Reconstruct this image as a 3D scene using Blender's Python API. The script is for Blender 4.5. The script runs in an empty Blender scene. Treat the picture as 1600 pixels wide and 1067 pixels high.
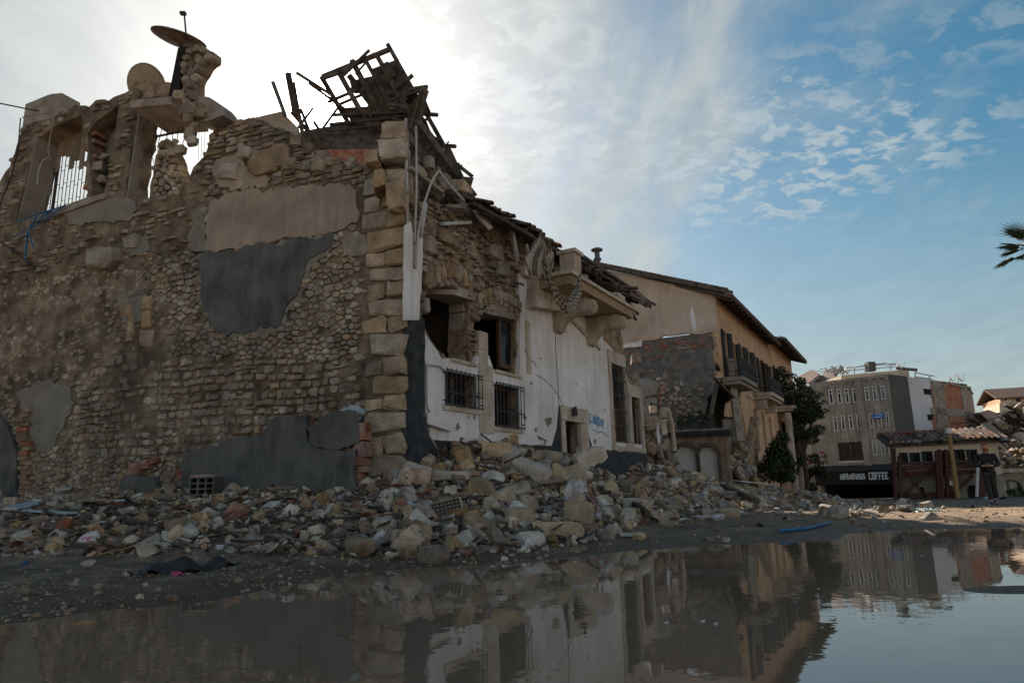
import bpy, bmesh, math, random
import numpy as np
from mathutils import Vector, Matrix, geometry

R = random.Random(11)
sc = bpy.context.scene
COL = sc.collection
rad = math.radians

# ------------------------------------------------------------------ camera
FPX, PITCH, ROLL, CAMZ = 1600 * 24 / 36, rad(11.8), rad(1.5), 0.9
CP, SP, CR, SR = math.cos(PITCH), math.sin(PITCH), math.cos(ROLL), math.sin(ROLL)
cam_data = bpy.data.cameras.new('camera')
cam_data.lens = 24; cam_data.sensor_width = 36; cam_data.clip_start = 0.05; cam_data.clip_end = 9000
cam = bpy.data.objects.new('camera', cam_data); COL.objects.link(cam)
R0 = Vector((1, 0, 0)); U0 = Vector((0, -SP, CP)); F0 = Vector((0, CP, SP))
ax = R0 * CR - U0 * SR; ay = R0 * SR + U0 * CR; az_ = -F0
m = Matrix((ax, ay, az_)).transposed().to_4x4(); m.translation = (0, 0, CAMZ)
cam.matrix_world = m
sc.camera = cam

# ------------------------------------------------------------------ light
SUN_AZ, SUN_EL = rad(-17.3), rad(30.3)
SUND = Vector((math.sin(SUN_AZ) * math.cos(SUN_EL), math.cos(SUN_AZ) * math.cos(SUN_EL), math.sin(SUN_EL)))
sun_data = bpy.data.lights.new('sun', 'SUN'); sun_data.energy = 4.5; sun_data.angle = rad(0.6); sun_data.color = (1, .86, .70)
sun = bpy.data.objects.new('sun', sun_data); COL.objects.link(sun)
sun.rotation_euler = SUND.to_track_quat('Z', 'Y').to_euler()

world = bpy.data.worlds.new('World'); sc.world = world; world.use_nodes = True
SKY_STRENGTH = 0.075
def cloud_dir(u, v):
    x = (u - 800) / FPX; y = -(v - 533.5) / FPX; xr = CR * x + SR * y; yr = -SR * x + CR * y
    return Vector((xr, CP - yr * SP, SP + yr * CP)).normalized()
def build_world():
    nt = world.node_tree; N = nt.nodes; Lk = nt.links; N.clear()
    def nd(t, **k):
        n = N.new(t)
        for a, b in k.items(): setattr(n, a, b)
        return n
    def M(op, a, b=None, c=None, clamp=False):
        n = nd('ShaderNodeMath', operation=op, use_clamp=clamp)
        for i, x in enumerate((a, b, c)):
            if x is None: continue
            if isinstance(x, (int, float)): n.inputs[i].default_value = x
            else: Lk.new(x, n.inputs[i])
        return n.outputs[0]
    def ramp(x, a, b, lo=0., hi=1., smooth=True):
        n = nd('ShaderNodeMapRange', interpolation_type='SMOOTHSTEP' if smooth else 'LINEAR')
        Lk.new(x, n.inputs[0]); n.inputs[1].default_value = a; n.inputs[2].default_value = b
        n.inputs[3].default_value = lo; n.inputs[4].default_value = hi
        return n.outputs[0]
    tc = nd('ShaderNodeTexCoord')
    sky = nd('ShaderNodeTexSky', sky_type='NISHITA', sun_disc=False, sun_elevation=SUN_EL, sun_rotation=SUN_AZ,
             altitude=50, air_density=1.0, dust_density=1.2, ozone_density=2.0)
    hs = nd('ShaderNodeHueSaturation'); hs.inputs['Hue'].default_value = .474; hs.inputs['Saturation'].default_value = 1.42; hs.inputs['Value'].default_value = .55
    Lk.new(sky.outputs[0], hs.inputs['Color'])
    sep = nd('ShaderNodeSeparateXYZ'); Lk.new(tc.outputs['Generated'], sep.inputs[0])
    dz = M('MAXIMUM', sep.outputs[2], 0.0)
    zz = M('ADD', dz, .16)
    cx = M('DIVIDE', sep.outputs[0], zz); cy = M('DIVIDE', sep.outputs[1], zz)
    comb = nd('ShaderNodeCombineXYZ'); Lk.new(cx, comb.inputs[0]); Lk.new(cy, comb.inputs[1])
    dot = nd('ShaderNodeVectorMath', operation='DOT_PRODUCT'); Lk.new(tc.outputs['Generated'], dot.inputs[0]); dot.inputs[1].default_value = SUND
    dt = M('MAXIMUM', dot.outputs['Value'], 0.0)
    def noise(vec, scale, detail, rough, loc=(0, 0, 0), rot=0, scl=(1, 1, 1), dist=0.):
        mp = nd('ShaderNodeMapping'); Lk.new(vec, mp.inputs[0]); mp.inputs['Location'].default_value = loc
        mp.inputs['Rotation'].default_value = (0, 0, rot); mp.inputs['Scale'].default_value = scl
        n = nd('ShaderNodeTexNoise'); Lk.new(mp.outputs[0], n.inputs['Vector'])
        n.inputs['Scale'].default_value = scale; n.inputs['Detail'].default_value = detail; n.inputs['Roughness'].default_value = rough
        n.inputs['Distortion'].default_value = dist
        return n.outputs['Fac']
    v = comb.outputs[0]
    # small puffs gathered in patches
    patch = ramp(noise(v, 1.0, 2, .5, (3.1, 1.55, 0)), .58, .74)
    for (u_, v_, rr_, am_) in ((1120, 270, .24, 1.), (1180, 265, .30, 1.), (1250, 240, .32, 1.), (1330, 220, .30, .95), (1270, 315, .28, .9), (1450, 215, .22, .7), (800, 175, .36, 1.), (1420, 60, .14, .4), (1560, 50, .18, .5), (1540, 380, .4, .3)):
        d_ = cloud_dir(u_, v_); c_ = (d_.x / (d_.z + .16), d_.y / (d_.z + .16), 0)
        ds = nd('ShaderNodeVectorMath', operation='DISTANCE'); Lk.new(v, ds.inputs[0]); ds.inputs[1].default_value = c_
        warp_ = M('ADD', ds.outputs['Value'], M('MULTIPLY', M('SUBTRACT', noise(v, 3.2, 4, .6, (5, 5, 0)), .5), .55))
        patch = M('MAXIMUM', patch, ramp(warp_, rr_ * .25, rr_ * 1.25, am_, 0))
    puffs = ramp(noise(v, 14.0, 6, .58, (1.3, .4, 0), rad(-25), (1.0, 1.25, 1), .25), .43, .60)
    puff = M('MULTIPLY', patch, puffs)
    # streaky high veil, wispier away from the sun
    veil_n = noise(v, 1.35, 8, .62, (4.2, 9.1, 0), rad(38), (1.5, .75, 1), .7)
    sunward = ramp(dot.outputs['Value'], .78, 1.0, 0, .36)
    veil = ramp(M('ADD', veil_n, sunward), .41, .84, 0, .93)
    fine = noise(v, 5.0, 6, .6, (0, 2, 0), rad(30), (1.6, .8, 1), .3)
    veil = M('MULTIPLY', veil, ramp(fine, .2, .75, .62, 1.0))
    hz = ramp(dz, 0.0, .46, .76, 0.04, True)               # thin haze towards the horizon
    cov = M('MAXIMUM', M('MAXIMUM', M('MULTIPLY', puff, .64), veil), hz)
    # radiance of the lit cloud: forward scattering rises towards the sun
    ph = M('ADD', M('MULTIPLY', M('POWER', dt, 7.0), .085), .235)
    ph = M('ADD', ph, M('MULTIPLY', M('POWER', dt, 42.0), .36))
    ph = M('ADD', ph, M('MULTIPLY', M('POWER', dt, 500.0), 2.5))
    ph = M('ADD', ph, M('MULTIPLY', M('POWER', dt, 9000.0), 40.0))
    ph = M('ADD', ph, M('MULTIPLY', ramp(dot.outputs['Value'], .25, -.5), .42))      # unseen clouds behind the view brightened, to fill the shade
    ph = M('MULTIPLY', ph, M('ADD', ramp(fine, .25, .72, .86, 1.04), M('MULTIPLY', puff, .22)))
    cc = nd('ShaderNodeMix', data_type='RGBA'); Lk.new(M('MULTIPLY', M('POWER', dt, 5.0), 1.0, clamp=True), cc.inputs[0])
    cc.inputs[6].default_value = (.89, 1.0, 1.0, 1); cc.inputs[7].default_value = (.99, 1.0, .94, 1)
    wc = nd('ShaderNodeMix', data_type='RGBA'); Lk.new(ramp(dot.outputs['Value'], .25, -.4), wc.inputs[0]); Lk.new(cc.outputs[2], wc.inputs[6]); wc.inputs[7].default_value = (1.14, .98, .82, 1)      # warm tint added to the unseen clouds, to warm the shade
    cl = nd('ShaderNodeVectorMath', operation='SCALE'); Lk.new(wc.outputs[2], cl.inputs[0]); Lk.new(M('DIVIDE', ph, SKY_STRENGTH), cl.inputs['Scale'])
    mix = nd('ShaderNodeMix', data_type='RGBA'); Lk.new(cov, mix.inputs[0]); Lk.new(hs.outputs[0], mix.inputs[6]); Lk.new(cl.outputs[0], mix.inputs[7])
    bg = nd('ShaderNodeBackground'); Lk.new(mix.outputs[2], bg.inputs['Color']); bg.inputs['Strength'].default_value = SKY_STRENGTH
    out = nd('ShaderNodeOutputWorld'); Lk.new(bg.outputs[0], out.inputs[0])
build_world()
vs = sc.view_settings
vs.view_transform = 'Standard'; vs.look = 'None'; vs.gamma = 1; vs.use_curve_mapping = False; vs.exposure = 1.12
sc.cycles.max_bounces = 6; sc.cycles.diffuse_bounces = 2; sc.cycles.glossy_bounces = 3; sc.cycles.transmission_bounces = 4
sc.cycles.use_denoising = True

# ------------------------------------------------------------------ measuring
def ray(u, v):
    x = (u - 800) / FPX; y = -(v - 533.5) / FPX
    xr = CR * x + SR * y; yr = -SR * x + CR * y
    return Vector((xr, CP - yr * SP, SP + yr * CP))
def at_depth(u, v, Y):
    d = ray(u, v); return Vector((d.x * Y / d.y, Y, CAMZ + d.z * Y / d.y))
def at_height(u, v, z):
    d = ray(u, v); t = (z - CAMZ) / d.z; return Vector((d.x * t, d.y * t, z))
class Frame:
    """vertical plane: s along, z up, n out of the wall"""
    def __init__(s, O, az, side):
        a = rad(az); s.O = Vector((O[0], O[1])); s.e = Vector((math.sin(a), math.cos(a))); s.n = side * Vector((s.e.y, -s.e.x))
    def w(s, a, z, n=0.):
        p = s.O + s.e * a + s.n * n; return Vector((p.x, p.y, z))
    def px(s, u, v, n=0.):
        d = ray(u, v); O = s.O + s.n * n; d2 = Vector((d.x, d.y)); t = O.dot(s.n) / d2.dot(s.n)
        return ((d2 * t - O).dot(s.e), d.z * t + CAMZ)
    def pts(s, l, n=0.): return [s.px(u, v, n) for u, v in l]
    def loc(s, p):
        q = Vector((p[0], p[1])) - s.O; return q.dot(s.e), q.dot(s.n)
F = Frame((-2.03, 12.84), 29.5, 1)          # street front of the ruined house
L = Frame((-2.03, 12.84), -70, -1)          # its long side wall

def vnoise(x, y, seed=0):
    x = np.asarray(x, float); y = np.asarray(y, float)
    xi = np.floor(x); yi = np.floor(y); fx = x - xi; fy = y - yi
    fx = fx * fx * (3 - 2 * fx); fy = fy * fy * (3 - 2 * fy)
    def h(a, b):
        t = np.sin(a * 127.1 + b * 311.7 + seed * 74.7) * 43758.5453
        return t - np.floor(t)
    return (h(xi, yi) * (1 - fx) + h(xi + 1, yi) * fx) * (1 - fy) + (h(xi, yi + 1) * (1 - fx) + h(xi + 1, yi + 1) * fx) * fy
def fbm(x, y, oct=4, seed=0):
    r = 0; a = .5; s = 1.
    for k in range(oct):
        r = r + a * (vnoise(np.asarray(x) * s, np.asarray(y) * s, seed + k) - .5); a *= .5; s *= 2.03
    return r
def inside(P, poly):
    P = np.asarray(P, float); x = P[:, 0]; y = P[:, 1]; r = np.zeros(len(P), bool); q = np.asarray(poly, float)
    for i in range(len(q)):
        x1, y1 = q[i]; x2, y2 = q[i - 1]
        if y1 == y2: continue
        c = ((y1 > y) != (y2 > y)) & (x < (x2 - x1) * (y - y1) / (y2 - y1) + x1)
        r ^= c
    return r
def edge_dist(P, poly, closed=True):
    P = np.asarray(P, float); q = np.asarray(poly, float); d = np.full(len(P), 1e9)
    for i in range(len(q) if closed else len(q) - 1):
        a = q[i]; b = q[(i + 1) % len(q)]; ab = b - a; L2 = ab @ ab + 1e-12
        t = np.clip(((P - a) @ ab) / L2, 0, 1); dd = P - a - t[:, None] * ab
        d = np.minimum(d, np.hypot(dd[:, 0], dd[:, 1]))
    return d

# ------------------------------------------------------------------ mesh builder
class MB:
    def __init__(s): s.v = []; s.f = []; s.mi = []; s.cur = 0
    def add(s, vs, fs):
        o = len(s.v); s.v.extend([tuple(p) for p in vs]); s.f.extend([tuple(i + o for i in f) for f in fs]); s.mi.extend([s.cur] * len(fs)); return s
    def hexa(s, p):   # p: 8 points, bottom 4 then top 4
        return s.add(p, [(3, 2, 1, 0), (4, 5, 6, 7), (0, 1, 5, 4), (1, 2, 6, 5), (2, 3, 7, 6), (3, 0, 4, 7)])
    def fbox(s, fr, s0, s1, z0, z1, n0, n1, jit=0.):
        p = [fr.w(a, z, n) for z in (z0, z1) for a, n in ((s0, n0), (s1, n0), (s1, n1), (s0, n1))]
        if jit: p = [q + Vector((R.uniform(-jit, jit), R.uniform(-jit, jit), R.uniform(-jit, jit))) for q in p]
        return s.hexa(p)
    def box(s, c, dims, rot=None, taper=1.):
        hx, hy, hz = dims[0] / 2, dims[1] / 2, dims[2] / 2
        p = []
        for z, k in ((-hz, 1), (hz, taper)):
            for x, y in ((-hx, -hy), (hx, -hy), (hx, hy), (-hx, hy)): p.append(Vector((x * k, y * k, z)))
        if rot is not None: p = [rot @ q for q in p]
        return s.hexa([q + Vector(c) for q in p])
    def beam(s, a, b, w, h, up=Vector((0, 0, 1)), roll=0.):
        a = Vector(a); b = Vector(b); d = (b - a).normalized(); x = d.cross(up)
        if x.length < 1e-3: x = d.cross(Vector((1, 0, 0)))
        x.normalize(); y = x.cross(d)
        if roll: q = Matrix.Rotation(roll, 3, d); x = q @ x; y = q @ y
        p = []
        for c in (a, b):
            for i, j in ((-1, -1), (1, -1), (1, 1), (-1, 1)): p.append(c + x * (i * w / 2) + y * (j * h / 2))
        return s.hexa(p)
    def tube(s, pts, r, k=6, r2=None, cap=True):
        pts = [Vector(p) for p in pts]; n = len(pts); vs = []; fs = []; px = None
        for i, p in enumerate(pts):
            d = (pts[min(i + 1, n - 1)] - pts[max(i - 1, 0)]).normalized()
            if px is None:
                px = d.cross(Vector((0, 0, 1)))
                if px.length < 1e-3: px = d.cross(Vector((1, 0, 0)))
            px = (px - d * px.dot(d)).normalized(); py = d.cross(px)
            rr = r if r2 is None else r + (r2 - r) * i / max(1, n - 1)
            for j in range(k):
                t = 2 * math.pi * j / k; vs.append(p + px * (rr * math.cos(t)) + py * (rr * math.sin(t)))
        for i in range(n - 1):
            for j in range(k): fs.append((i * k + j, i * k + (j + 1) % k, (i + 1) * k + (j + 1) % k, (i + 1) * k + j))
        if cap: fs.append(tuple(range(k - 1, -1, -1))); fs.append(tuple((n - 1) * k + j for j in range(k)))
        return s.add(vs, fs)
    def prism(s, fr, poly, n0, n1):      # outline in (s, z), straight extrusion
        k = len(poly); vs = [fr.w(a, z, n0) for a, z in poly] + [fr.w(a, z, n1) for a, z in poly]
        fs = [tuple(range(k - 1, -1, -1)), tuple(range(k, 2 * k))] + [(i, (i + 1) % k, k + (i + 1) % k, k + i) for i in range(k)]
        return s.add(vs, fs)
    def lathe(s, c, prof, k=12, axis=Vector((0, 0, 1)), xref=None):
        c = Vector(c); axis = Vector(axis).normalized(); x = axis.cross(Vector((0, 0, 1)) if abs(axis.z) < .9 else Vector((1, 0, 0))).normalized(); y = axis.cross(x)
        vs = []; fs = []
        for r_, h in prof:
            for j in range(k):
                t = 2 * math.pi * j / k; vs.append(c + axis * h + x * (r_ * math.cos(t)) + y * (r_ * math.sin(t)))
        for i in range(len(prof) - 1):
            for j in range(k): fs.append((i * k + j, i * k + (j + 1) % k, (i + 1) * k + (j + 1) % k, (i + 1) * k + j))
        fs.append(tuple(range(k - 1, -1, -1))); fs.append(tuple((len(prof) - 1) * k + j for j in range(k)))
        return s.add(vs, fs)
    def arr(s, V, Fc):      # numpy soup
        o = len(s.v); s.v.extend(map(tuple, V.tolist())); s.f.extend([tuple(i + o for i in f) for f in Fc]); s.mi.extend([s.cur] * len(Fc)); return s

def resample(poly, step, jag, seed, closed=True, frozen=None):
    out = []; k = len(poly); rr = random.Random(seed)
    for i in range(k):
        a = poly[i]; b = poly[(i + 1) % k]; d = math.hypot(b[0] - a[0], b[1] - a[1]); m_ = max(1, int(d / step))
        nx, ny = -(b[1] - a[1]) / (d + 1e-9), (b[0] - a[0]) / (d + 1e-9)
        for j in range(m_):
            t = j / m_; q = (0 if (frozen and i in frozen) else 1) * ((rr.uniform(-1, 1) * .6 + rr.choice((-1, 0, 1)) * .4) * jag + (jag * 5 * float(fbm([(a[0] + (b[0] - a[0]) * t) * 2.3], [(a[1] + (b[1] - a[1]) * t) * 2.3], 3, seed)[0]) if jag > .03 else 0))
            if j == 0: q *= .3
            out.append((a[0] + (b[0] - a[0]) * t + nx * q, a[1] + (b[1] - a[1]) * t + ny * q))
    return out
def slab(mb, fr, outer, holes=(), n0=-.3, n1=0., step=.3, jag=0., hjag=0., disp=0., dscale=2., seed=1, frozen=None, bow=None):
    outer = resample(outer, step, jag, seed, frozen=frozen)
    hs = [resample(h, step, hjag, seed + 5 + i) for i, h in enumerate(holes)]
    P = []; E = []
    for lp in [outer] + hs:
        o = len(P); P += lp; E += [(o + i, o + (i + 1) % len(lp)) for i in range(len(lp))]
    A = np.array(outer); lo = A.min(0); hi = A.max(0)
    if step < max(hi - lo):
        gx, gy = np.meshgrid(np.arange(lo[0] + step / 2, hi[0], step), np.arange(lo[1] + step / 2, hi[1], step))
        G = np.stack([gx.ravel(), gy.ravel()], 1); rs = np.random.RandomState(seed); G = G + rs.uniform(-.3, .3, G.shape) * step
        ok = inside(G, outer) & (edge_dist(G, outer) > step * .35)
        for h in hs: ok &= ~inside(G, h) & (edge_dist(G, h) > step * .35)
        P += [tuple(g) for g in G[ok]]
    v, e, f, *_ = geometry.delaunay_2d_cdt([Vector(p) for p in P], E, [], 0, 1e-6)
    V = np.array([tuple(p) for p in v]); f = [t for t in f]
    C = np.array([V[list(t)].mean(0) for t in f]); ok = inside(C, outer)
    for h in hs: ok &= ~inside(C, h)
    f = [t for t, k in zip(f, ok) if k]
    dn = disp * 2 * fbm(V[:, 0] * dscale, V[:, 1] * dscale, 4, seed) if disp else np.zeros(len(V))
    if bow is not None: dn = dn + bow(V)
    cnt = {}
    for t in f:
        for i in range(3):
            a, b = t[i], t[(i + 1) % 3]; cnt[(a, b)] = 1
    bd = [(a, b) for (a, b) in cnt if (b, a) not in cnt]
    k = len(V); W = [fr.w(a, z, n1 + d) for (a, z), d in zip(V, dn)] + [fr.w(a, z, n0) for a, z in V]
    fs = list(map(tuple, f)) + [tuple(k + i for i in reversed(t)) for t in f] + [(b, a, k + a, k + b) for a, b in bd]
    used = sorted({i for t in fs for i in t}); mp = {u: i for i, u in enumerate(used)}
    return mb.add([W[u] for u in used], [tuple(mp[i] for i in t) for t in fs])

# ------------------------------------------------------------------ objects
def mesh_from(name, mb, mats, smooth=False, org=Vector((0, 0, 0))):
    me = bpy.data.meshes.new(name); V = np.array(mb.v, float) - np.array(org)
    me.from_pydata(V.tolist(), [], mb.f)
    mats = mats if isinstance(mats, (list, tuple)) else [mats]
    for q in mats: me.materials.append(q)
    if len(mats) > 1: me.polygons.foreach_set('material_index', mb.mi)
    if smooth: me.polygons.foreach_set('use_smooth', [True] * len(me.polygons))
    me.update(); return me
class Thing:
    def __init__(s, name, label, cat, loc, group=None):
        s.o = bpy.data.objects.new(name, None); COL.objects.link(s.o); s.loc = Vector(loc); s.o.location = s.loc
        s.o['label'] = label; s.o['category'] = cat; s.o.empty_display_size = .2
        if group: s.o['group'] = group
    def part(s, name, mb, mats, parent=None, smooth=False, label=None, kind=None):
        o = bpy.data.objects.new(name, mesh_from(name, mb, mats, smooth, s.loc)); COL.objects.link(o)
        o.parent = parent or s.o
        if label: o['label'] = label
        if kind: o['kind'] = kind
        return o
    def inst(s, name, me, loc, rot, scale, parent=None):   # shared mesh data
        o = bpy.data.objects.new(name, me); COL.objects.link(o); o.parent = parent or s.o
        o.location = Vector(loc) - s.loc; o.rotation_euler = rot; o.scale = scale; return o
def single(name, mb, mats, label, cat, loc=None, group=None, smooth=False):
    loc = Vector(loc) if loc is not None else Vector(np.array(mb.v).mean(0))
    o = bpy.data.objects.new(name, mesh_from(name, mb, mats, smooth, loc)); COL.objects.link(o); o.location = loc
    o['label'] = label; o['category'] = cat
    if group: o['group'] = group
    return o
def setting(name, mb, mats, kind='structure', smooth=False, label=None):
    o = bpy.data.objects.new(name, mesh_from(name, mb, mats, smooth)); COL.objects.link(o); o['kind'] = kind
    if label: o['label'] = label
    return o

# ------------------------------------------------------------------ materials
def mat(name, cols, scale=2., rough=.85, bump=.35, bscale=18., var=.0, spec=.25, metal=0., speck=None, detail=6, streak=None, hue=0., dist=.0, bdist=.02, grain=.34, macro=.0):
    mt = bpy.data.materials.new(name); mt.use_nodes = True; nt = mt.node_tree; N = nt.nodes; Lk = nt.links
    b = N['Principled BSDF']; b.inputs['Roughness'].default_value = rough; b.inputs['Specular IOR Level'].default_value = spec; b.inputs['Metallic'].default_value = metal
    geo = N.new('ShaderNodeNewGeometry'); oi = N.new('ShaderNodeObjectInfo')
    rnd = N.new('ShaderNodeMath'); rnd.operation = 'ADD'; Lk.new(geo.outputs['Random Per Island'], rnd.inputs[0]); Lk.new(oi.outputs['Random'], rnd.inputs[1])
    fr = N.new('ShaderNodeMath'); fr.operation = 'FRACT'; Lk.new(rnd.outputs[0], fr.inputs[0])
    def noise(sc_, det, ro=.55, mp=None):
        n = N.new('ShaderNodeTexNoise'); n.inputs['Scale'].default_value = sc_; n.inputs['Detail'].default_value = det; n.inputs['Roughness'].default_value = ro
        n.inputs['Distortion'].default_value = dist
        if mp:
            q = N.new('ShaderNodeMapping'); q.inputs['Scale'].default_value = mp; Lk.new(geo.outputs['Position'], q.inputs[0]); Lk.new(q.outputs[0], n.inputs['Vector'])
        else: Lk.new(geo.outputs['Position'], n.inputs['Vector'])
        return n.outputs['Fac']
    n1 = noise(scale, detail)
    cr = N.new('ShaderNodeValToRGB'); Lk.new(n1, cr.inputs[0]); el = cr.color_ramp.elements
    k = len(cols)
    for i, c in enumerate(cols):
        p = .32 + .36 * i / max(1, k - 1)
        e = el[0] if i == 0 else (el[1] if i == k - 1 else el.new(p))
        e.position = p; e.color = (*c, 1)
    if k == 1: el[1].position = 1; el[1].color = (*cols[0], 1)
    col = cr.outputs[0]
    if macro:               # weathering that drifts over metres
        gm = noise(.55, 5, .6); mg = N.new('ShaderNodeMapRange'); Lk.new(gm, mg.inputs[0]); mg.inputs[1].default_value = .36; mg.inputs[2].default_value = .66; mg.inputs[3].default_value = 1 - macro; mg.inputs[4].default_value = 1 + macro * .55
        gs = N.new('ShaderNodeVectorMath'); gs.operation = 'SCALE'; Lk.new(col, gs.inputs[0]); Lk.new(mg.outputs[0], gs.inputs['Scale']); col = gs.outputs[0]
    if grain and bump:      # fine albedo grain
        gn = noise(bscale * 1.7, 5, .7); mg = N.new('ShaderNodeMapRange'); Lk.new(gn, mg.inputs[0]); mg.inputs[1].default_value = .33; mg.inputs[2].default_value = .67; mg.inputs[3].default_value = 1 - grain; mg.inputs[4].default_value = 1 + grain * .8
        gs = N.new('ShaderNodeVectorMath'); gs.operation = 'SCALE'; Lk.new(col, gs.inputs[0]); Lk.new(mg.outputs[0], gs.inputs['Scale']); col = gs.outputs[0]
    if streak:      # vertical run-off stains: (colour, amount)
        s_ = noise(3.0, 5, .6, (1.6, 1.6, .16)); mr = N.new('ShaderNodeMapRange'); Lk.new(s_, mr.inputs[0]); mr.inputs[1].default_value = .45; mr.inputs[2].default_value = .75; mr.inputs[4].default_value = streak[1]
        mx = N.new('ShaderNodeMix'); mx.data_type = 'RGBA'; Lk.new(mr.outputs[0], mx.inputs[0]); Lk.new(col, mx.inputs[6]); mx.inputs[7].default_value = (*streak[0], 1); col = mx.outputs[2]
    if speck:       # small spots: (colour, scale, threshold)
        s_ = noise(speck[1], 3); mr = N.new('ShaderNodeMapRange'); Lk.new(s_, mr.inputs[0]); mr.inputs[1].default_value = speck[2]; mr.inputs[2].default_value = speck[2] + .08
        mx = N.new('ShaderNodeMix'); mx.data_type = 'RGBA'; Lk.new(mr.outputs[0], mx.inputs[0]); Lk.new(col, mx.inputs[6]); mx.inputs[7].default_value = (*speck[0], 1); col = mx.outputs[2]
    if var or hue:
        hs = N.new('ShaderNodeHueSaturation'); mr = N.new('ShaderNodeMapRange'); Lk.new(fr.outputs[0], mr.inputs[0]); mr.inputs[3].default_value = 1 - var; mr.inputs[4].default_value = 1 + var
        Lk.new(mr.outputs[0], hs.inputs['Value']); Lk.new(col, hs.inputs['Color'])
        m2 = N.new('ShaderNodeMath'); m2.operation = 'MULTIPLY'; m2.inputs[1].default_value = 7.31; Lk.new(fr.outputs[0], m2.inputs[0])
        m3 = N.new('ShaderNodeMath'); m3.operation = 'FRACT'; Lk.new(m2.outputs[0], m3.inputs[0])
        mr2 = N.new('ShaderNodeMapRange'); Lk.new(m3.outputs[0], mr2.inputs[0]); mr2.inputs[3].default_value = 1 - var * 1.6 - hue; mr2.inputs[4].default_value = 1 + var * .8 + hue; Lk.new(mr2.outputs[0], hs.inputs['Saturation'])
        col = hs.outputs[0]
    Lk.new(col, b.inputs['Base Color'])
    if bump:
        bn = N.new('ShaderNodeBump'); bn.inputs['Strength'].default_value = bump; bn.inputs['Distance'].default_value = bdist; Lk.new(noise(bscale, 6, .62), bn.inputs['Height']); Lk.new(bn.outputs[0], b.inputs['Normal'])
    return mt
m_stone = mat('wall stone', [(0.166, 0.127, 0.092), (0.294, 0.234, 0.173), (0.417, 0.342, 0.259)], 3.5, .92, .8, 22, var=.26, speck=((.08, .07, .055), 14, .64), bdist=.03, macro=.34)
m_mortar = mat('earth mortar', [(0.096, 0.072, 0.051), (0.198, 0.152, 0.111), (0.294, 0.233, 0.171)], 2.2, .95, 1., 16, bdist=.05, macro=.34)
m_core = mat('rubble core', [(0.127, 0.089, 0.058), (0.265, 0.189, 0.128), (0.392, 0.296, 0.207)], 3., .95, 1., 12, bdist=.06)
m_ashlar = mat('ochre ashlar', [(.24, .17, .10), (.38, .28, .165), (.45, .345, .225)], 3., .9, .7, 20, var=.22, bdist=.03)
m_quoin = mat('weathered quoin stone', [(0.210, 0.155, 0.102), (0.357, 0.267, 0.178), (0.462, 0.364, 0.263)], 2.5, .9, .7, 20, var=.25, hue=.1, bdist=.03, macro=.25)
m_pdark = mat('blue grey cement render', [(.048, .050, .050), (.078, .079, .080), (.125, .125, .122)], 1.7, .85, .35, 25, streak=((.15, .148, .142), .65), speck=((.14, .135, .125), 7, .66), grain=.14)
m_pbeige = mat('pinkish lime render', [(0.257, 0.198, 0.155), (0.346, 0.273, 0.216), (0.396, 0.320, 0.256)], 1.4, .9, .4, 20, streak=((.15, .12, .10), .5), grain=.14)
m_pgrey = mat('grey cement render', [(.17, .155, .132), (.25, .228, .198)], 1.8, .9, .5, 18)
m_white = mat('dirty white paint', [(.55, .53, .52), (.70, .685, .69), (.76, .745, .76)], .9, .7, .2, 14, streak=((.45, .40, .345), .7), speck=((.30, .27, .235), 5, .68), grain=.14)
m_dado = mat('dark roughcast', [(.022, .025, .028), (.038, .042, .046), (.055, .06, .064)], 6, .9, .9, 60, bdist=.015)
m_lime = mat('cut limestone', [(.35, .285, .22), (.48, .405, .33), (.55, .49, .42)], 2.0, .85, .35, 25, streak=((.24, .18, .13), .6))
m_wood = mat('old roof timber', [(.035, .026, .02), (.075, .055, .04), (.12, .095, .075)], 5, .85, .5, 40, var=.3)
m_woodl = mat('pale weathered wood', [(.16, .12, .08), (.25, .19, .13)], 6, .8, .4, 40, var=.3)
m_brown = mat('brown window wood', [(.06, .03, .018), (.10, .05, .03)], 6, .5, .2, 40)
m_tile = mat('clay roof tile', [(.10, .05, .035), (.19, .095, .065), (.23, .15, .12)], 5, .9, .5, 30, var=.4)
m_brick = mat('red hollow brick', [(.20, .07, .04), (.30, .115, .07), (.34, .19, .14)], 6, .9, .5, 40, var=.25)
m_iron = mat('black wrought iron', [(.012, .012, .013), (.022, .021, .021)], 12, .55, .2, 60, spec=.4)
m_rust = mat('rusted sheet', [(.05, .025, .015), (.14, .06, .03), (.20, .15, .12)], 4, .7, .3, 30, metal=.2)
m_pipe = mat('pale plastic pipe', [(.32, .31, .31), (.45, .44, .43)], 6, .6, .1, 40, grain=.14)
m_conc = mat('rough concrete', [(0.198, 0.169, 0.138), (0.302, 0.260, 0.216), (0.374, 0.328, 0.276)], 2.5, .92, .6, 22, streak=((.10, .09, .08), .4))
m_inner = mat('shade-darkened room plaster', [(.035, .03, .025), (.06, .052, .044)], 1.5, .95, .3, 20)  # shade of the deep rooms put into the plaster colour
m_dark = mat('black for shade and dark parts', [(.012, .011, .010), (.02, .018, .016)], 2, .95, .3, 20)  # painted shade for unlit rooms and openings; also cracks and eyes
m_cable = mat('cable rubber', [(.015, .015, .016)], 5, .6, 0)
m_blue = mat('blue plastic strip', [(.02, .09, .22), (.03, .13, .28)], 6, .5, .1, 40)
m_bluew = mat('pale blue painted board', [(.26, .36, .42), (.40, .47, .50)], 6, .7, .2, 30)
m_rock = mat('rubble limestone', [(0.170, 0.120, 0.077), (0.339, 0.252, 0.170), (0.488, 0.376, 0.271)], 4.5, .92, 1., 26, var=.36, hue=.2, speck=((.11, .095, .075), 11, .62), bdist=.025)
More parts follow.
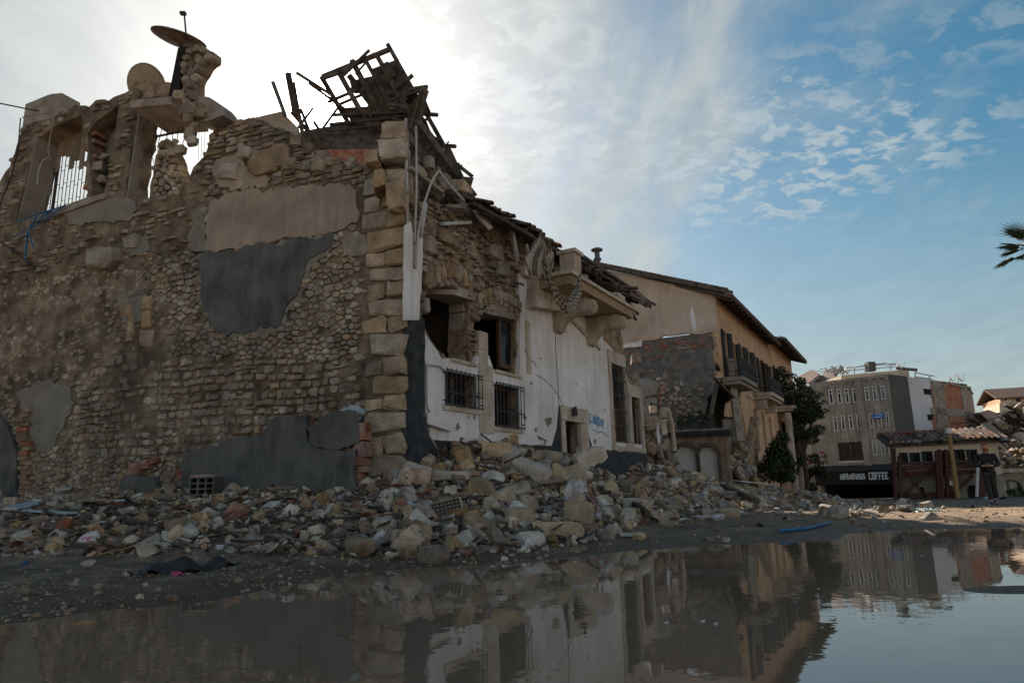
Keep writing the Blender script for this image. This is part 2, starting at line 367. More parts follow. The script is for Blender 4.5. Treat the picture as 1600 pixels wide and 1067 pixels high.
m_rockw = mat('pale broken stone', [(0.288, 0.245, 0.196), (0.453, 0.397, 0.328), (0.567, 0.505, 0.428)], 4.5, .92, .8, 26, var=.28, hue=.2, speck=((.15, .13, .11), 11, .62), bdist=.025)
m_rockm = mat('muddy boulder', [(0.117, 0.084, 0.057), (0.233, 0.173, 0.122), (0.329, 0.254, 0.187)], 3.5, .92, .9, 22, var=.2, bdist=.04)
m_glass = mat('window glass', [(.012, .014, .016)], 3, .06, .02, 3, spec=.2)
m_yellow = mat('apricot house paint', [(.42, .26, .15), (.55, .35, .215), (.60, .41, .27)], 1.2, .85, .3, 18, streak=((.28, .20, .15), .5), grain=.14)
m_gable = mat('beige gable render', [(.36, .28, .225), (.48, .385, .315), (.53, .435, .365)], .8, .9, .25, 16, streak=((.30, .24, .20), .4), grain=.14)
m_brickmort = mat('grey mortar bed', [(.09, .088, .085), (.15, .145, .14), (.20, .19, .18)], 3, .95, 1., 12, bdist=.06)
m_shut = mat('dark shutter paint', [(.014, .016, .017), (.028, .03, .03)], 6, .7, .2, 30)
m_roller = mat('white roller shutter', [(.42, .41, .39), (.52, .51, .49)], 2, .6, .1, 20, grain=.14)
m_blockf = mat('stained facade concrete', [(.24, .215, .18), (.35, .32, .275), (.41, .38, .335)], .6, .9, .4, 8, streak=((.11, .10, .09), .6))
m_blockd = mat('dark cement side wall', [(.085, .084, .08), (.115, .113, .108)], .5, .95, .3, 8, speck=((.12, .12, .12), 2.5, .68))
m_blockw = mat('pale painted side wall', [(.50, .51, .54), (.60, .61, .64)], .5, .85, .2, 8, grain=.14)
m_brickwall = mat('brick infill', [(.27, .095, .055), (.38, .14, .085), (.40, .21, .15)], 2., .9, .6, 10, speck=((.33, .27, .22), 3.5, .62))
m_cream = mat('cream house paint', [(.50, .43, .32), (.62, .54, .42)], .7, .85, .2, 10, streak=((.36, .30, .23), .4), grain=.14)
m_redwood = mat('red oxide timber', [(.055, .02, .014), (.095, .035, .025)], 3, .75, .2, 20, var=.15)
m_signd = mat('black shop fascia', [(.006, .006, .008), (.010, .010, .012)], 2, .6, .1, 20)
m_letter = mat('pale blue letters', [(.50, .58, .64), (.60, .66, .70)], 3, .6, 0)
m_bsign = mat('blue plate', [(.02, .14, .42), (.03, .17, .46)], 2, .5, 0)
m_pole = mat('raw pine pole', [(.25, .155, .07), (.36, .23, .11)], 4, .8, .3, 30)
m_alu = mat('white window frame', [(.50, .51, .52), (.58, .58, .58)], 3, .6, .05, 30, grain=.14)
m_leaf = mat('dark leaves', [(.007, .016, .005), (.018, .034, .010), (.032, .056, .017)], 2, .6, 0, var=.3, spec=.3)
m_leafg = mat('fresh leaves', [(.03, .07, .015), (.06, .12, .03)], 2, .6, 0, var=.3)
m_bark = mat('bark', [(.04, .03, .022), (.09, .07, .055)], 5, .9, .6, 20)
m_palm = mat('palm frond', [(.02, .035, .012), (.045, .065, .022)], 3, .6, 0, var=.3)
m_skin = mat('skin', [(.42, .22, .15), (.50, .28, .20)], 8, .6, .05, 60, grain=.14)
m_hair = mat('ginger hair', [(.20, .06, .018), (.30, .10, .03)], 25, .7, .3, 120)
m_jacket = mat('black jacket', [(.008, .009, .011), (.014, .015, .018)], 12, .6, .3, 40, grain=.14)
m_trouser = mat('dark grey trousers', [(.028, .027, .026), (.048, .045, .043)], 8, .9, .3, 60, grain=.14)
m_shoe = mat('blue grey shoes', [(.05, .075, .12), (.10, .13, .18)], 8, .7, .2, 60)
m_trashw = mat('white plastic bag', [(.45, .43, .46), (.58, .56, .58)], 12, .6, .3, 50, grain=.14)
m_pink = mat('pink plastic', [(.42, .05, .16), (.55, .12, .26)], 10, .6, .2, 50)
m_tarp = mat('black plastic sheet', [(.012, .013, .015), (.022, .023, .025)], 6, .55, .4, 30, spec=.4)
m_shard = mat('broken window glass bits', [(.30, .44, .42), (.44, .56, .54)], 20, .25, .3, 60, spec=.5)
# ------------------------------------------------------------------ terrain and puddle
SHORE_PX = [(-500, 1010), (-150, 990), (0, 976), (90, 964), (160, 952), (250, 949), (330, 936), (420, 920), (500, 905), (560, 894), (640, 888), (720, 884), (800, 880), (880, 872), (950, 864), (1020, 858), (1100, 853), (1180, 848), (1250, 846), (1292, 846), (1318, 834), (1380, 829), (1450, 826), (1530, 824), (1620, 822), (1800, 822)]
SHORE = [tuple(at_height(u, v, 0).to_2d()) for u, v in SHORE_PX] + [(26, 9), (30, 3), (22, -4), (4, -6), (-6, -3), (-9, 1)]
ISLE = at_height(1585, 921, 0)
sW = [-4, -1, 0, 1, 2.2, 4, 6, 8, 9.5, 11, 13, 15, 18, 21, 24, 27, 31, 36, 44, 60]
zW = [.0, .8, 1.0, 1.4, 1.68, 1.82, 1.2, .72, .85, 1.15, 1.55, 1.5, 1.25, .85, .8, .95, 1.0, .6, .1, 0]
wW = [3, 4.0, 4.2, 4.2, 4.2, 4.3, 4.4, 4.4, 4.4, 4.4, 4.6, 4.6, 4.4, 4.2, 4.6, 5.2, 5.5, 4.5, 3.5, 3]
def ground(x, y, rough=True):
    x = np.atleast_1d(np.asarray(x, float)); y = np.atleast_1d(np.asarray(y, float)); P = np.stack([x, y], 1)
    near = (np.abs(x) < 60) & (np.abs(y) < 60)
    sd = np.full(len(x), 20.)
    if near.any():
        d = edge_dist(P[near], SHORE); ins = inside(P[near], SHORE); sd[near] = np.where(ins, -d, d)
    sd = sd + np.where(near, .28 * fbm(x * 1.3, y * 1.3, 3, 4) * np.clip(np.abs(y) / 8, .2, 1), 0)
    z = np.where(sd > 0, .115 * (1 - np.exp(-sd / 1.1)), -.14 * (1 - np.exp(sd / .5)))
    di = np.hypot((x - ISLE.x) / .55, (y - ISLE.y) / .28); z = np.maximum(z, .035 - .05 * di)
    relx = x - L.O.x; rely = y - L.O.y
    sL = relx * L.e.x + rely * L.e.y; dL = relx * L.n.x + rely * L.n.y
    sF = relx * F.e.x + rely * F.e.y; dF = relx * F.n.x + rely * F.n.y
    wL = np.interp(sL, [-3, 0, 4, 12], [3.5, 4.3, 6.2, 7.0])
    hL = .84 * np.clip(1 - np.maximum(dL, 0) / wL, 0, 1) ** .9 * np.clip((sL + 3.2) / 3.2, 0, 1) * np.clip((40 - sL) / 20, 0, 1)
    k = np.clip(1 - np.maximum(dF, 0) / np.interp(sF, sW, wW), 0, 1)
    hF = np.interp(sF, sW, zW) * (k * .75 + .25 * k * k * (3 - 2 * k)) * np.where(dL < -1, 1, np.clip((sF + 4) / 4, 0, 1))
    hF = hF * (1 + .35 * fbm(x * .7, y * .7, 3, 21))
    hp = np.maximum(hL, hF)
    z = np.where(sd > 0, z + hp * np.clip(sd / .8, 0, 1), z)
    if rough:
        amp = np.where(sd > .1, .075 + .14 * np.clip(hp, 0, 1), .008) * np.clip(near * 1., 0, 1)
        z = z + amp * fbm(x * 2.1, y * 2.1, 5, 9) * np.clip(np.abs(sd) / .5, 0, 1)
        z = z + np.where(near & (sd > .2), .10 * fbm(x * .35 + 5, y * .35, 3, 31) * np.clip((y - 11) / 6, 0, 1) * (1 - np.clip(hp * 3, 0, 1)), 0)
    z = z - .026 * np.clip(y - 14.5, 0, 62)
    return z
def gz(x, y): return float(ground(x, y)[0])
def grid_z(x, y):      # bilinear look-up in the terrain sheet
    i = np.clip(np.searchsorted(gx, x) - 1, 0, len(gx) - 2); j = np.clip(np.searchsorted(gy, y) - 1, 0, len(gy) - 2)
    a = (x - gx[i]) / (gx[i + 1] - gx[i]); b = (y - gy[j]) / (gy[j + 1] - gy[j]); G = GZ.reshape(len(gy), len(gx))
    return (G[j, i] * (1 - a) + G[j, i + 1] * a) * (1 - b) + (G[j + 1, i] * (1 - a) + G[j + 1, i + 1] * a) * b
def on_ground(u, v):
    d = ray(u, v)
    t = np.concatenate([np.linspace(2.5, 30, 400), np.linspace(30.2, 90, 200)]) / d.y
    z = CAMZ + d.z * t; g = grid_z(d.x * t, d.y * t); h = np.nonzero(z <= g)[0]
    i = h[0] if len(h) else len(t) - 1
    return Vector((d.x * t[i], d.y * t[i], g[i]))

def axis_pts(a, b, step, far, growth=1.28):
    c = list(np.arange(a, b + 1e-6, step)); hi = [b]; lo = [a]; s_ = step
    while hi[-1] < far: s_ *= growth; hi.append(hi[-1] + s_)
    s_ = step
    while lo[-1] > -far: s_ *= growth; lo.append(lo[-1] - s_)
    return np.array(lo[:0:-1] + c + hi[1:])
gx = axis_pts(-13, 21, .13, 4000); gy = axis_pts(2.2, 27, .11, 4000)
GX, GY = np.meshgrid(gx, gy); GZ = ground(GX.ravel(), GY.ravel())
nx_, ny_ = len(gx), len(gy)
mb = MB(); mb.v = np.stack([GX.ravel(), GY.ravel(), GZ], 1).tolist()
i0 = (np.arange(ny_ - 1)[:, None] * nx_ + np.arange(nx_ - 1)[None]).ravel()
mb.f = np.stack([i0, i0 + 1, i0 + nx_ + 1, i0 + nx_], 1).tolist(); mb.mi = [0] * len(mb.f)

def ground_material():
    mt = mat('muddy ground', [(.10, .070, .049), (.17, .122, .086), (.27, .20, .145)], 1.6, .9, .9, 22, bdist=.035)
    nt = mt.node_tree; N = nt.nodes; Lk = nt.links; b = N['Principled BSDF']
    src = b.inputs['Base Color'].links[0].from_socket
    geo = N.new('ShaderNodeNewGeometry'); sx = N.new('ShaderNodeSeparateXYZ'); Lk.new(geo.outputs['Position'], sx.inputs[0])
    # drying with height above the water, broken up by noise
    n = N.new('ShaderNodeTexNoise'); n.inputs['Scale'].default_value = 1.1; n.inputs['Detail'].default_value = 6; Lk.new(geo.outputs['Position'], n.inputs['Vector'])
    a = N.new('ShaderNodeMath'); a.operation = 'MULTIPLY_ADD'; Lk.new(n.outputs['Fac'], a.inputs[0]); a.inputs[1].default_value = -.10; Lk.new(sx.outputs[2], a.inputs[2])
    mr = N.new('ShaderNodeMapRange'); Lk.new(a.outputs[0], mr.inputs[0]); mr.inputs[1].default_value = -.04; mr.inputs[2].default_value = .06; mr.inputs[3].default_value = 1; mr.inputs[4].default_value = 0
    wet = mr.outputs[0]
    # dry sandy earth on the open lane
    n2 = N.new('ShaderNodeTexNoise'); n2.inputs['Scale'].default_value = .5; n2.inputs['Detail'].default_value = 5; Lk.new(geo.outputs['Position'], n2.inputs['Vector'])
    ax_ = N.new('ShaderNodeMath'); ax_.operation = 'MULTIPLY_ADD'; Lk.new(n2.outputs['Fac'], ax_.inputs[0]); ax_.inputs[1].default_value = 7.; Lk.new(sx.outputs[0], ax_.inputs[2])
    mr2 = N.new('ShaderNodeMapRange'); Lk.new(ax_.outputs[0], mr2.inputs[0]); mr2.inputs[1].default_value = 8.5; mr2.inputs[2].default_value = 13
    my = N.new('ShaderNodeMapRange'); Lk.new(sx.outputs[1], my.inputs[0]); my.inputs[1].default_value = -3; my.inputs[2].default_value = -8      # unseen ground behind the camera made pale, to bounce warm light
    mm = N.new('ShaderNodeMath'); mm.operation = 'MAXIMUM'; Lk.new(mr2.outputs[0], mm.inputs[0]); Lk.new(my.outputs[0], mm.inputs[1])
    mx0 = N.new('ShaderNodeMix'); mx0.data_type = 'RGBA'; Lk.new(mm.outputs[0], mx0.inputs[0]); Lk.new(src, mx0.inputs[6]); mx0.inputs[7].default_value = (.33, .235, .15, 1)
    n3 = N.new('ShaderNodeTexNoise'); n3.inputs['Scale'].default_value = 5; n3.inputs['Detail'].default_value = 8; Lk.new(geo.outputs['Position'], n3.inputs['Vector'])
    mv = N.new('ShaderNodeMapRange'); Lk.new(n3.outputs['Fac'], mv.inputs[0]); mv.inputs[1].default_value = .3; mv.inputs[2].default_value = .7; mv.inputs[3].default_value = .55; mv.inputs[4].default_value = 1.25
    sc_ = N.new('ShaderNodeVectorMath'); sc_.operation = 'SCALE'; Lk.new(mx0.outputs[2], sc_.inputs[0]); Lk.new(mv.outputs[0], sc_.inputs['Scale'])
    mh = N.new('ShaderNodeMapRange'); Lk.new(sx.outputs[2], mh.inputs[0]); mh.inputs[1].default_value = .2; mh.inputs[2].default_value = .6; mh.inputs[4].default_value = .75
    mxh = N.new('ShaderNodeMix'); mxh.data_type = 'RGBA'; Lk.new(mh.outputs[0], mxh.inputs[0]); Lk.new(mx0.outputs[2], mxh.inputs[6]); mxh.inputs[7].default_value = (.125, .097, .072, 1); Lk.new(mxh.outputs[2], sc_.inputs[0])
    mx = N.new('ShaderNodeMix'); mx.data_type = 'RGBA'; Lk.new(wet, mx.inputs[0]); Lk.new(sc_.outputs[0], mx.inputs[6]); mx.inputs[7].default_value = (.085, .058, .040, 1)
    Lk.new(mx.outputs[2], b.inputs['Base Color'])
    r = N.new('ShaderNodeMapRange'); Lk.new(wet, r.inputs[0]); r.inputs[3].default_value = .92; r.inputs[4].default_value = .62; Lk.new(r.outputs[0], b.inputs['Roughness'])
    return mt
m_ground = ground_material()
g_obj = setting('ground', mb, m_ground, smooth=True)

def water_material():
    mt = bpy.data.materials.new('muddy water'); mt.use_nodes = True; nt = mt.node_tree; N = nt.nodes; Lk = nt.links; b = N['Principled BSDF']
    b.inputs['Base Color'].default_value = (.20, .135, .092, 1); b.inputs['Roughness'].default_value = .012; b.inputs['IOR'].default_value = 1.62
    geo = N.new('ShaderNodeNewGeometry')
    mp = N.new('ShaderNodeMapping'); mp.inputs['Scale'].default_value = (1, 1, 1); Lk.new(geo.outputs['Position'], mp.inputs[0])
    n = N.new('ShaderNodeTexNoise'); n.inputs['Scale'].default_value = 5.5; n.inputs['Detail'].default_value = 3; n.inputs['Roughness'].default_value = .45; Lk.new(mp.outputs[0], n.inputs['Vector'])
    n2 = N.new('ShaderNodeTexNoise'); n2.inputs['Scale'].default_value = .55; n2.inputs['Detail'].default_value = 2; Lk.new(geo.outputs['Position'], n2.inputs['Vector'])
    mr = N.new('ShaderNodeMapRange'); Lk.new(n2.outputs['Fac'], mr.inputs[0]); mr.inputs[1].default_value = .38; mr.inputs[2].default_value = .62; mr.inputs[3].default_value = .25; mr.inputs[4].default_value = 1.
    mu = N.new('ShaderNodeMath'); mu.operation = 'MULTIPLY'; Lk.new(n.outputs['Fac'], mu.inputs[0]); Lk.new(mr.outputs[0], mu.inputs[1])
    bn = N.new('ShaderNodeBump'); bn.inputs['Strength'].default_value = .024; bn.inputs['Distance'].default_value = .06; Lk.new(mu.outputs[0], bn.inputs['Height']); Lk.new(bn.outputs[0], b.inputs['Normal'])
    return mt
mb = MB(); mb.add([(-14, -9, 0), (34, -9, 0), (34, 16.5, 0), (-14, 16.5, 0)], [(0, 1, 2, 3)])
setting('puddle_water', mb, water_material(), label='brown puddle mirroring the ruins and the sky')

# ------------------------------------------------------------------ stone shapes
def hull(points):
    bm = bmesh.new()
    for p in points: bm.verts.new(p)
    r = bmesh.ops.convex_hull(bm, input=bm.verts)
    bmesh.ops.delete(bm, geom=[e for e in set(r['geom_interior'] + r['geom_unused']) if isinstance(e, bmesh.types.BMVert)], context='VERTS')
    bm.verts.ensure_lookup_table(); bm.verts.index_update()
    V = np.array([v.co[:] for v in bm.verts]); Fc = [tuple(v.index for v in f.verts) for f in bm.faces]; bm.free()
    return V, Fc
def chunk(rs, kind):
    if kind == 0:      # squarish block with knocked corners
        P = []
        for sx in (-1, 1):
            for sy in (-1, 1):
                for sz in (-1, 1):
                    c = np.array([sx, sy, sz]) * rs.uniform(.72, 1, 3)
                    for a in range(3):
                        q = c.copy(); q[a] -= np.sign(q[a]) * rs.uniform(.06, .4); P.append(q)
        return hull(P)
    n = rs.randint(13, 20); P = rs.normal(size=(n, 3)); P /= np.linalg.norm(P, axis=1)[:, None]
    if kind == 1: P *= rs.uniform(.8, 1.05, (n, 1))
    else: P = np.sign(P) * np.abs(P) ** .7 * rs.uniform(.75, 1, (n, 1))
    return hull(P)
def refine(V, Fc, rs, amp, levels=1, smooth=.35):
    bm = bmesh.new(); vs_ = [bm.verts.new(p) for p in V]
    for f in Fc:
        try: bm.faces.new([vs_[i] for i in f])
        except ValueError: pass
    for k in range(levels):
        bmesh.ops.subdivide_edges(bm, edges=bm.edges[:], cuts=1, use_grid_fill=True)
        if smooth: bmesh.ops.smooth_vert(bm, verts=bm.verts[:], factor=smooth, use_axis_x=True, use_axis_y=True, use_axis_z=True)
    bmesh.ops.triangulate(bm, faces=bm.faces[:])
    V = np.array([v.co[:] for v in bm.verts]); bm.verts.index_update(); o = rs.uniform(0, 50)
    V = V * (1 + amp * 2 * (fbm(V[:, 0] * 2.2 + o, V[:, 1] * 2.2 + V[:, 2] * 1.7, 3, 3) + .6 * fbm(V[:, 2] * 5 + o, V[:, 0] * 5 + V[:, 1] * 4, 2, 5)))[:, None]
    Fc = [tuple(v.index for v in f.verts) for f in bm.faces]; bm.free()
    return V, Fc
RS = np.random.RandomState(5)
SMALL = [chunk(RS, k % 3) for k in range(18)]
BIG = [refine(*chunk(RS, k % 3), RS, .17, 1, .2) for k in range(15)]
BOULDER = [refine(*chunk(RS, 1 + k % 2), RS, .13, 2, .4) for k in range(6)]
def mesh_of(name, vf, mt):
    mb = MB(); mb.arr(vf[0], vf[1]); return mesh_from(name, mb, mt)
def rot_np(rs):
    q = rs.normal(size=4); q /= np.linalg.norm(q); w, x, y, z = q
    return np.array([[1 - 2 * (y * y + z * z), 2 * (x * y - z * w), 2 * (x * z + y * w)], [2 * (x * y + z * w), 1 - 2 * (x * x + z * z), 2 * (y * z - x * w)], [2 * (x * z - y * w), 2 * (y * z + x * w), 1 - 2 * (x * x + y * y)]])
def soup(mb, lib, pos, sizes, rs, flat=.75):
    Vs = []; o = len(mb.v)
    for p, s_ in zip(pos, sizes):
        V, Fc = lib[rs.randint(len(lib))]; sc3 = s_ * rs.uniform(.6, 1.15, 3)
        W = (V * sc3) @ rot_np(rs).T; W[:, 2] *= flat; W = W + p
        Vs.append(W); mb.f.extend([tuple(i + o for i in f) for f in Fc]); o += len(V)
    if Vs: mb.v.extend(np.concatenate(Vs).tolist()); mb.mi.extend([0] * (len(mb.f) - len(mb.mi)))
    return mb

# ------------------------------------------------------------------ rubble
RUB_PX = [(-30, 772), (120, 768), (300, 762), (430, 745), (560, 738), (640, 745), (680, 700), (760, 686), (820, 690), (880, 715), (940, 716), (1000, 712), (1040, 700), (1110, 740), (1180, 745), (1240, 768), (1290, 782), (1240, 792), (1130, 806), (1020, 818), (950, 842), (880, 858), (760, 868), (640, 876), (560, 872), (450, 868), (330, 866), (180, 868), (-30, 872)]
def rubble_colour(): return R.choices((0, 1, 2, 3, 4), (50, 18, 12, 16, 4))[0]
ROCKM = [m_rock, m_rockw, m_ashlar, m_rockm, m_brick]; ROCKN = ['beige', 'pale grey', 'ochre', 'mud-brown', 'brick-red']
LIBM = {}
def lib_mesh(kind, i, c):
    key = (kind, i, c)
    if key not in LIBM: LIBM[key] = mesh_of('rubble_stone', (BIG if kind == 0 else BOULDER)[i], ROCKM[c])
    return LIBM[key]
def place_rock(name, me, p, sc3, rot, label, group=None):
    o = bpy.data.objects.new(name, me); COL.objects.link(o); o.location = p; o.scale = sc3; o.rotation_euler = rot
    o['label'] = label; o['category'] = 'stone'
    if group: o['group'] = group
    return o
# the stones one can pick out: (u, v, width px, height px, colour, boulder?, name, label)
HERO = [(708, 788, 58, 46, 0, 1, 'boulder', 'big rounded beige boulder at the foot of the heap below the house corner'),
 (746, 816, 56, 56, 3, 1, 'boulder', 'brown rounded boulder just right of the beige boulder on the heap'),
 (556, 852, 66, 48, 3, 1, 'boulder', 'mud-caked boulder at the water edge below the side wall'),
 (678, 862, 64, 50, 3, 1, 'boulder', 'dark mud-caked boulder standing half in the puddle'),
 (600, 822, 40, 38, 1, 0, 'rubble_stone', 'white angular stone left of the beige boulder'),
 (604, 778, 30, 36, 1, 0, 'rubble_stone', 'upright pale stone above the white angular stone'),
 (660, 799, 34, 30, 1, 0, 'rubble_stone', 'pale cube-shaped stone touching the beige boulder'),
 (527, 736, 34, 30, 0, 0, 'rubble_stone', 'broad broken slab of stone leaning at the foot of the broken brick wall'),
 (455, 798, 32, 30, 1, 0, 'rubble_stone', 'whitish jagged stone in the rubble below the brick wall remnant'),
 (290, 832, 32, 30, 0, 0, 'rubble_stone', 'grey pointed stone in the rubble right of the white bag'),
 (320, 804, 36, 26, 1, 0, 'rubble_stone', 'long pale stone in the rubble above the grey pointed stone'),
 (106, 792, 34, 20, 0, 0, 'rubble_stone', 'rounded grey stone beside the pale blue boards'),
 (68, 795, 26, 16, 0, 0, 'rubble_stone', 'smaller rounded stone between the pale blue boards'),
 (20, 821, 28, 24, 0, 0, 'rubble_stone', 'pale round stone at the far left edge of the rubble'),
 (137, 879, 22, 13, 2, 0, 'rubble_stone', 'ochre pebble-like stone lying on the mud below the white bag'),
 (776, 706, 44, 38, 2, 0, 'fallen_block', 'squared ochre block resting high on the heap under the barred windows'),
 (798, 686, 20, 22, 2, 0, 'rubble_stone', 'round ochre stone on top of the heap right of the squared block'),
 (822, 788, 40, 44, 0, 1, 'rubble_stone', 'tall rounded grey stone in the heap below the long stone beam'),
 (905, 803, 46, 48, 2, 0, 'fallen_block', 'big tilted brown block at the front of the heap'),
 (872, 828, 74, 26, 2, 0, 'fallen_block', 'flat brown slab at the front foot of the heap'),
 (922, 828, 26, 18, 4, 0, 'rubble_stone', 'reddish rounded stone at the front foot of the heap'),
 (902, 741, 28, 30, 2, 0, 'rubble_stone', 'round ochre stone in front of the doorway'),
 (952, 762, 30, 28, 2, 0, 'rubble_stone', 'brown stone in the middle of the heap right of the doorway'),
 (1048, 738, 24, 28, 2, 0, 'rubble_stone', 'upright ochre stone high on the heap by the arched gate'),
 (1046, 812, 30, 22, 2, 0, 'fallen_block', 'squared brown block at the front edge of the heap before the gate'),
 (1140, 802, 30, 16, 2, 0, 'fallen_block', 'flat squared block at the lane end of the heap'),
 (998, 838, 24, 16, 2, 0, 'rubble_stone', 'brown stone at the heap foot beside the red tile scraps'),
 (1312, 799, 40, 30, 1, 1, 'boulder', 'pale boulder standing alone on the open lane'),
 (1292, 788, 22, 14, 3, 0, 'rubble_stone', 'dark brown block behind the pale boulder on the lane'),
 (1412, 783, 14, 16, 1, 0, 'rubble_stone', 'upright pale stone on the lane beside the glass shards'),
 (1112, 842, 16, 10, 3, 0, 'rubble_stone', 'dark wet stone at the far shore of the puddle'),
 (787, 873, 14, 9, 1, 0, 'rubble_stone', 'small white stone sitting in the water edge'),
 (905, 860, 22, 10, 3, 0, 'rubble_stone', 'dark half-sunken stone at the shore left of the dark wet stone')]
hero_xy = []; hero_px = []
for u, v, w, h, c, kb, nm, lb in HERO:
    p = on_ground(u, v + h * .35); D = p.y; sx = w / FPX * D * .5; sz = h / FPX * D * .5
    me = lib_mesh(1 if kb else 0, R.randrange(6 if kb else 15), c)
    if nm == 'fallen_block': me = lib_mesh(0, R.choice((0, 3, 6, 9, 12)), c)
    p.z += sz * .45; p.y += sz * .4
    place_rock(nm, me, p, (sx * 1.12, max(sx, sz) * .9, sz * 1.12), (R.uniform(-.25, .25), R.uniform(-.3, .3), R.uniform(-.4, .4)), lb)
    hero_xy.append((p.x, p.y, sx)); hero_px.append((u, v))
def zone_of(p):
    s_, n_ = F.loc(p); sl, nl = L.loc(p)
    if sl > 5.5: return 'strewn below the left end of the side wall'
    if sl > 1.2: return 'strewn below the broken brick wall'
    if s_ < 2.5: return 'on the heap at the house corner'
    if s_ < 7: return 'on the heap under the barred windows'
    if s_ < 12: return 'on the heap around the doorway'
    if s_ < 18: return 'on the heap below the tall windows'
    return 'on the heap before the arched gate and the apricot house'
for u_, v_, r_ in ((143, 850, .28), (143, 862, .22), (344, 858, .15), (430, 786, .2), (20, 790, .25), (40, 800, .2), (78, 806, .25), (100, 812, .2), (190, 790, .15), (112, 768, .25), (415, 740, .2), (322, 774, .3), (618, 772, .2), (705, 812, .25), (925, 725, .35), (828, 748, .3), (905, 735, .3), (890, 725, .3)):
    q_ = on_ground(u_, v_); hero_xy.append((q_.x, q_.y, r_))
# candidates: uniform over the rubble belt as it is seen, biggest become things of their own
poly = np.array(RUB_PX); cand = []
while len(cand) < 2100:
    u, v = R.uniform(-30, 1290), R.uniform(684, 878)
    if not inside([(u, v)], RUB_PX)[0]: continue
    cand.append((u, v, R.paretovariate(2.3)))
rocks = []
for u, v, s_ in cand:
    p = on_ground(u, v); heapy = 1. if u > 600 else .72
    size = min(.037 * s_ * heapy * (1 + .02 * p.y), .23 if u > 640 else .16)
    if any((p.x - a) ** 2 + (p.y - b) ** 2 < (c * .8 + size * .5) ** 2 for a, b, c in hero_xy): continue
    rocks.append((size / p.y, size, p, (u, v)))
rocks.sort(key=lambda t: -t[0])
ANCHOR = {0: 'big beige boulder', 1: 'brown rounded boulder', 2: 'mud-caked shore boulder', 3: 'boulder in the puddle', 4: 'white angular stone', 7: 'broken slab by the brick wall', 8: 'whitish jagged stone', 9: 'grey pointed stone', 10: 'long pale stone', 11: 'rounded grey stone by blue boards', 13: 'pale stone at the left edge', 15: 'squared ochre block', 17: 'tall rounded grey stone', 18: 'tilted brown block', 19: 'flat brown slab', 21: 'ochre stone before the doorway', 23: 'upright stone by the gate', 24: 'brown block before the gate', 25: 'flat block at the lane end', 26: 'brown stone by the tile scraps', 27: 'pale boulder on the lane'}
ORD = ['nearest', 'second', 'third', 'fourth', 'fifth', 'sixth', 'seventh', 'eighth', 'ninth', 'tenth', 'eleventh', 'twelfth'] + [f'{n}th' for n in range(13, 60)]
made = {}
for k, (q, size, p, uv) in enumerate(rocks[:268]):
    c = rubble_colour(); zn = zone_of(p)
    if zn.startswith('strewn') and c == 2: c = 0
    sc3 = [size * R.uniform(.8, 1.35), size * R.uniform(.7, 1.2), size * R.uniform(.6, 1.0)]
    o = place_rock('rubble_stone', lib_mesh(0, R.randrange(15), c), p + Vector((0, 0, size * .35)), sc3, (R.uniform(-3, 3), R.uniform(-3, 3), R.uniform(-3, 3)), '', 'rubble stones ' + zn)
    h = min(ANCHOR, key=lambda i: math.hypot(hero_px[i][0] - uv[0], 1.6 * (hero_px[i][1] - uv[1]))); dx = uv[0] - hero_px[h][0]; dy = uv[1] - hero_px[h][1]
    side_ = ('right of' if dx > 0 else 'left of') if abs(dx) > abs(dy) * 1.4 else ('in front of' if dy > 0 else 'behind')
    made.setdefault((c, side_, h), []).append((math.hypot(dx, dy), k, o))
for (c, side_, h), l in made.items():       # each label counts outward from a stone one can find
    l.sort()
    for n, (d, k, o) in enumerate(l): o['label'] = (f'{ROCKN[c]} rubble stone {side_} the {ANCHOR[h]}' + (', nearest' if n == 0 and len(l) > 1 else '' if n == 0 else f', {ORD[n]} nearest'))
rest = {}
for q, size, p, uv in rocks[268:]: rest.setdefault(rubble_colour(), []).append((p + Vector((0, 0, size * .3)), size))
# smaller rubble over the heaps, uniform on the ground
rs = np.random.RandomState(77)
N_ = 82000; X = rs.uniform(-13, 24, N_); Y = rs.uniform(5, 44, N_)
rx, ry = X - L.O.x, Y - L.O.y
sL = rx * L.e.x + ry * L.e.y; dL = rx * L.n.x + ry * L.n.y; sF = rx * F.e.x + ry * F.e.y; dF = rx * F.n.x + ry * F.n.y
wl = np.interp(sL, [-3, 0, 4, 12], [3.7, 4.6, 6.2, 6.9]); wf = np.interp(sF, sW, wW)
kL = np.where((dL > 0) & (sL > -3.2), np.clip(1.05 - dL / wl, 0, 1), 0); kF = np.where((dF > 0) & (sF > -.5), np.clip(1.08 - dF / wf, 0, 1), 0)
k = np.maximum(kL * 1.3, kF * 1.8); dens = np.clip(k, 0, 1) * np.clip(.75 + 1.6 * fbm(X * .8, Y * .8, 3, 55), .25, 1)
ok = rs.uniform(0, 1, N_) < dens; X = X[ok]; Y = Y[ok]; heapF = kF[ok] > .03
Z = ground(X, Y); size = np.clip(.018 * (rs.pareto(2.0, len(X)) + 1), 0, .12) * np.where(heapF, 1.55, 1.0) * (1 + .012 * Y)
for i in range(len(X)): rest.setdefault(rubble_colour(), []).append((Vector((X[i], Y[i], Z[i] + size[i] * .3)), size[i]))
for c, l in rest.items():
    mb = soup(MB(), SMALL, [np.array(p) for p, s_ in l], [s_ for p, s_ in l], rs)
    setting('small_rubble', mb, ROCKM[c], 'stuff', label=f'small {ROCKN[c]} rubble strewn over the heaps')
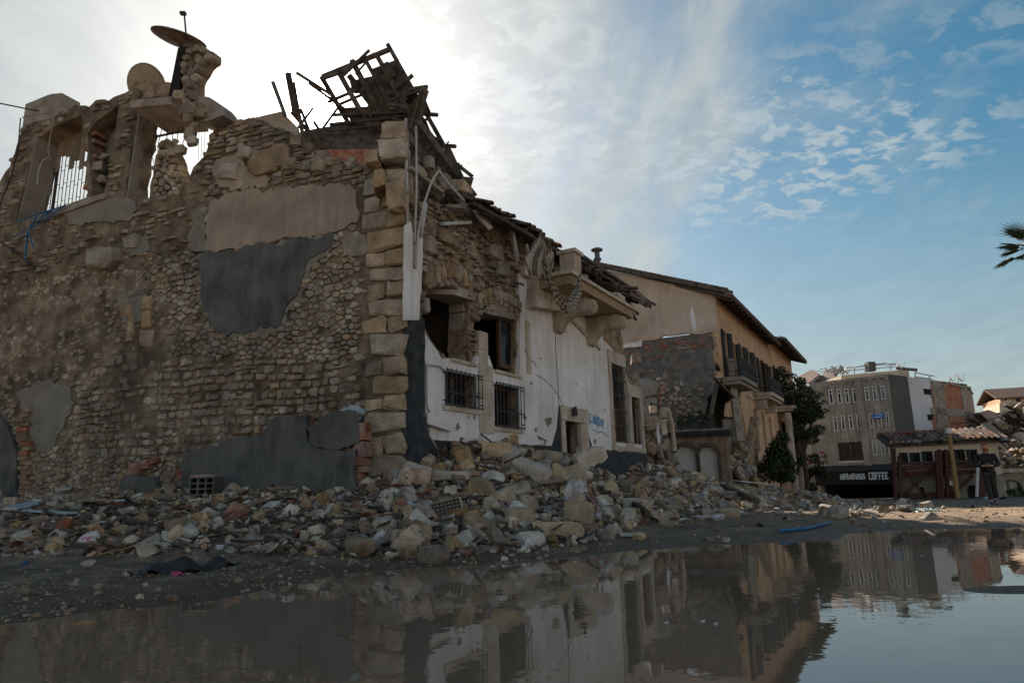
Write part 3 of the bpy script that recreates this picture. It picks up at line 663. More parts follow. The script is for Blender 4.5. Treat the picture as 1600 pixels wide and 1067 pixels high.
# splinters, tile and brick shards worked into the heaps
for nm_, mt_, n_, lb_ in (('splinters', m_wood, 260, 'dark timber splinters in the rubble'), ('splinters', m_woodl, 150, 'pale timber splinters in the rubble'), ('tile_shards', m_tile, 420, 'broken roof tile and brick shards in the rubble'), ('plaster_shards', m_rockw, 130, 'white plaster flakes in the rubble')):
    mb = MB()
    while n_ > 0:
        u, v = R.uniform(-30, 1290), R.uniform(684, 878)
        if not inside([(u, v)], RUB_PX)[0]: continue
        n_ -= 1; p = on_ground(u, v) + Vector((0, 0, .05)); q = Matrix.Rotation(R.uniform(0, 6.3), 3, 'Z') @ Matrix.Rotation(R.uniform(-1.1, 1.1), 3, 'X') @ Matrix.Rotation(R.uniform(-.4, .4), 3, 'Y'); k_ = 1 + .02 * p.y
        if nm_ == 'splinters': mb.box(p, (R.uniform(.15, .7) * k_, R.uniform(.015, .05), R.uniform(.012, .035)), q)
        else: mb.box(p, (R.uniform(.05, .2) * k_, R.uniform(.04, .12) * k_, R.uniform(.012, .03)), q, R.uniform(.6, 1.))
    setting(nm_, mb, mt_, 'stuff', label=lb_)
# gravel on mud and lane
N_ = 60000; X = rs.uniform(-9, 20, N_); Y = rs.uniform(3.2, 27, N_)
dd = edge_dist(np.stack([X, Y], 1), SHORE); ins = inside(np.stack([X, Y], 1), SHORE)
pr = np.where(ins, 0, np.where(dd < 1.6, .55, .28)) * np.clip(.4 + 2. * fbm(X * 1.2, Y * 1.2, 3, 8), .08, 1) * np.clip(14 / Y, .3, 1)
ok = rs.uniform(0, 1, N_) < pr; X = X[ok]; Y = Y[ok]; Z = ground(X, Y)
sz = .009 * (rs.pareto(2.6, len(X)) + 1) * (1 + .03 * Y); sz = np.clip(sz, 0, .05)
xb = rs.uniform(-8.5, 4, 30000); yb = rs.uniform(3.6, 9.5, 30000); db = edge_dist(np.stack([xb, yb], 1), SHORE); kb = (~inside(np.stack([xb, yb], 1), SHORE)) & (db < 2.6) & (rs.uniform(0, 1, 30000) < np.clip(.35 + 1.8 * fbm(xb * 1.5, yb * 1.5, 3, 18), .05, .9)); xb = xb[kb]; yb = yb[kb]
X = np.append(X, xb); Y = np.append(Y, yb); Z = np.append(Z, ground(xb, yb)); sz = np.append(sz, np.clip(.007 * (rs.pareto(2.4, len(xb)) + 1), 0, .045))
pm = rs.permutation(len(X)); X, Y, Z, sz = X[pm], Y[pm], Z[pm], sz[pm]
half = len(X) * 2 // 3
mb = soup(MB(), SMALL[:6], np.stack([X, Y, Z + sz * .25], 1)[:half], sz[:half], rs); setting('gravel', mb, m_rockm, 'stuff', label='dark gravel on the muddy shore and lane')
mb = soup(MB(), SMALL[:6], np.stack([X, Y, Z + sz * .25], 1)[half:], sz[half:], rs); setting('gravel', mb, m_rock, 'stuff', label='pale gravel on the muddy shore and lane')
# rubble scattered in a low drift across the lane by the pale boulder
pts = [on_ground(R.gauss(1330, 60), R.gauss(795, 7)) for k in range(130)] + [on_ground(R.uniform(1180, 1420), R.uniform(783, 800)) for k in range(90)]
mb = soup(MB(), SMALL, [np.array(p) + [0, 0, .03] for p in pts], [min(.05 * R.paretovariate(2.2), .2) for p in pts], rs); setting('small_rubble', mb, m_rock, 'stuff', label='low drift of rubble across the open lane')
# ------------------------------------------------------------------ masonry
def stone_geo(fr, poly, n, depth, rs, back=.10):
    P = np.array(poly); c = P.mean(0); k = len(P)
    rings = []
    for sc_, nn in ((1.0, n - back), (1.0, n + depth * .45), (.90, n + depth * .88), (.62, n + depth * 1.02)):
        Q = c + (P - c) * sc_ + rs.uniform(-1, 1, P.shape) * .10 * np.abs(P - c).mean() * (sc_ < 1)
        tl = rs.uniform(-.12, .12, 2)
        rings.append([fr.w(a, z, nn + (0 if nn < n else float(rs.uniform(-.12, .12)) * depth + float(((a, z) - c) @ tl) * .5)) for a, z in Q])
    V = [p for r_ in rings for p in r_] + [fr.w(c[0], c[1], n + depth * float(rs.uniform(.95, 1.15)))]
    Fc = []
    for i in range(3):
        for j in range(k): Fc.append((i * k + j, i * k + (j + 1) % k, (i + 1) * k + (j + 1) % k, (i + 1) * k + j))
    Fc += [(3 * k + j, 3 * k + (j + 1) % k, 4 * k) for j in range(k)]
    return np.array([tuple(p) for p in V]), Fc
def octo(x0, x1, z0, z1, cut, rs):
    w, h = x1 - x0, z1 - z0; c = lambda: float(rs.uniform(.3, 1.3)) * cut * min(w, h)
    a = [(x0 + c(), z0), (x1 - c(), z0), (x1, z0 + c()), (x1, z1 - c()), (x1 - c(), z1), (x0 + c(), z1), (x0, z1 - c()), (x0, z0 + c())]
    j = .13 * min(w, h); an = float(rs.uniform(-.16, .16)) * min(1., h / w + .2); mx, mz = (x0 + x1) / 2, (z0 + z1) / 2; ca, sa = math.cos(an), math.sin(an)
    a = [(mx + (p - mx) * ca - (q - mz) * sa, mz + (p - mx) * sa + (q - mz) * ca) for p, q in a]
    return [(p + float(rs.uniform(-j, j)), q + float(rs.uniform(-j, j))) for p, q in a]
def courses(s0, s1, z0, z1, hr, wr, rs, gap=.02, cut=.26, warp=.1, wseed=3):
    out = []; z = z0
    while z < z1:
        h = float(rs.uniform(*hr)); s_ = s0 - float(rs.uniform(0, wr[1]))
        while s_ < s1:
            w = float(rs.uniform(*wr)); hh = h * float(rs.uniform(.72, 1.08))
            if w < h * .55 and rs.uniform() < .5: w = h * .8
            cells = [(s_, s_ + w, z, z + hh)]
            if hh > hr[0] * 1.25 and rs.uniform() < .2: mz = z + hh * float(rs.uniform(.4, .6)); cells = [(s_, s_ + w, z, mz), (s_, s_ + w, mz, z + hh)]
            for a, b, c, d in cells:
                g = gap * float(rs.uniform(.4, 1.5)) / 2; pl = octo(a + g, b - g, c + g, d - g, cut, rs)
                dz = warp * 2 * float(fbm([a * .45], [c * .3], 3, wseed)[0]); ds = .05 * float(rs.uniform(-1, 1))
                out.append([(x + ds, y + dz) for x, y in pl])
            s_ += w
        z += h
    return out
def vor_cells(s0, s1, z0, z1, rmin, rmax, rs, asp=1.3, gap=.012):
    """irregular rubble bond: Voronoi cells of unevenly sized seeds"""
    P = np.zeros((0, 2)); rad_ = np.zeros(0); Z0, Z1 = z0 * asp, z1 * asp; area = (s1 - s0) * (Z1 - Z0)
    for r in np.geomspace(rmax, rmin, 6):
        n = int(area / (r * r) * (.22 if r > rmin * 1.05 else 1.3))
        for c in np.stack([rs.uniform(s0, s1, n), rs.uniform(Z0, Z1, n)], 1):
            if len(P) and (((P - c) ** 2).sum(1) < (.85 * (rad_ + r)) ** 2).any(): continue
            P = np.vstack([P, c]); rad_ = np.append(rad_, r)
    v, e, f, *_ = geometry.delaunay_2d_cdt([Vector(p) for p in P], [], [], 0, 1e-7); V = np.array([tuple(p) for p in v]); cells = {}
    for t in f:
        a, b, c = V[list(t)]; d = 2 * (a[0] * (b[1] - c[1]) + b[0] * (c[1] - a[1]) + c[0] * (a[1] - b[1]))
        if abs(d) < 1e-9: continue
        A, B, C = a @ a, b @ b, c @ c; cc = np.array([(A * (b[1] - c[1]) + B * (c[1] - a[1]) + C * (a[1] - b[1])) / d, (A * (c[0] - b[0]) + B * (a[0] - c[0]) + C * (b[0] - a[0])) / d])
        for i in t: cells.setdefault(i, []).append(cc)
    out = []
    for i, l in cells.items():
        l = np.array(l)
        if len(l) < 4 or np.abs(l - V[i]).max() > rmax * 3: continue
        c = l.mean(0); l = l[np.argsort(np.arctan2(l[:, 1] - c[1], l[:, 0] - c[0]))]; R_ = np.hypot(*(l - c).T).mean()
        l = c + (l - c) * max(.5, 1 - gap * float(rs.uniform(.6, 2.2)) / R_) + rs.uniform(-.05, .05, l.shape) * R_
        k = len(l); q = []
        for j in range(k):          # knock the corners off
            a, b, d = l[j - 1], l[j], l[(j + 1) % k]
            if k <= 6: q += [b + (a - b) * .2, b + (d - b) * .2]
            else: q.append(b)
        out.append([(float(p[0]), float(p[1]) / asp) for p in q])
    return out
def fill_stones(th, parent, fr, cells, n, depthf, keep, rs, mats, limit, name='stone', stuff=True):
    ok = []
    C = np.array([np.mean(p, 0) for p in cells]); kp = keep(C)
    for p, c, q in zip(cells, C, kp):
        if not q: continue
        d = depthf(c)
        if d is None: continue
        A = np.array(p); area = abs(np.dot(A[:, 0], np.roll(A[:, 1], 1)) - np.dot(A[:, 1], np.roll(A[:, 0], 1))) / 2 * (.5 + d * 8)
        ok.append((area, p, d))
    ok.sort(key=lambda t: -t[0]); rest_ = [MB() for q in mats]
    for i, (area, p, d) in enumerate(ok):
        V, Fc = stone_geo(fr, p, n, d, rs); mi = 0 if len(mats) == 1 or rs.uniform() < .95 else 1
        if i < limit: mb = MB(); mb.arr(V, Fc); th.part(name, mb, mats[mi], parent)
        else: rest_[mi].arr(V, Fc)
    for mb, mt in zip(rest_, mats):
        if mb.v: th.part('small_stones', mb, mt, parent, kind='stuff')

house = Thing('ruined_stone_house', 'ruined stone house with white street front, collapsed roof timbers and rubble at its foot', 'house', (L.O.x, L.O.y, 0))
H = house
rs = np.random.RandomState(3)
# ---- side wall
L_OUT = L.pts([(633, 860), (633, 276), (618, 262), (600, 258), (560, 262), (530, 250), (500, 246), (470, 226), (452, 205), (432, 200), (415, 190), (398, 187), (372, 190), (352, 199), (334, 203), (326, 222), (318, 243), (302, 262), (293, 290), (262, 303), (232, 311), (196, 309), (216, 178), (214, 138), (196, 146), (178, 152), (152, 158), (140, 168), (118, 165), (104, 172), (86, 182), (60, 190), (38, 196), (30, 214), (22, 240), (8, 268), (0, 284), (-25, 300), (-60, 330), (-90, 345), (-120, 350), (-140, 870)])
HOLE_A = L.pts([(24, 346), (58, 216), (84, 198), (127, 180), (129, 206), (138, 240), (133, 285), (142, 316)])
HOLE_B = L.pts([(146, 312), (141, 262), (136, 208), (160, 182), (186, 163), (181, 205), (172, 250), (164, 300)])
WT = .62
mb = MB(); slab(mb, L, L_OUT, [HOLE_A, HOLE_B], -WT, 0, .16, .045, .02, .05, 2.2, 5, frozen={0, len(L_OUT) - 1})
side = H.part('side_wall', mb, m_mortar)
PATCH_DARK = L.pts([(319, 398), (345, 396), (372, 398), (398, 386), (430, 381), (470, 375), (505, 372), (524, 366), (520, 384), (506, 397), (494, 402), (482, 414), (476, 435), (468, 455), (452, 478), (445, 510), (420, 514), (395, 517), (356, 520), (338, 508), (330, 490), (318, 470)])
BAND = L.pts([(563, 342), (558, 300), (548, 288), (470, 292), (420, 298), (372, 300), (330, 318), (322, 345), (324, 398), (345, 394), (372, 395), (400, 384), (430, 379), (470, 371), (526, 362)])
BAND2 = L.pts([(385, 262), (384, 238), (372, 240), (340, 250), (334, 268), (338, 290), (372, 298), (420, 294), (425, 280)])
PATCH_LEFT = L.pts([(196, 388), (232, 366), (236, 392), (208, 402)])
PATCH_OLD = L.pts([(22, 612), (60, 600), (112, 600), (120, 630), (100, 670), (84, 700), (62, 706), (40, 690), (40, 650)])
SILL_PATCH = L.pts([(100, 325), (140, 318), (160, 310), (196, 312), (214, 322), (205, 345), (160, 350), (110, 352)])
def not_in(polys, inflate=0.):
    def k(C):
        ok = inside(C, L_OUT) & (edge_dist(C, L_OUT) > .06)
        for p in polys: ok &= ~inside(C, p) & (edge_dist(C, p) > inflate)
        return ok
    return k
BRICKREM = L.pts([(284, 760), (288, 702), (345, 690), (412, 668), (416, 652), (482, 646), (484, 640), (560, 640), (572, 660), (568, 760)])
hide = [HOLE_A, HOLE_B, PATCH_DARK, BAND, BAND2]
def side_depth(c):
    s_, z = c; v_ = float(fbm([s_ * .55], [z * .6], 3, 17)[0])
    bare = .045 + .08 * v_ + (.02 if z < 4.2 and s_ < 5 else 0) - (.03 if s_ > 6 and z > 3.5 else 0)
    bare *= .6 + .8 * R.random()
    return max(bare, .012) if R.random() < (.93 if bare > .03 else .45) else None
qL = 1.05    # quoin zone kept clear of rubble stones
COURSED = L.pts([(90, 700), (95, 560), (200, 548), (330, 560), (560, 560), (575, 650), (400, 690), (250, 720)])
cells = courses(qL, 10.5, -.1, 4.6, (.13, .21), (.13, .28), rs, .028, .3, .14)
cells = [c for c, k_ in zip(cells, inside([np.mean(c, 0) for c in cells], COURSED)) if k_]
vc = vor_cells(qL - .1, 13.2, -.1, 6.35, .054, .14, rs, 1.45, .010)
cells += [c for c, k_ in zip(vc, inside([np.mean(c, 0) for c in vc], COURSED)) if not k_]
fill_stones(H, side, L, cells, .0, side_depth, not_in(hide + [PATCH_OLD, PATCH_LEFT], .05), rs, [m_stone, m_quoin], 230)
cells = courses(1.0, 13.2, 6.3, 12., (.09, .16), (.14, .34), rs, .02, .28, .1, 8)
fill_stones(H, side, L, cells, .0, lambda c: (.03 + .05 * R.random()) if (c[0] < 5.3 and c[1] > 6.9) or R.random() < .35 else None, not_in(hide + [SILL_PATCH], .08), rs, [m_stone, m_quoin], 70)
# ragged top edge: loose blocks bedded along the broken crest
mbs = MB(); crest = L.pts([(625, 262), (600, 256), (560, 260), (530, 248), (500, 244), (470, 226), (450, 206), (430, 200), (398, 187), (352, 199), (326, 216)])
for i in range(len(crest) - 1):
    for k_ in range(5):
        t = R.random(); a = crest[i]; b = crest[i + 1]
        soup(mbs, BIG, [np.array(L.w(a[0] + (b[0] - a[0]) * t, a[1] + (b[1] - a[1]) * t + R.uniform(-.12, .06), R.uniform(-.5, .0)))], [R.uniform(.06, .17)], rs, 1)
H.part('crest_rubble', mbs, m_stone, side, kind='stuff')
for (u, v, w, h) in ((416, 256, 60, 50), (440, 248, 34, 40), (385, 240, 30, 24), (455, 258, 26, 22), (500, 262, 30, 22), (360, 268, 44, 30), (590, 246, 22, 20)):
    c = L.px(u, v); a = w / FPX * 14 / 2; b = h / FPX * 14 / 2; V, Fc = stone_geo(L, octo(c[0] - a, c[0] + a, c[1] - b, c[1] + b, .2, rs), .0, .14, rs); mb = MB(); mb.arr(V, Fc); H.part('stone', mb, m_quoin, side)
# render patches
def patch(poly, n0, n1, mt, name, jag=.05, parent=side, label=None, disp=.012, step=.085, holes=()):
    mb = MB(); slab(mb, L, poly, holes, n0, n1, step, jag, jag * .6, disp, 1.5, R.randrange(99)); return H.part(name, mb, mt, parent, label=label)
patch(PATCH_DARK, -.05, .075, m_pdark, 'render_patch', .06, label='dark grey cement render patch with ragged edges')
patch([(a + (a - 3.4) * .05, z_ - .05 + (z_ - 5.4) * .06) for a, z_ in PATCH_DARK], -.05, .045, m_pgrey, 'undercoat', .09)
patch(BAND, -.05, .05, m_pbeige, 'render_patch', .05, label='pinkish beige render band')
patch(BAND2, -.05, .05, m_pbeige, 'render_patch', .05)
patch(PATCH_LEFT, -.05, .06, m_pgrey, 'render_patch', .04)
patch(PATCH_OLD, -.05, .035, m_pgrey, 'render_patch', .06)
patch(SILL_PATCH, -.05, .06, m_pgrey, 'render_patch', .05)
patch(L.pts([(300, 332), (322, 322), (322, 392), (298, 398)]), -.05, .045, m_pgrey, 'render_patch', .05)
patch(L.pts([(180, 470), (205, 455), (232, 460), (230, 500), (200, 505)]), -.05, .045, m_pgrey, 'render_patch', .06)
patch(L.pts([(-135, 640), (-60, 644), (6, 648), (22, 668), (36, 712), (34, 775), (-138, 775)]), -.05, .16, m_pdark, 'render_patch', .03, label='dark grey render slab at the far left end')
# projecting rough lumps under the windows
for (u, v, w, h, d) in ((170, 408, 60, 36, .32), (208, 380, 34, 26, .12), (560, 385, 40, 30, .08)):
    c = L.px(u, v); a = w / FPX * 16 / 2; b = h / FPX * 16 / 2; V, Fc = stone_geo(L, octo(c[0] - a, c[0] + a, c[1] - b, c[1] + b, .25, rs), 0, d, rs); mb = MB(); mb.arr(V, Fc); H.part('stone_lump', mb, m_conc, side)
# four cut stones set in the wall like an old niche
for (u, v, w, h) in ((214, 458, 32, 9), (200, 484, 22, 22), (232, 474, 20, 25), (230, 500, 18, 26), (232, 528, 26, 25), (206, 512, 12, 40)):
    c = L.px(u, v); a = w / FPX * 16.5 / 2; b = h / FPX * 16.5 / 2; V, Fc = stone_geo(L, octo(c[0] - a, c[0] + a, c[1] - b, c[1] + b, .08, rs), 0, .07, rs); mb = MB(); mb.arr(V, Fc); H.part('cut_stone', mb, m_ashlar if w < 24 and h > 23 else m_quoin, side)
# quoins at the corner, both faces in one block
z = -.2; kq = 0
while z < 6.9:
    h = R.uniform(.30, .46); ws = R.uniform(.55, .95) if kq % 2 else R.uniform(.36, .5); d = R.uniform(.015, .06)
    big = MB(); lean = .012 * (z - 3)
    V, Fc = stone_geo(L, octo(-.02, ws, z + .012, z + h - .012, .17, rs), .0, .05 + d, rs, .3); big.arr(V, Fc)
    H.part('quoin', big, m_ashlar if R.random() < .5 else m_quoin, side)
    if kq % 2 == 0 or R.random() < .4:      # second stone beside the short quoins
        V, Fc = stone_geo(L, octo(ws + .02, R.uniform(.85, 1.1), z + .02, z + h * R.uniform(.8, 1.), .16, rs), .0, .03 + d, rs, .3); big = MB(); big.arr(V, Fc)
        H.part('quoin', big, m_ashlar if R.random() < .3 else m_quoin, side)
    z += h; kq += 1
for (u0, v0, u1, v1, Y, mt) in ((594, 198, 640, 226, 12.9, m_ashlar), (592, 222, 640, 256, 12.9, m_quoin), (572, 243, 596, 262, 12.9, m_ashlar), (605, 288, 636, 332, 12.75, m_quoin), (586, 272, 606, 300, 12.75, m_ashlar)):
    a = at_depth((u0 + u1) / 2, (v0 + v1) / 2, Y); V, Fc = BIG[R.choice((0, 3, 6, 9))]; mb = MB(); W = V * np.array([(u1 - u0) / FPX * Y * .55, .30, (v1 - v0) / FPX * Y * .62]) + np.array(a); mb.arr(W, Fc); H.part('crown_block', mb, mt, side)

# ---- window 1 of the upper storey: reveals, lintel shade, broken boards and bars
def hole_fill(hole, n, grow=.06): c = np.mean(hole, 0); return [(c[0] + (a - c[0]) * (1 + grow), c[1] + (z - c[1]) * (1 + grow)) for a, z in hole]
mb = MB(); A = L.px(26, 346); B = L.px(58, 216); mb.add([L.w(A[0] - .01, A[1], .0), L.w(B[0] - .01, B[1], .0), L.w(B[0] - .05, B[1], -WT), L.w(A[0] - .05, A[1], -WT), L.w(A[0] - .05, A[1], .0), L.w(B[0] - .05, B[1], .0), L.w(B[0] - .10, B[1], -WT), L.w(A[0] - .10, A[1], -WT)], [(0, 1, 2, 3), (4, 5, 6, 7), (0, 4, 5, 1), (3, 2, 6, 7), (0, 3, 7, 4), (1, 5, 6, 2)])
H.part('window_reveal', mb, m_pgrey, side)
win = MB(); s0, z0 = L.px(62, 332, -.52); s1, z1 = L.px(135, 192, -.52)
# boards hanging in the upper part of the opening
bo = None
for k_ in range(9):
    a = s1 - .1 + (s0 + .2 - s1) * k_ / 9; w = (s0 - s1) / 9; lo = z0 + 1.05 + R.uniform(-.35, .45); 
    mb = MB(); mb.fbox(L, a, a + w * .96, lo, z1 + .35, -.50, -.48); H.part('board', mb, m_woodl, side)
mb = MB()
for k_ in range(13):
    a = s1 - .15 + (s0 + .25 - s1) * k_ / 12; mb.tube([L.w(a, z0 - .15, -.56), L.w(a, z1 + .3, -.56)], .011, 5)
for k_ in range(4):
    zz = z0 + .1 + k_ * .5
    for j_ in range(12):
        a = s1 - .15 + (s0 + .25 - s1) * j_ / 12; b = s1 - .15 + (s0 + .25 - s1) * (j_ + 1) / 12; o = .12 * (j_ % 2); mb.tube([L.w(a, zz + o, -.56), L.w(b, zz + o, -.56)], .009, 4)
H.part('window_bars', mb, m_iron, side)
mb = MB(); a = (s0 + s1) / 2 + .25; mb.beam(L.w(a, z0 - .1, -.54), L.w(a - .05, z1 + .3, -.54), .06, .05); H.part('window_post', mb, m_wood, side)
# ragged red brick edge between the two openings
for k_ in range(9):
    p = L.px(136 + R.uniform(-4, 3), 205 + k_ * 12); mb = MB(); mb.fbox(L, p[0] - .13, p[0] + .13, p[1] - .07, p[1] + .05, -.4, -.02 - R.uniform(0, .1), .012); H.part('brick', mb, m_brick if R.random() < .6 else m_conc, side)
# ---- niche 2: plastered back
mb = MB(); slab(mb, L, hole_fill(HOLE_B, 0, .5), (), -.58, -.50, .3, 0, 0, .01); H.part('niche_back', mb, m_pgrey, side)
for (u, v) in ((155, 262), (160, 280), (150, 300), (165, 245)):
    p = L.px(u, v, -.2); V, Fc = SMALL[R.randrange(18)]; mb = MB(); mb.arr(V * .14 + np.array(L.w(p[0], p[1], -.2)), Fc); H.part('loose_stone', mb, m_conc, side)
# ---- opening 3: plastered jamb, remnant masonry, canopy slabs, leaning pillar
A = L.px(198, 310); B = L.px(217, 178); JA = L.px(225, 310, -.72); JB = L.px(243, 200, -.72)
mb = MB(); mb.hexa([L.w(A[0], A[1] - .05, .02), L.w(A[0] - .06, A[1] - .05, .02), L.w(JA[0], A[1] - .05, -.72), L.w(JA[0] + .1, A[1] - .05, -.72), L.w(B[0], B[1], .02), L.w(B[0] - .06, B[1], .02), L.w(JB[0], B[1], -.72), L.w(JB[0] + .1, B[1], -.72)]); H.part('window_reveal', mb, m_pgrey, side)
mb = MB(); slab(mb, L, L.pts([(238, 316), (243, 285), (247, 262), (254, 240), (256, 224), (266, 218), (276, 228), (278, 246), (284, 262), (288, 275), (296, 300), (262, 316)], -.2), (), -.4, -.1, .12, .05, 0, .07, 3); H.part('masonry_stub', mb, m_core, side)
STUB = L.pts([(238, 316), (243, 285), (247, 262), (254, 240), (256, 224), (266, 218), (276, 228), (278, 246), (284, 262), (288, 275), (296, 300), (262, 316)], -.1)
fill_stones(H, side, L, vor_cells(5.4, 7.2, 7.2, 10.2, .06, .16, rs), -.1, lambda c: .06 + .1 * R.random(), lambda C: inside(C, STUB), rs, [m_stone], 40, 'stub_stone')
def slab3(s0, s1, z, n0, n1, th, tilt_s=0., tilt_n=0.):
    mb = MB(); mb.hexa([L.w(a, z + dz + (a - s0) * tilt_s + (n - n0) * tilt_n, n) for dz in (0, th) for a, n in ((s0, n0), (s1, n0), (s1, n1), (s0, n1))]); return mb
H.part('canopy_slab', slab3(6.05, 7.36, 9.72, -.75, .42, .2, .16, .10), m_conc, side)
mb = MB(); slab(mb, Frame((L.w(0, 0, .35).x, L.w(0, 0, .35).y), -70, -1), L.pts([(302, 186), (304, 166), (312, 150), (326, 152), (343, 166), (349, 180), (324, 189)], .35), (), -.55, 0, .2, .03, 0, .03, 2); H.part('canopy_slab', mb, m_conc, side)
p0 = L.px(287, 152, -.2); p1 = L.px(306, 84, -.2)
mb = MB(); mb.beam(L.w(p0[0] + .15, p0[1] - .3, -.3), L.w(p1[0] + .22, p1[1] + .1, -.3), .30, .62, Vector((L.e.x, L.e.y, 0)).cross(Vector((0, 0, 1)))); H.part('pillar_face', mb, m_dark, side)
mb = MB(); slab(mb, L, L.pts([(303, 156), (284, 140), (286, 100), (291, 80), (312, 76), (332, 80), (331, 92), (320, 101), (314, 112), (307, 124), (306, 140), (303, 150)], -.02), (), -.32, -.02, .10, .05, 0, .10, 4, 8); H.part('leaning_pillar', mb, m_core, side)
PIL = L.pts([(303, 156), (284, 140), (286, 100), (291, 80), (312, 76), (332, 80), (331, 92), (320, 101), (314, 112), (307, 124), (306, 140), (303, 150)], .02)
fill_stones(H, side, L, vor_cells(5.0, 7.0, 9.4, 12.2, .07, .17, rs), .0, lambda c: .05 + .1 * R.random(), lambda C: inside(C, PIL), rs, [m_stone], 40, 'pillar_stone')
hang = [(300, 148, 16), (288, 160, 15), (300, 170, 17), (312, 178, 16), (296, 184, 15), (303, 196, 13), (297, 208, 13), (300, 220, 12), (314, 164, 12), (280, 150, 14), (320, 172, 12), (272, 222, 11), (282, 234, 12), (292, 216, 10), (268, 238, 11), (286, 176, 13)]
for u, v, d in hang:
    p = L.px(u, v, .4); V, Fc = BIG[R.randrange(15)]; mb = MB(); k_ = d / FPX * 17.5 * .58; mb.arr((V * k_ * np.array([1, .8, 1])) + np.array(L.w(p[0], p[1], .38)), Fc); H.part('hanging_stone', mb, m_stone, side)
mb = slab(MB(), L, L.pts([(216, 180), (216, 142), (240, 132), (262, 134), (290, 138), (292, 152), (262, 156), (232, 164)], -.3), (), -.75, -.1, .14, .04, 0, .09, 3, 6); H.part('lintel_rubble', mb, m_core, side)
mb = MB()
for k_ in range(6):
    a = L.px(246 + k_ * 8, 206, -.5); mb.tube([L.w(a[0], a[1] + .25, -.5), L.w(a[0] + R.uniform(-.15, .15), a[1] - .15 - R.random() * .5, -.45), L.w(a[0] + R.uniform(-.2, .2), a[1] - .5 - R.random() * .6, -.4)], .009, 4)
mb.tube([L.w(*L.px(243, 214, -.5), -.5), L.w(*L.px(292, 204, -.5), -.5)], .03, 5); H.part('bent_bars', mb, m_iron, side)
# ---- chimney stub behind the left end
p = L.px(58, 176, -.8); mb = MB(); a0, a1 = L.px(32, 200, -.7)[0], L.px(88, 200, -.7)[0]; z1 = L.px(60, 155, -.7)[1]
mb.hexa([L.w(a, z_, n) for z_ in (p[1] - 1.2, z1) for a, n in ((a0, -1.3), (a1, -1.3), (a1, -.75), (a0, -.75))]); k_ = len(mb.v); am = (a0 + a1) / 2
mb.hexa([L.w(a0, z1 + .003, -1.3), L.w(a1, z1 + .003, -1.3), L.w(a1, z1 + .003, -.75), L.w(a0, z1 + .003, -.75), L.w(am + .1, z1 + .22, -1.1), L.w(am - .1, z1 + .22, -1.1), L.w(am - .1, z1 + .22, -.9), L.w(am + .1, z1 + .22, -.9)])
H.part('chimney', mb, m_conc, side)
# sill ledge
mb = MB(); slab(mb, L, L.pts([(60, 342), (140, 312), (172, 305), (172, 312), (142, 322), (62, 350)]), (), -.1, .12, .2, .01, 0, .01); H.part('sill', mb, m_conc, side)

# ---- street front
W1 = F.pts([(664, 502), (667, 470), (678, 450), (700, 446), (733, 462), (739, 480), (736, 515), (735, 545), (743, 567), (705, 558), (690, 545), (676, 528)])
W2 = F.pts([(743, 520), (748, 492), (762, 486), (810, 500), (809, 585), (774, 577), (767, 550), (750, 546)])
def rect(a, b, c, d): return [(a, c), (b, c), (b, d), (a, d)]
G1 = rect(1.27, 2.50, 2.52, 3.25); G2 = rect(3.23, 4.42, 2.2, 3.2); DOOR = rect(6.86, 7.86, .2, 2.57); T1 = rect(10.66, 11.72, 2.15, 4.72); T2 = rect(12.36, 13.24, 2.15, 3.78)
HOLES = [W1, W2, G1, G2, DOOR, T1, T2]
F_OUT = [(.02, -.6), (13.7, -.6), (13.7, 3.9), (13.3, 4.2), (12.3, 4.6), (12.1, 7.3), (9, 7.25), (5, 7.2), (3.2, 7.0), (2.2, 6.9), (1.2, 6.95), (.5, 6.7), (.02, 6.6)]
mb = MB(); slab(mb, F, F_OUT, HOLES, -.62, -.10, .22, .04, .015, .10, 2.4, 12, frozen={0, 1, len(F_OUT) - 1}); front = H.part('front_wall', mb, m_core)
# exposed rubble masonry above the plaster
BARE = F.pts([(640, 320), (640, 280), (700, 310), (745, 350), (800, 372), (826, 392), (815, 430), (815, 500), (745, 500), (745, 552), (700, 560), (660, 520), (655, 500), (660, 400)])
def bare_keep(C):
    ok = inside(C, BARE) & inside(C, F_OUT)
    for h in HOLES: ok &= ~inside(C, h) & (edge_dist(C, h) > .03)
    return ok
cells = courses(.1, 5.2, 3.4, 7.1, (.07, .19), (.08, .30), rs, .02, .34, .28, 6)
fill_stones(H, front, F, cells, -.10, lambda c: .03 + .13 * R.random() ** 2 if R.random() < .8 else None, bare_keep, rs, [m_stone, m_quoin], 150)
for (u, v, w, h, d) in ((800, 470, 40, 16, .1), (664, 478, 10, 26, .16), (745, 340, 34, 22, .3), (785, 420, 30, 24, .12), (700, 372, 34, 20, .12), (775, 395, 36, 26, .15), (722, 300, 30, 24, .25), (730, 330, 42, 22, .2), (668, 385, 18, 28, .2), (672, 440, 22, 28, .16)):
    c = F.px(u, v); k_ = F.w(c[0], 0).y / FPX; ax_ = w * k_ * .62; b = h * k_ / 2; V, Fc = stone_geo(F, octo(c[0] - ax_, c[0] + ax_, c[1] - b, c[1] + b, .22, rs), -.06, d, rs, .2); mb = MB(); mb.arr(V, Fc); H.part('stone', mb, m_quoin if R.random() < .6 else m_stone, front)
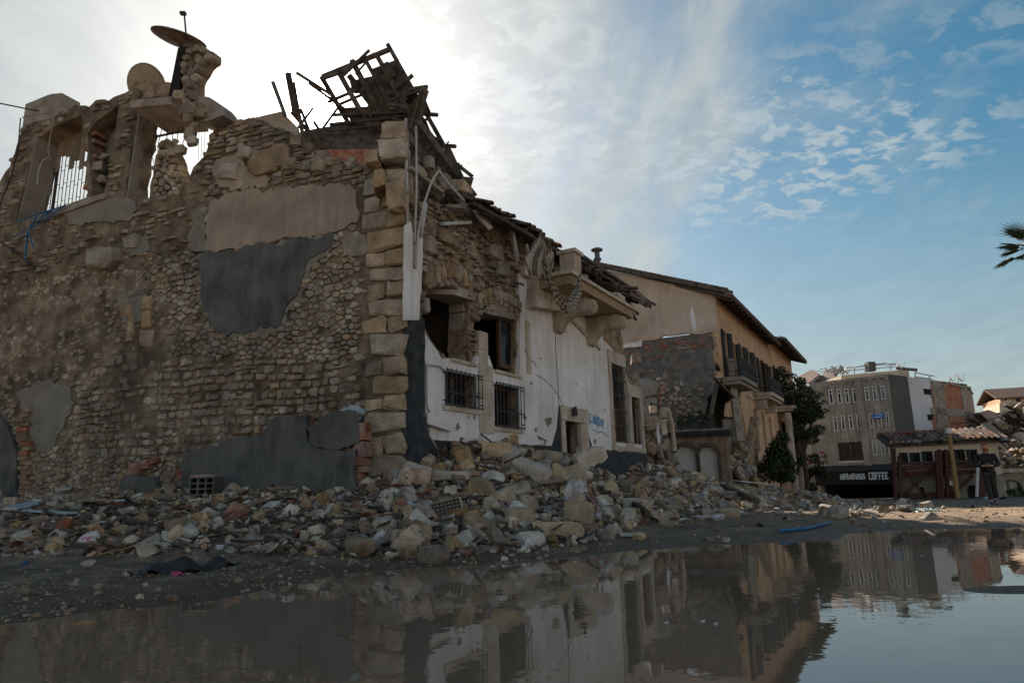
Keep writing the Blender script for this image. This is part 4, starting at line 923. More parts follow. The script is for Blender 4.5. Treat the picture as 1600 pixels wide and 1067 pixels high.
# relieving arch stones over the two upper windows
for (u0, v0, u1, v1, n_) in ((686, 440, 738, 455, 7), (752, 482, 808, 496, 8)):
    for i in range(n_):
        t = i / (n_ - 1); c = F.px(u0 + (u1 - u0) * t, v0 + (v1 - v0) * t - 14 * math.sin(math.pi * t) - 12); wd = .09; V, Fc = stone_geo(F, octo(c[0] - wd, c[0] + wd, c[1] - .2, c[1] + .2, .2, rs), -.08, .08, rs); mb = MB(); mb.arr(V, Fc); H.part('arch_stone', mb, m_quoin, front)
mb = MB(); a = F.px(712, 452); b = F.px(738, 470); mb.hexa([F.w(s_, z_, n) for z_ in (b[1], b[1] + .2) for s_, n in ((a[0] - .5, -.62), (b[0] + .1, -.62), (b[0] + .1, .03), (a[0], -.04))]); H.part('lintel', mb, m_conc, front)
mb = MB(); slab(mb, F, F.pts([(752, 487), (768, 474), (790, 480), (808, 492), (808, 500)]), (), -.5, -.02, .2, .02, 0, .02); H.part('lintel', mb, m_conc, front)
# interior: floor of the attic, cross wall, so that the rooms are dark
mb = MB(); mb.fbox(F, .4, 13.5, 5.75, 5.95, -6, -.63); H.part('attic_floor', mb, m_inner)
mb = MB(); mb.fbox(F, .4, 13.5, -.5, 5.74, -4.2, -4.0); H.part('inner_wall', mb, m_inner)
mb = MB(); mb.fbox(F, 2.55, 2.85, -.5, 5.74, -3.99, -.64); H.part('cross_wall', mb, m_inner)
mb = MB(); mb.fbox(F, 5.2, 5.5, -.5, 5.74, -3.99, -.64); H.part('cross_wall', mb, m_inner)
mb = MB(); mb.fbox(F, 13.3, 13.6, -.5, 5.6, -6, -.64); H.part('end_wall', mb, m_conc)
mb = MB(); mb.fbox(F, 5.55, 12.9, 5.96, 7.2, -1.2, -.75); H.part('attic_wall', mb, m_core)
# white plaster with openings
P1 = F.pts([(656, 500), (664, 520), (672, 532), (684, 548), (690, 560), (703, 560), (742, 572), (746, 556), (757, 552), (764, 556), (772, 580), (812, 588), (813, 500), (811, 428), (838, 442)]) + [(9.8, 6.3), (10.15, 5.4), (12.0, 4.9), (12.2, 4.1), (13.5, 3.9), (13.62, 1.86), (8.75, 1.86), (8.5, 2.2), (8.42, 2.98), (6.62, 2.98), (6.45, 2.3), (6.1, 1.86), (.75, 1.80), (.52, 2.05), (.45, 2.4)]
FLAKES = []
for u, v, r_ in ((715, 668, .10), (722, 690, .12), (830, 600, .06), (838, 672, .10), (852, 690, .12), (820, 652, .09), (900, 600, .06), (945, 640, .07), (930, 690, .10), (760, 596, .07), (690, 655, .06), (742, 652, .09), (968, 700, .08), (845, 560, .05)):
    c = F.px(u, v); FLAKES.append([(c[0] + r_ * R.uniform(.5, 1.4) * math.cos(t), c[1] + r_ * R.uniform(.4, 1.2) * math.sin(t)) for t in np.linspace(0, 6.28, 9)[:-1]])
FLAKES = [f for f in FLAKES if all(edge_dist(np.array(f), h).min() > .05 and not inside(np.array(f), h).any() for h in (G1, G2, T1, T2))]
mb = MB(); slab(mb, F, P1, FLAKES + [G1, G2, T1, T2, F.pts([(850, 654), (862, 652), (863, 660), (856, 668)]), F.pts([(838, 680), (848, 684), (852, 688), (842, 687)])], -.12, 0, .35, .018, 0, .008, .7, 4); H.part('white_plaster', mb, m_white, front)
# flaked spots show the grey undercoat behind
mb = MB(); slab(mb, F, [(.5, 1.9), (13.5, 1.9), (13.5, 3.7), (12.2, 4.0), (9.8, 5.0), (4.7, 5.0), (4.65, 3.45), (.6, 3.4)], [G1, G2, T1, T2, DOOR], -.13, -.035, .5, 0, 0, .004); H.part('undercoat', mb, m_pgrey, front)
# cracks: thin dark fissures
for pts_ in (((820, 545), (826, 560), (835, 568), (838, 574)), ((838, 585), (850, 592), (862, 604), (872, 618), (880, 632), (886, 640)), ((868, 500), (869, 540), (871, 600), (873, 634)), ((925, 670), (935, 676), (940, 674), (951, 683))):
    mb = MB(); q = [F.px(u + R.uniform(-1, 1), v, 0.004) for u, v in pts_]
    mb.tube([F.w(a, z_, -.004) for a, z_ in q], .016, 4); H.part('crack', mb, m_dark, front)
# dark roughcast dado, splays beside the door and corner pilaster
mb = MB(); slab(mb, F, [(.05, -.5), (6.62, -.5), (6.62, 2.98), (6.42, 2.3), (6.08, 1.84), (.9, 1.78), (.62, 1.85), (.50, 2.1), (.45, 2.4)], (), -.12, .035, .3, .012, 0, .01, 2); H.part('dado', mb, m_dado, front)
mb = MB(); slab(mb, F, [(-.02, -.2), (.62, -.2), (.55, 1.8), (.44, 2.3), (.42, 4.15), (-.02, 4.15)], (), -.1, .12, .25, .015, 0, .012, 2); H.part('corner_pilaster', mb, m_dado, front)
mb = MB(); slab(mb, F, [(8.4, -.5), (13.6, -.5), (13.6, 1.84), (8.78, 1.84), (8.54, 2.2), (8.40, 2.9)], (), -.12, .035, .3, .006, 0, .01, 2); H.part('dado', mb, m_dado, front)
# cracked white cladding above the dark pilaster, torn conduits
for poly, n in (([(632, 500), (634, 352), (642, 346), (646, 366), (645, 420), (643, 500)], .13), ([(643, 500), (644, 420), (649, 420), (650, 372), (656, 366), (661, 372), (660, 420), (655, 500)], .15)):
    mb = MB(); q = F.pts(poly, n); slab(mb, F, q, (), n - .05, n, .2, .02, 0, .006); H.part('cladding_strip', mb, m_white, front)
mb = MB(); mb.tube([at_depth(637, 352, 12.75), at_depth(634, 186, 12.9)], .032, 7); H.part('conduit', mb, m_pipe, front, True)
mb = MB(); mb.tube([at_depth(648, 380, 12.8), at_depth(651, 290, 12.85), at_depth(650, 198, 12.9)], .024, 7); H.part('conduit', mb, m_pipe, front, True)
mb = MB(); mb.tube([at_depth(649, 420, 12.8), at_depth(653, 365, 12.85), at_depth(662, 320, 12.9), at_depth(674, 285, 12.95), at_depth(684, 269, 13.), at_depth(687, 268, 13.), at_depth(700, 286, 13.1), at_depth(726, 315, 13.3)], .024, 7); H.part('conduit', mb, m_pipe, front, True)
mb = MB(); mb.tube([at_depth(657, 370, 12.95), at_depth(664, 318, 12.95)], .05, 7, .06); H.part('conduit', mb, m_pipe, front, True)
# wall pipe looping on the white plaster
mb = MB(); mb.tube([F.w(*F.px(u, v), .04) for u, v in ((656, 612), (656, 572), (660, 563), (664, 572), (664, 632), (668, 642), (668, 680), (682, 704))], .022, 6); mb.tube([F.w(*F.px(u, v), .04) for u, v in ((661, 570), (684, 572), (696, 582))], .018, 6); H.part('wall_pipe', mb, m_pipe, front, True)
# half-buried plaster moulding left of the low window
mb = MB(); a = F.px(660, 645); b = F.px(704, 660); mb.prism(F, [(a[0], a[1]), (a[0], a[1] - .22), (b[0] - .15, b[1] - .20), (b[0], b[1] + .0)], 0.002, .14); H.part('moulding', mb, m_white, front)
mb = MB(); mb.tube([F.w(*F.px(748, 678), .05), F.w(*F.px(758, 693), .2)], .02, 5); H.part('wall_pipe', mb, m_cable, front)

def low_window(name, r, bars, lab):
    (a, c), (b, _), (_, d) = r[0], r[1], r[2]
    fr_ = MB(); t = .07
    for x in ((a, a + t, c, d), (b - t, b, c, d), (a + t, b - t, c, c + t), (a + t, b - t, d - t, d), ((a + b) / 2 - .03, (a + b) / 2 + .03, c + t, d - t)): fr_.fbox(F, *x, -.35, -.28)
    o = H.part(name, fr_, m_brown, front, label=lab)
    mb = MB(); mb.fbox(F, a + t, b - t, c + t, d - t, -.325, -.315); H.part('pane', mb, m_glass, front)
    if bars:
        mb = MB(); q = .06
        for k_ in range(bars + 1):
            x = a - q + (b - a + 2 * q) * k_ / bars; mb.tube([F.w(x, c - .02, .10), F.w(x, d + .04, .10)], .011, 5)
        for zz in (c + .02, c + (d - c) * .36, d): mb.beam(F.w(a - q - .02, zz, .10), F.w(b + q + .02, zz, .10), .012, .03)
        for x, zz in ((a - q, c + .1), (a - q, d - .06), (b + q, c + .1), (b + q, d - .06)): mb.tube([F.w(x, zz, .10), F.w(x, zz, -.02)], .014, 5)
        for k_ in range(1, bars, 2):
            x = a - q + (b - a + 2 * q) * k_ / bars; zc = c + (d - c) * .42
            mb.tube([F.w(x + .06 * math.cos(t_), zc + .06 * math.sin(t_), .115) for t_ in np.linspace(0, 5.2, 8)], .008, 4)
        H.part('window_grille', mb, m_iron, front)
    mb = MB(); mb.fbox(F, a - .1, b + .1, c - .10, c - .003, -.3, .055); H.part('sill', mb, m_lime, front)
low_window('window_frame', G1, 8, 'low barred window, left'); low_window('window_frame', G2, 8, 'low barred window, right')
# casement hanging in the right half of the upper opening
a, d = F.px(778, 492, -.2); b, c = F.px(806, 580, -.2)
mb = MB(); t = .10
for x in ((a, a + t, c, d), (b - t, b, c, d), (a + t, b - t, c, c + t), (a + t, b - t, d - t, d)): mb.fbox(F, *x, -.26, -.18)
H.part('casement', mb, m_brown, front); mb = MB(); mb.fbox(F, a + t, b - t, c + t, d - t, -.225, -.215); H.part('pane', mb, m_glass, front)
mb = MB(); mb.fbox(F, b + .003, b + .18, c - .1, d + .1, -.3, -.02); H.part('window_frame', mb, m_brown, front)
mb = MB(); mb.fbox(F, b + .19, b + .40, c - .05, d + .02, -.14, .03); H.part('window_surround', mb, m_lime, front)
a = F.px(704, 559); b = F.px(743, 569); mb = MB(); mb.hexa([F.w(s_, z_ + dz, n) for dz in (-.07, .0) for s_, z_, n in ((a[0], a[1], -.5), (b[0], b[1], -.5), (b[0], b[1], .05), (a[0], a[1], .05))]); H.part('sill', mb, m_lime, front)
a = F.px(772, 577); b = F.px(813, 588); mb = MB(); mb.hexa([F.w(s_, z_ + dz, n) for dz in (-.07, .0) for s_, z_, n in ((a[0], a[1], -.5), (b[0], b[1], -.5), (b[0], b[1], .06), (a[0], a[1], .06))]); H.part('sill', mb, m_lime, front)
# cut-stone pier between the two low windows
z = 2.02; i = 0
while z < 3.95:
    h = R.uniform(.3, .42); mb = MB(); mb.fbox(F, 2.56, 3.14 - (.2 if z > 3.5 else 0), z + .006, z + h, -.1, .028 + .006 * (i % 2)); H.part('pier_block', mb, m_lime, front); z += h; i += 1
for z0_, h in ((3.45, .45), (3.92, .4), (4.34, .4), (4.76, .35)):       # inner pier seen through the left opening
    mb = MB(); mb.fbox(F, 2.30, 2.66, z0_, z0_ + h - .012, -.61, -.22, .015); H.part('pier_block', mb, m_conc, front)
# door
def blocks(s0, s1, z0, z1, n, mt, k, nm='frame_block'):
    for i in range(k):
        a = z0 + (z1 - z0) * i / k; b = z0 + (z1 - z0) * (i + 1) / k - .008; mb = MB(); mb.fbox(F, s0, s1, a, b, -.3, n + R.uniform(-.004, .006)); H.part(nm, mb, mt, front)
blocks(6.62, 6.86, .2, 2.57, .07, m_lime, 5); blocks(7.87, 8.42, .2, 2.57, .07, m_lime, 5)
for a, b in ((6.62, 7.05), (7.06, 7.62), (7.63, 8.42)): mb = MB(); mb.fbox(F, a, b - .008, 2.578, 2.98, -.3, .075 + R.uniform(0, .008)); H.part('lintel_block', mb, m_lime, front)
mb = MB(); mb.fbox(F, 6.87, 7.86, .2, 2.56, -.4, -.34); dr = H.part('door', mb, mat('green grey door', [(.05, .06, .058), (.075, .085, .08)], 3, .6, .1, 20), front, label='dark green-grey metal door')
mb = MB()
for x in ((6.87, 6.95, .2, 2.56), (7.78, 7.86, .2, 2.56), (6.951, 7.779, 2.42, 2.56)): mb.fbox(F, *x, -.335, -.26)
H.part('door_frame', mb, m_iron, front)
mb = MB(); mb.box(F.w(7.33, 2.82, .16), (.12, .16, .18)); mb.tube([F.w(7.33, 2.9, .06), F.w(7.33, 2.98, .2)], .03, 6); H.part('wall_lamp', mb, m_iron, front)
# tall barred windows
def tall(r, glassz, bars):
    (a, c), (b, _), (_, d) = r[0], r[1], r[2]
    blocks(a - .26, a, c - .12, d, .035, m_lime, 5, 'surround_block'); blocks(b, b + .24, c - .12, d, .035, m_lime, 5, 'surround_block')
    mb = MB(); mb.fbox(F, a - .26, b + .24, d + .004, d + .42, -.2, .04); H.part('lintel_block', mb, m_lime, front)
    mb = MB(); mb.fbox(F, a - .3, b + .28, c - .26, c - .125, -.2, .06); H.part('sill', mb, m_lime, front)
    mb = MB(); t = .08
    for x in ((a, a + t, c, d), (b - t, b, c, d), (a + t, b - t, glassz - .05, glassz + .05), (a + t, b - t, d - t, d), (a + t, b - t, c, c + t), ((a + b) / 2 - .04, (a + b) / 2 + .04, c + t, glassz - .05)): mb.fbox(F, *x, -.24, -.16)
    H.part('window_frame', mb, m_brown, front)
    mb = MB(); mb.fbox(F, a + t, b - t, glassz + .05, d - t, -.205, -.195); H.part('pane', mb, m_glass, front)
    mb = MB(); mb.fbox(F, a + t, b - t, c + t, glassz - .05, -.215, -.19); H.part('shutter', mb, m_brown, front)
    if bars:
        mb = MB()
        for k_ in range(bars + 1):
            x = a - .03 + (b - a + .06) * k_ / bars; mb.tube([F.w(x, c + .02, .11), F.w(x, d - .05, .11)], .012, 5)
        for zz in np.linspace(c + .02, d - .05, 6): mb.beam(F.w(a - .04, zz, .11), F.w(b + .04, zz, .11), .012, .03)
        for zz in (c + .4, d - .5):
            for x in (a - .03, b + .03): mb.tube([F.w(x, zz, .11), F.w(x, zz, 0)], .014, 5)
        H.part('window_grille', mb, m_iron, front)
tall(T1, 3.25, 8); tall(T2, 2.95, 0)
# blue graffiti strokes, painted on the wall
def stroke(mbx, pts_, w=.05, n=.016):
    q = [F.px(u, v) for u, v in pts_]
    for (a, b) in zip(q[:-1], q[1:]):
        d = Vector((b[0] - a[0], b[1] - a[1])); o = Vector((-d.y, d.x)).normalized() * w / 2
        mbx.add([F.w(a[0] - o.x, a[1] - o.y, n), F.w(b[0] - o.x, b[1] - o.y, n), F.w(b[0] + o.x, b[1] + o.y, n), F.w(a[0] + o.x, a[1] + o.y, n)], [(0, 1, 2, 3)])
mbx = MB()
for st in (((921.5, 645), (920.8, 661), (924, 658)), ((926.5, 663), (927, 649), (929.5, 662), (931, 648.5)), ((933, 665), (933.3, 651), (936, 654), (934, 658), (937, 662), (933, 666)), ((938, 655), (938.5, 666)), ((940, 654), (941.5, 668), (942, 655)), ((930.5, 650), (931.2, 663))): stroke(mbx, st)
H.part('graffiti', mbx, mat('blue spray paint', [(.03, .22, .45), (.04, .28, .52)], 8, .6, 0), front)
# ---- balcony on scroll corbels
def corbel(s0, w, z, ln, mt):
    prof = [(0, -.85), (.12, -.82), (.22, -.6), (.42, -.44), (.68, -.40), (.86, -.42), (.98, -.36), (1.05, -.22), (1.02, -.08), (.92, -.0), (0, 0)]
    mb = MB(); k = len(prof); V = []
    for a in (s0, s0 + w):
        for n_, h in prof: V.append(F.w(a, z + h, n_ * ln))
    mb.add(V, [tuple(range(k)), tuple(range(2 * k - 1, k - 1, -1))] + [(i, (i + 1) % k, k + (i + 1) % k, k + i) for i in range(k)])
    for a in (s0 - .03, s0 + w + .003): mb.lathe(F.w(a, z - .22, ln * .88), [(.20, 0), (.20, .03)], 14, Vector((F.e.x, F.e.y, 0)))
    for j in range(3): mb.tube([F.w(s0 + w * (.2 + .3 * j), z + h + .0, n_ * ln + .02) for n_, h in prof[1:9]], .035, 5)
    return mb
BZ = 5.86
for s0 in (6.45, 8.75): H.part('corbel', corbel(s0, .42, BZ - .02, 1.12, m_lime), m_lime, front)
mb = MB(); slab(mb, F, F.pts([(834, 432), (832, 480), (868, 486), (880, 470), (878, 440)], .2), (), 0.003, .32, .2, .02, 0, .03); H.part('carved_capital', mb, m_lime, front)
for j in range(4): c = F.px(845 + j * 9, 462 + j * 3, .34); mb = MB(); mb.tube([F.w(c[0] + .10 * math.cos(t) * (1 - t / 9), c[1] + .10 * math.sin(t) * (1 - t / 9), .34) for t in np.linspace(0, 7, 14)], .02, 5); H.part('scroll', mb, m_lime, front)
mb = MB(); mb.hexa([F.w(a, z_, n) for z_ in (BZ, BZ + .24) for a, n in ((5.1, -.2), (9.75, -.2), (9.75, 1.2), (5.1, 1.2))]); H.part('balcony_slab', mb, mat('ochre balcony stone', [(.24, .17, .10), (.36, .27, .18)], 3, .9, .5, 22, streak=((.15, .10, .06), .5)), front)
mb = MB(); mb.hexa([F.w(a, z_, n) for z_ in (BZ + .243, BZ + .34) for a, n in ((5.0, -.1), (9.85, -.1), (9.85, 1.28), (5.0, 1.28))]); H.part('balcony_edge', mb, m_lime, front)
for a, h in ((5.7, .62),): mb = MB(); mb.box(F.w(a, BZ + .34 + h / 2, .95), (.42, .42, h), Matrix.Rotation(rad(-29.5), 3, 'Z')); mb.box(F.w(a, BZ + .38 + h, .95), (.54, .54, .1), Matrix.Rotation(rad(-29.5), 3, 'Z')); H.part('parapet_block', mb, m_lime, front)
for k_ in range(16):
    p = F.w(R.uniform(5.2, 9.6), BZ + .42 + R.uniform(0, .25), R.uniform(.1, 1.1)); V, Fc = BIG[R.randrange(15)]; mb = MB(); mb.arr(V * R.uniform(.1, .24) + np.array(p), Fc); H.part('fallen_stone', mb, m_stone if R.random() < .6 else m_lime, front)
mb = MB()
for i, (a, b) in enumerate((((811, 420), (830, 438)), ((830, 438), (936, 545)))):
    q = F.px(*a); w_ = F.px(*b); mb.hexa([F.w(s_, z_ + dz, n) for dz in (-.06, .05) for s_, z_, n in ((q[0], q[1], -.02), (w_[0], w_[1], -.02), (w_[0], w_[1], .07), (q[0], q[1], .07))])
H.part('ledge', mb, m_lime, front)
mb = MB(); mb.fbox(F, 4.62, 5.9, 6.15, 6.42, -.1, .16); H.part('cornice', mb, m_lime, front)

# ---- roof over the street front
EA, EZ, SLOPE = .75, 7.02, .42
def rp(s_, n, dz=0.): return F.w(s_, EZ + (EA - n) * SLOPE + dz + .05 * math.sin(s_ * 1.7) + (.18 * (2.4 - s_) if s_ < 2.4 else 0) * 0, n)
roof = MB(); 
for i in range(11):
    a = 1.9 + i; mb = MB(); mb.hexa([rp(a, -3.6, -.02), rp(a + .97, -3.6, -.02), rp(a + .97, EA - .06 + R.uniform(-.25, .02), -.02), rp(a, EA - .06 + R.uniform(-.25, .02), -.02), rp(a, -3.6, .0), rp(a + .97, -3.6, .0), rp(a + .97, EA - .1, .0), rp(a, EA - .1, .0)]); 
    o = H.part('roof_boarding', mb, m_wood) if i == 0 else H.part('roof_boarding', mb, m_wood, rfo)
    if i == 0: rfo = o
for i in range(19):
    a = 1.5 + i * .6; mb = MB(); mb.beam(rp(a, -3.4, -.1), rp(a + R.uniform(-.15, .15), EA + R.uniform(-.35, .12), -.1), .09, .13); H.part('rafter', mb, m_wood, rfo)
def barrel(ln=.46, r=.10, k=6):
    V = []; 
    for x, rr in ((0, r), (ln, r * .82)):
        for j in range(k + 1): t = math.pi * j / k; V.append((x, rr * math.cos(t), rr * math.sin(t)))
        for j in range(k + 1): t = math.pi * j / k; V.append((x, (rr - .018) * math.cos(t), (rr - .018) * math.sin(t)))
    n = k + 1; Fc = []
    for j in range(k): Fc += [(j, j + 1, 2 * n + j + 1, 2 * n + j), (n + j, 3 * n + j, 3 * n + j + 1, n + j + 1), (j, n + j, n + j + 1, j + 1), (2 * n + j, 2 * n + j + 1, 3 * n + j + 1, 3 * n + j)]
    Fc += [(0, 2 * n, 3 * n, n), (k, n + k, 3 * n + k, 2 * n + k)]
    return np.array(V), Fc
TV, TF = barrel(); mb = MB(); mb.arr(TV, TF); tile_me = mesh_from('roof_tile', mb, m_tile)
def lay_tile(th, parent, p, out, up, sink=0., twist=0.):
    x = Vector(out).normalized(); z = Vector(up).normalized(); y = z.cross(x); q = Matrix((x, y, z)).transposed().to_euler(); q.rotate_axis('Z', twist)
    return th.inst('roof_tile', tile_me, p, q, (1, 1, 1), parent)
out3 = (F.w(0, -SLOPE, 1) - F.w(0, 0, 0)); up3 = Vector((F.n.x * SLOPE, F.n.y * SLOPE, 1)).normalized(); cnt = 0
for row in range(4):
    for i in range(54):
        a = 2.0 + i * .20
        if R.random() < (.18 if row else .35) or (a < 3.6 and R.random() < .5): continue
        n = EA - .52 - row * .36 + R.uniform(-.05, .08)
        lay_tile(H, rfo, rp(a + R.uniform(-.03, .03), n, .03 + row * .004 + R.uniform(0, .05)), out3 + Vector((0, 0, R.uniform(-.08, .06))), up3, 0, R.uniform(-.15, .15)); cnt += 1
for i in range(26):      # slipped tiles and splintered boards hanging at the far end
    a = R.uniform(9.5, 12.3); n = R.uniform(.1, .8)
    lay_tile(H, rfo, rp(a, n, R.uniform(-.18, .12)), out3 + Vector((R.uniform(-.5, .5), R.uniform(-.5, .5), R.uniform(-.4, .2))), up3 + Vector((R.uniform(-.4, .4), R.uniform(-.4, .4), 0)))
for k_ in range(16):
    a = R.uniform(8.5, 12.4); mb = MB(); p = rp(a, R.uniform(-.2, .5), -.12 - R.uniform(0, .3)); mb.beam(p, p + Vector((R.uniform(.1, .9), R.uniform(.5, 1.6), R.uniform(-.25, -.05))), R.uniform(.08, .2), .03, roll=R.uniform(-.5, .5)); H.part('broken_board', mb, m_wood, rfo)
for a, b, w in (((735, 318), (830, 372), .16), ((750, 330), (880, 398), .12), ((905, 400), (998, 462), .22), ((930, 425), (1000, 468), .14)):
    p = F.px(*a, .5); q = F.px(*b, .6); mb = MB(); mb.beam(F.w(*p, .5), F.w(*q, .62), w, .09); H.part('fascia_beam', mb, m_wood, rfo)
for u, v in ((800, 360), (822, 382), (884, 420)): mb = MB(); p = F.px(u, v, .4); mb.beam(F.w(p[0], p[1], .4), F.w(p[0] + .15, p[1] - .75, .45), .09, .04); H.part('broken_board', mb, m_pipe, rfo)

# ---- wrecked roof timbers above the corner
def tb(u0, v0, Y0, u1, v1, Y1, w=.10, h=.12, nm='timber', mt=None, roll=0.):
    mb = MB(); mb.beam(at_depth(u0, v0, Y0), at_depth(u1, v1, Y1), w, h, roll=roll); return H.part(nm, mb, mt or m_wood, rfo)
def panel(pts_, nm='roof_panel', th=.05, mt=None):
    P = [at_depth(*p) for p in pts_]; n = (P[1] - P[0]).cross(P[2] - P[0]).normalized() * th; mb = MB(); k = len(P)
    mb.add(P + [p + n for p in P], [tuple(range(k)), tuple(range(2 * k - 1, k - 1, -1))] + [(i, (i + 1) % k, k + (i + 1) % k, k + i) for i in range(k)]); return H.part(nm, mb, mt or m_wood, rfo)
# boarded underside in separate planks, bounded by the rafters
def bil(t, s_):   # panel coordinates: t along the ridge edge, s_ down the slope
    D = (504, 120, 16.2); C = (612, 80, 16.2); A_ = (575, 245, 17.4); B_ = (735, 302, 15.6)
    q = [(1 - t) * (1 - s_), t * (1 - s_), (1 - t) * s_, t * s_]
    return tuple(q[0] * D[i] + q[1] * C[i] + q[2] * A_[i] + q[3] * B_[i] for i in range(3))
K = 16
for i in range(K):
    s0 = i / K; s1 = (i + 1.06) / K
    if i < 1: continue
    t0, t1 = (.28 if i < 4 else (.42 if i < 6 else .02)) + R.uniform(-.03, .03), .98 + R.uniform(-.05, .04)
    if i == 1: t0 = .62
    j_ = lambda q: (q[0] + R.uniform(-3, 3), q[1] + R.uniform(-2, 2), q[2] + R.uniform(-.06, .06)); panel([j_(bil(t0, s0)), j_(bil(t1 + R.uniform(-.06, .06), s0)), j_(bil(t1, s1)), j_(bil(t0, s1))], 'roof_plank', .03)
for t in (0, .22, .42, .62, .82, 1.0):
    a = bil(t, -.02); b = bil(t, 1.); a = (a[0] + R.uniform(-5, 5), a[1] + R.uniform(-7, 4), a[2] - .12); b = (b[0], b[1], b[2] - .12); tb(*a, *b, R.uniform(.06, .1), R.uniform(.09, .14))
tb(503, 121, 16.1, 608, 78, 16.1, .10, .10); tb(500, 124, 16.0, 547, 108, 16.1, .07, .1); tb(535, 120, 16.0, 577, 79, 16.0, .06, .06)
tb(512, 160, 16.4, 560, 140, 16.3, .06, .06); tb(527, 165, 16.6, 585, 140, 16.5, .05, .06); tb(545, 118, 16.2, 585, 170, 16.6)
for u0, v0, u1, v1 in ((640, 140, 668, 136), (618, 140, 645, 118), (655, 178, 684, 180), (690, 228, 712, 229), (650, 160, 668, 142), (634, 150, 660, 140), (655, 140, 670, 176)): tb(u0, v0, 15.8, u1, v1, 15.6, .07, .08)
panel([(615, 130, 15.9), (628, 112, 15.9), (646, 138, 15.8), (634, 158, 15.8)]); panel([(598, 100, 16), (606, 96, 16), (618, 118, 15.9), (610, 122, 15.9)])
panel([(640, 230, 15.4), (655, 138, 15.2), (668, 136, 15.2), (652, 235, 15.4)], mt=m_wood)
tb(638, 215, 15.3, 662, 136, 15.2, .12, .05); tb(646, 210, 15.3, 666, 142, 15.2, .06, .12)
# lower verge with dark boarding towards the street roof
for i in range(7):
    t0, t1 = i / 7, (i + .9) / 7
    f = lambda t, k: ((655 + (735 - 655) * t - 42 * k, 190 + (300 - 190) * t + 26 * k, 15.4 - .6 * t + .4 * k))
    panel([f(t0, 0), f(t1, 0), f(t1, 1), f(t0, 1)], 'roof_plank', .03)
for k_ in (0, .5, 1): tb(*((655 - 42 * k_, 190 + 26 * k_, 15.2)), *((742 - 42 * k_, 306 + 26 * k_, 14.6)), .08, .11)
tb(692, 240, 14.9, 738, 276, 14.7, .06, .08); tb(700, 232, 14.9, 722, 280, 14.7, .08, .1); tb(690, 262, 14.8, 716, 296, 14.7, .06, .08); tb(716, 255, 14.8, 716, 285, 14.8, .05, .06)
panel([(714, 290, 14.6), (722, 276, 14.5), (740, 278, 14.5), (734, 298, 14.6)], 'roof_plank', .06)
for k_ in range(14):      # loose splintered laths
    u = R.uniform(540, 690); v = 120 + (u - 540) * .75 + R.uniform(-25, 40); l_ = R.uniform(15, 48); an = R.uniform(-.9, 1.4); tb(u, v, 15.5, u + l_ * math.cos(an), v + l_ * math.sin(an), 15.6, R.uniform(.02, .05), R.uniform(.03, .08))
# left sticks against the sun
tb(426, 128, 15.2, 446, 182, 15.4, .06, .08); tb(450, 115, 15.6, 462, 180, 15.8, .10, .12); tb(458, 130, 15.8, 472, 205, 16.0, .12, .05); tb(463, 114, 16, 520, 150, 16.3, .05, .07); tb(482, 130, 16.2, 540, 172, 16.5, .05, .06)
tb(455, 175, 16, 505, 232, 16.4, .06, .08); tb(470, 170, 16, 490, 225, 16.3, .05, .06); tb(490, 190, 16.2, 520, 235, 16.6, .05, .06); tb(505, 200, 16.4, 530, 166, 16.6, .06, .06); tb(462, 205, 15.9, 490, 168, 16, .04, .06)
tb(520, 180, 16.5, 640, 175, 16.0, .05, .07); tb(515, 195, 16.5, 632, 182, 16.0, .05, .07); tb(510, 205, 16.4, 600, 195, 16.2, .04, .06)
panel([(394, 190, 15.4), (398, 184, 15.4), (440, 174, 15.4), (466, 200, 15.6), (468, 218, 15.6), (420, 205, 15.4)], 'roof_panel', .1, m_conc)
panel([(455, 230, 16.6), (470, 205, 16.6), (560, 190, 17), (620, 205, 16.6), (640, 262, 15.6), (560, 268, 16.2)], 'roof_panel', .05)
panel([(470, 262, 16.0), (476, 236, 16.2), (590, 232, 16.2), (592, 270, 15.6)], 'roof_panel', .05, m_brick)
# rubble along the broken top of the street front
mbs = MB()
for k_ in range(150):
    t = R.random(); u = 640 + 190 * t; v = 262 + 120 * t + R.gauss(0, 9); p = F.px(u, v, -.2); soup(mbs, BIG, [np.array(F.w(p[0], p[1], R.uniform(-.5, .0)))], [R.uniform(.05, .19)], rs, 1)
H.part('crest_rubble', mbs, m_stone, front, kind='stuff')
mb = MB(); slab(mb, F, F.pts([(742, 318), (752, 322), (760, 345), (770, 356), (764, 360), (750, 345), (740, 330)], .3), (), .28, .32, .2, .03, 0, .04, 4); H.part('torn_sheet', mb, m_trashw, front)
for a, b, mt in (((690, 350), (735, 348), m_pipe), ((700, 322), (738, 326), m_conc), ((640, 262), (690, 300), m_conc)): mb = MB(); p = F.px(*a, .1); q = F.px(*b, .1); mb.beam(F.w(*p, .1), F.w(*q, .1), .09, .07); H.part('broken_beam', mb, mt, front)
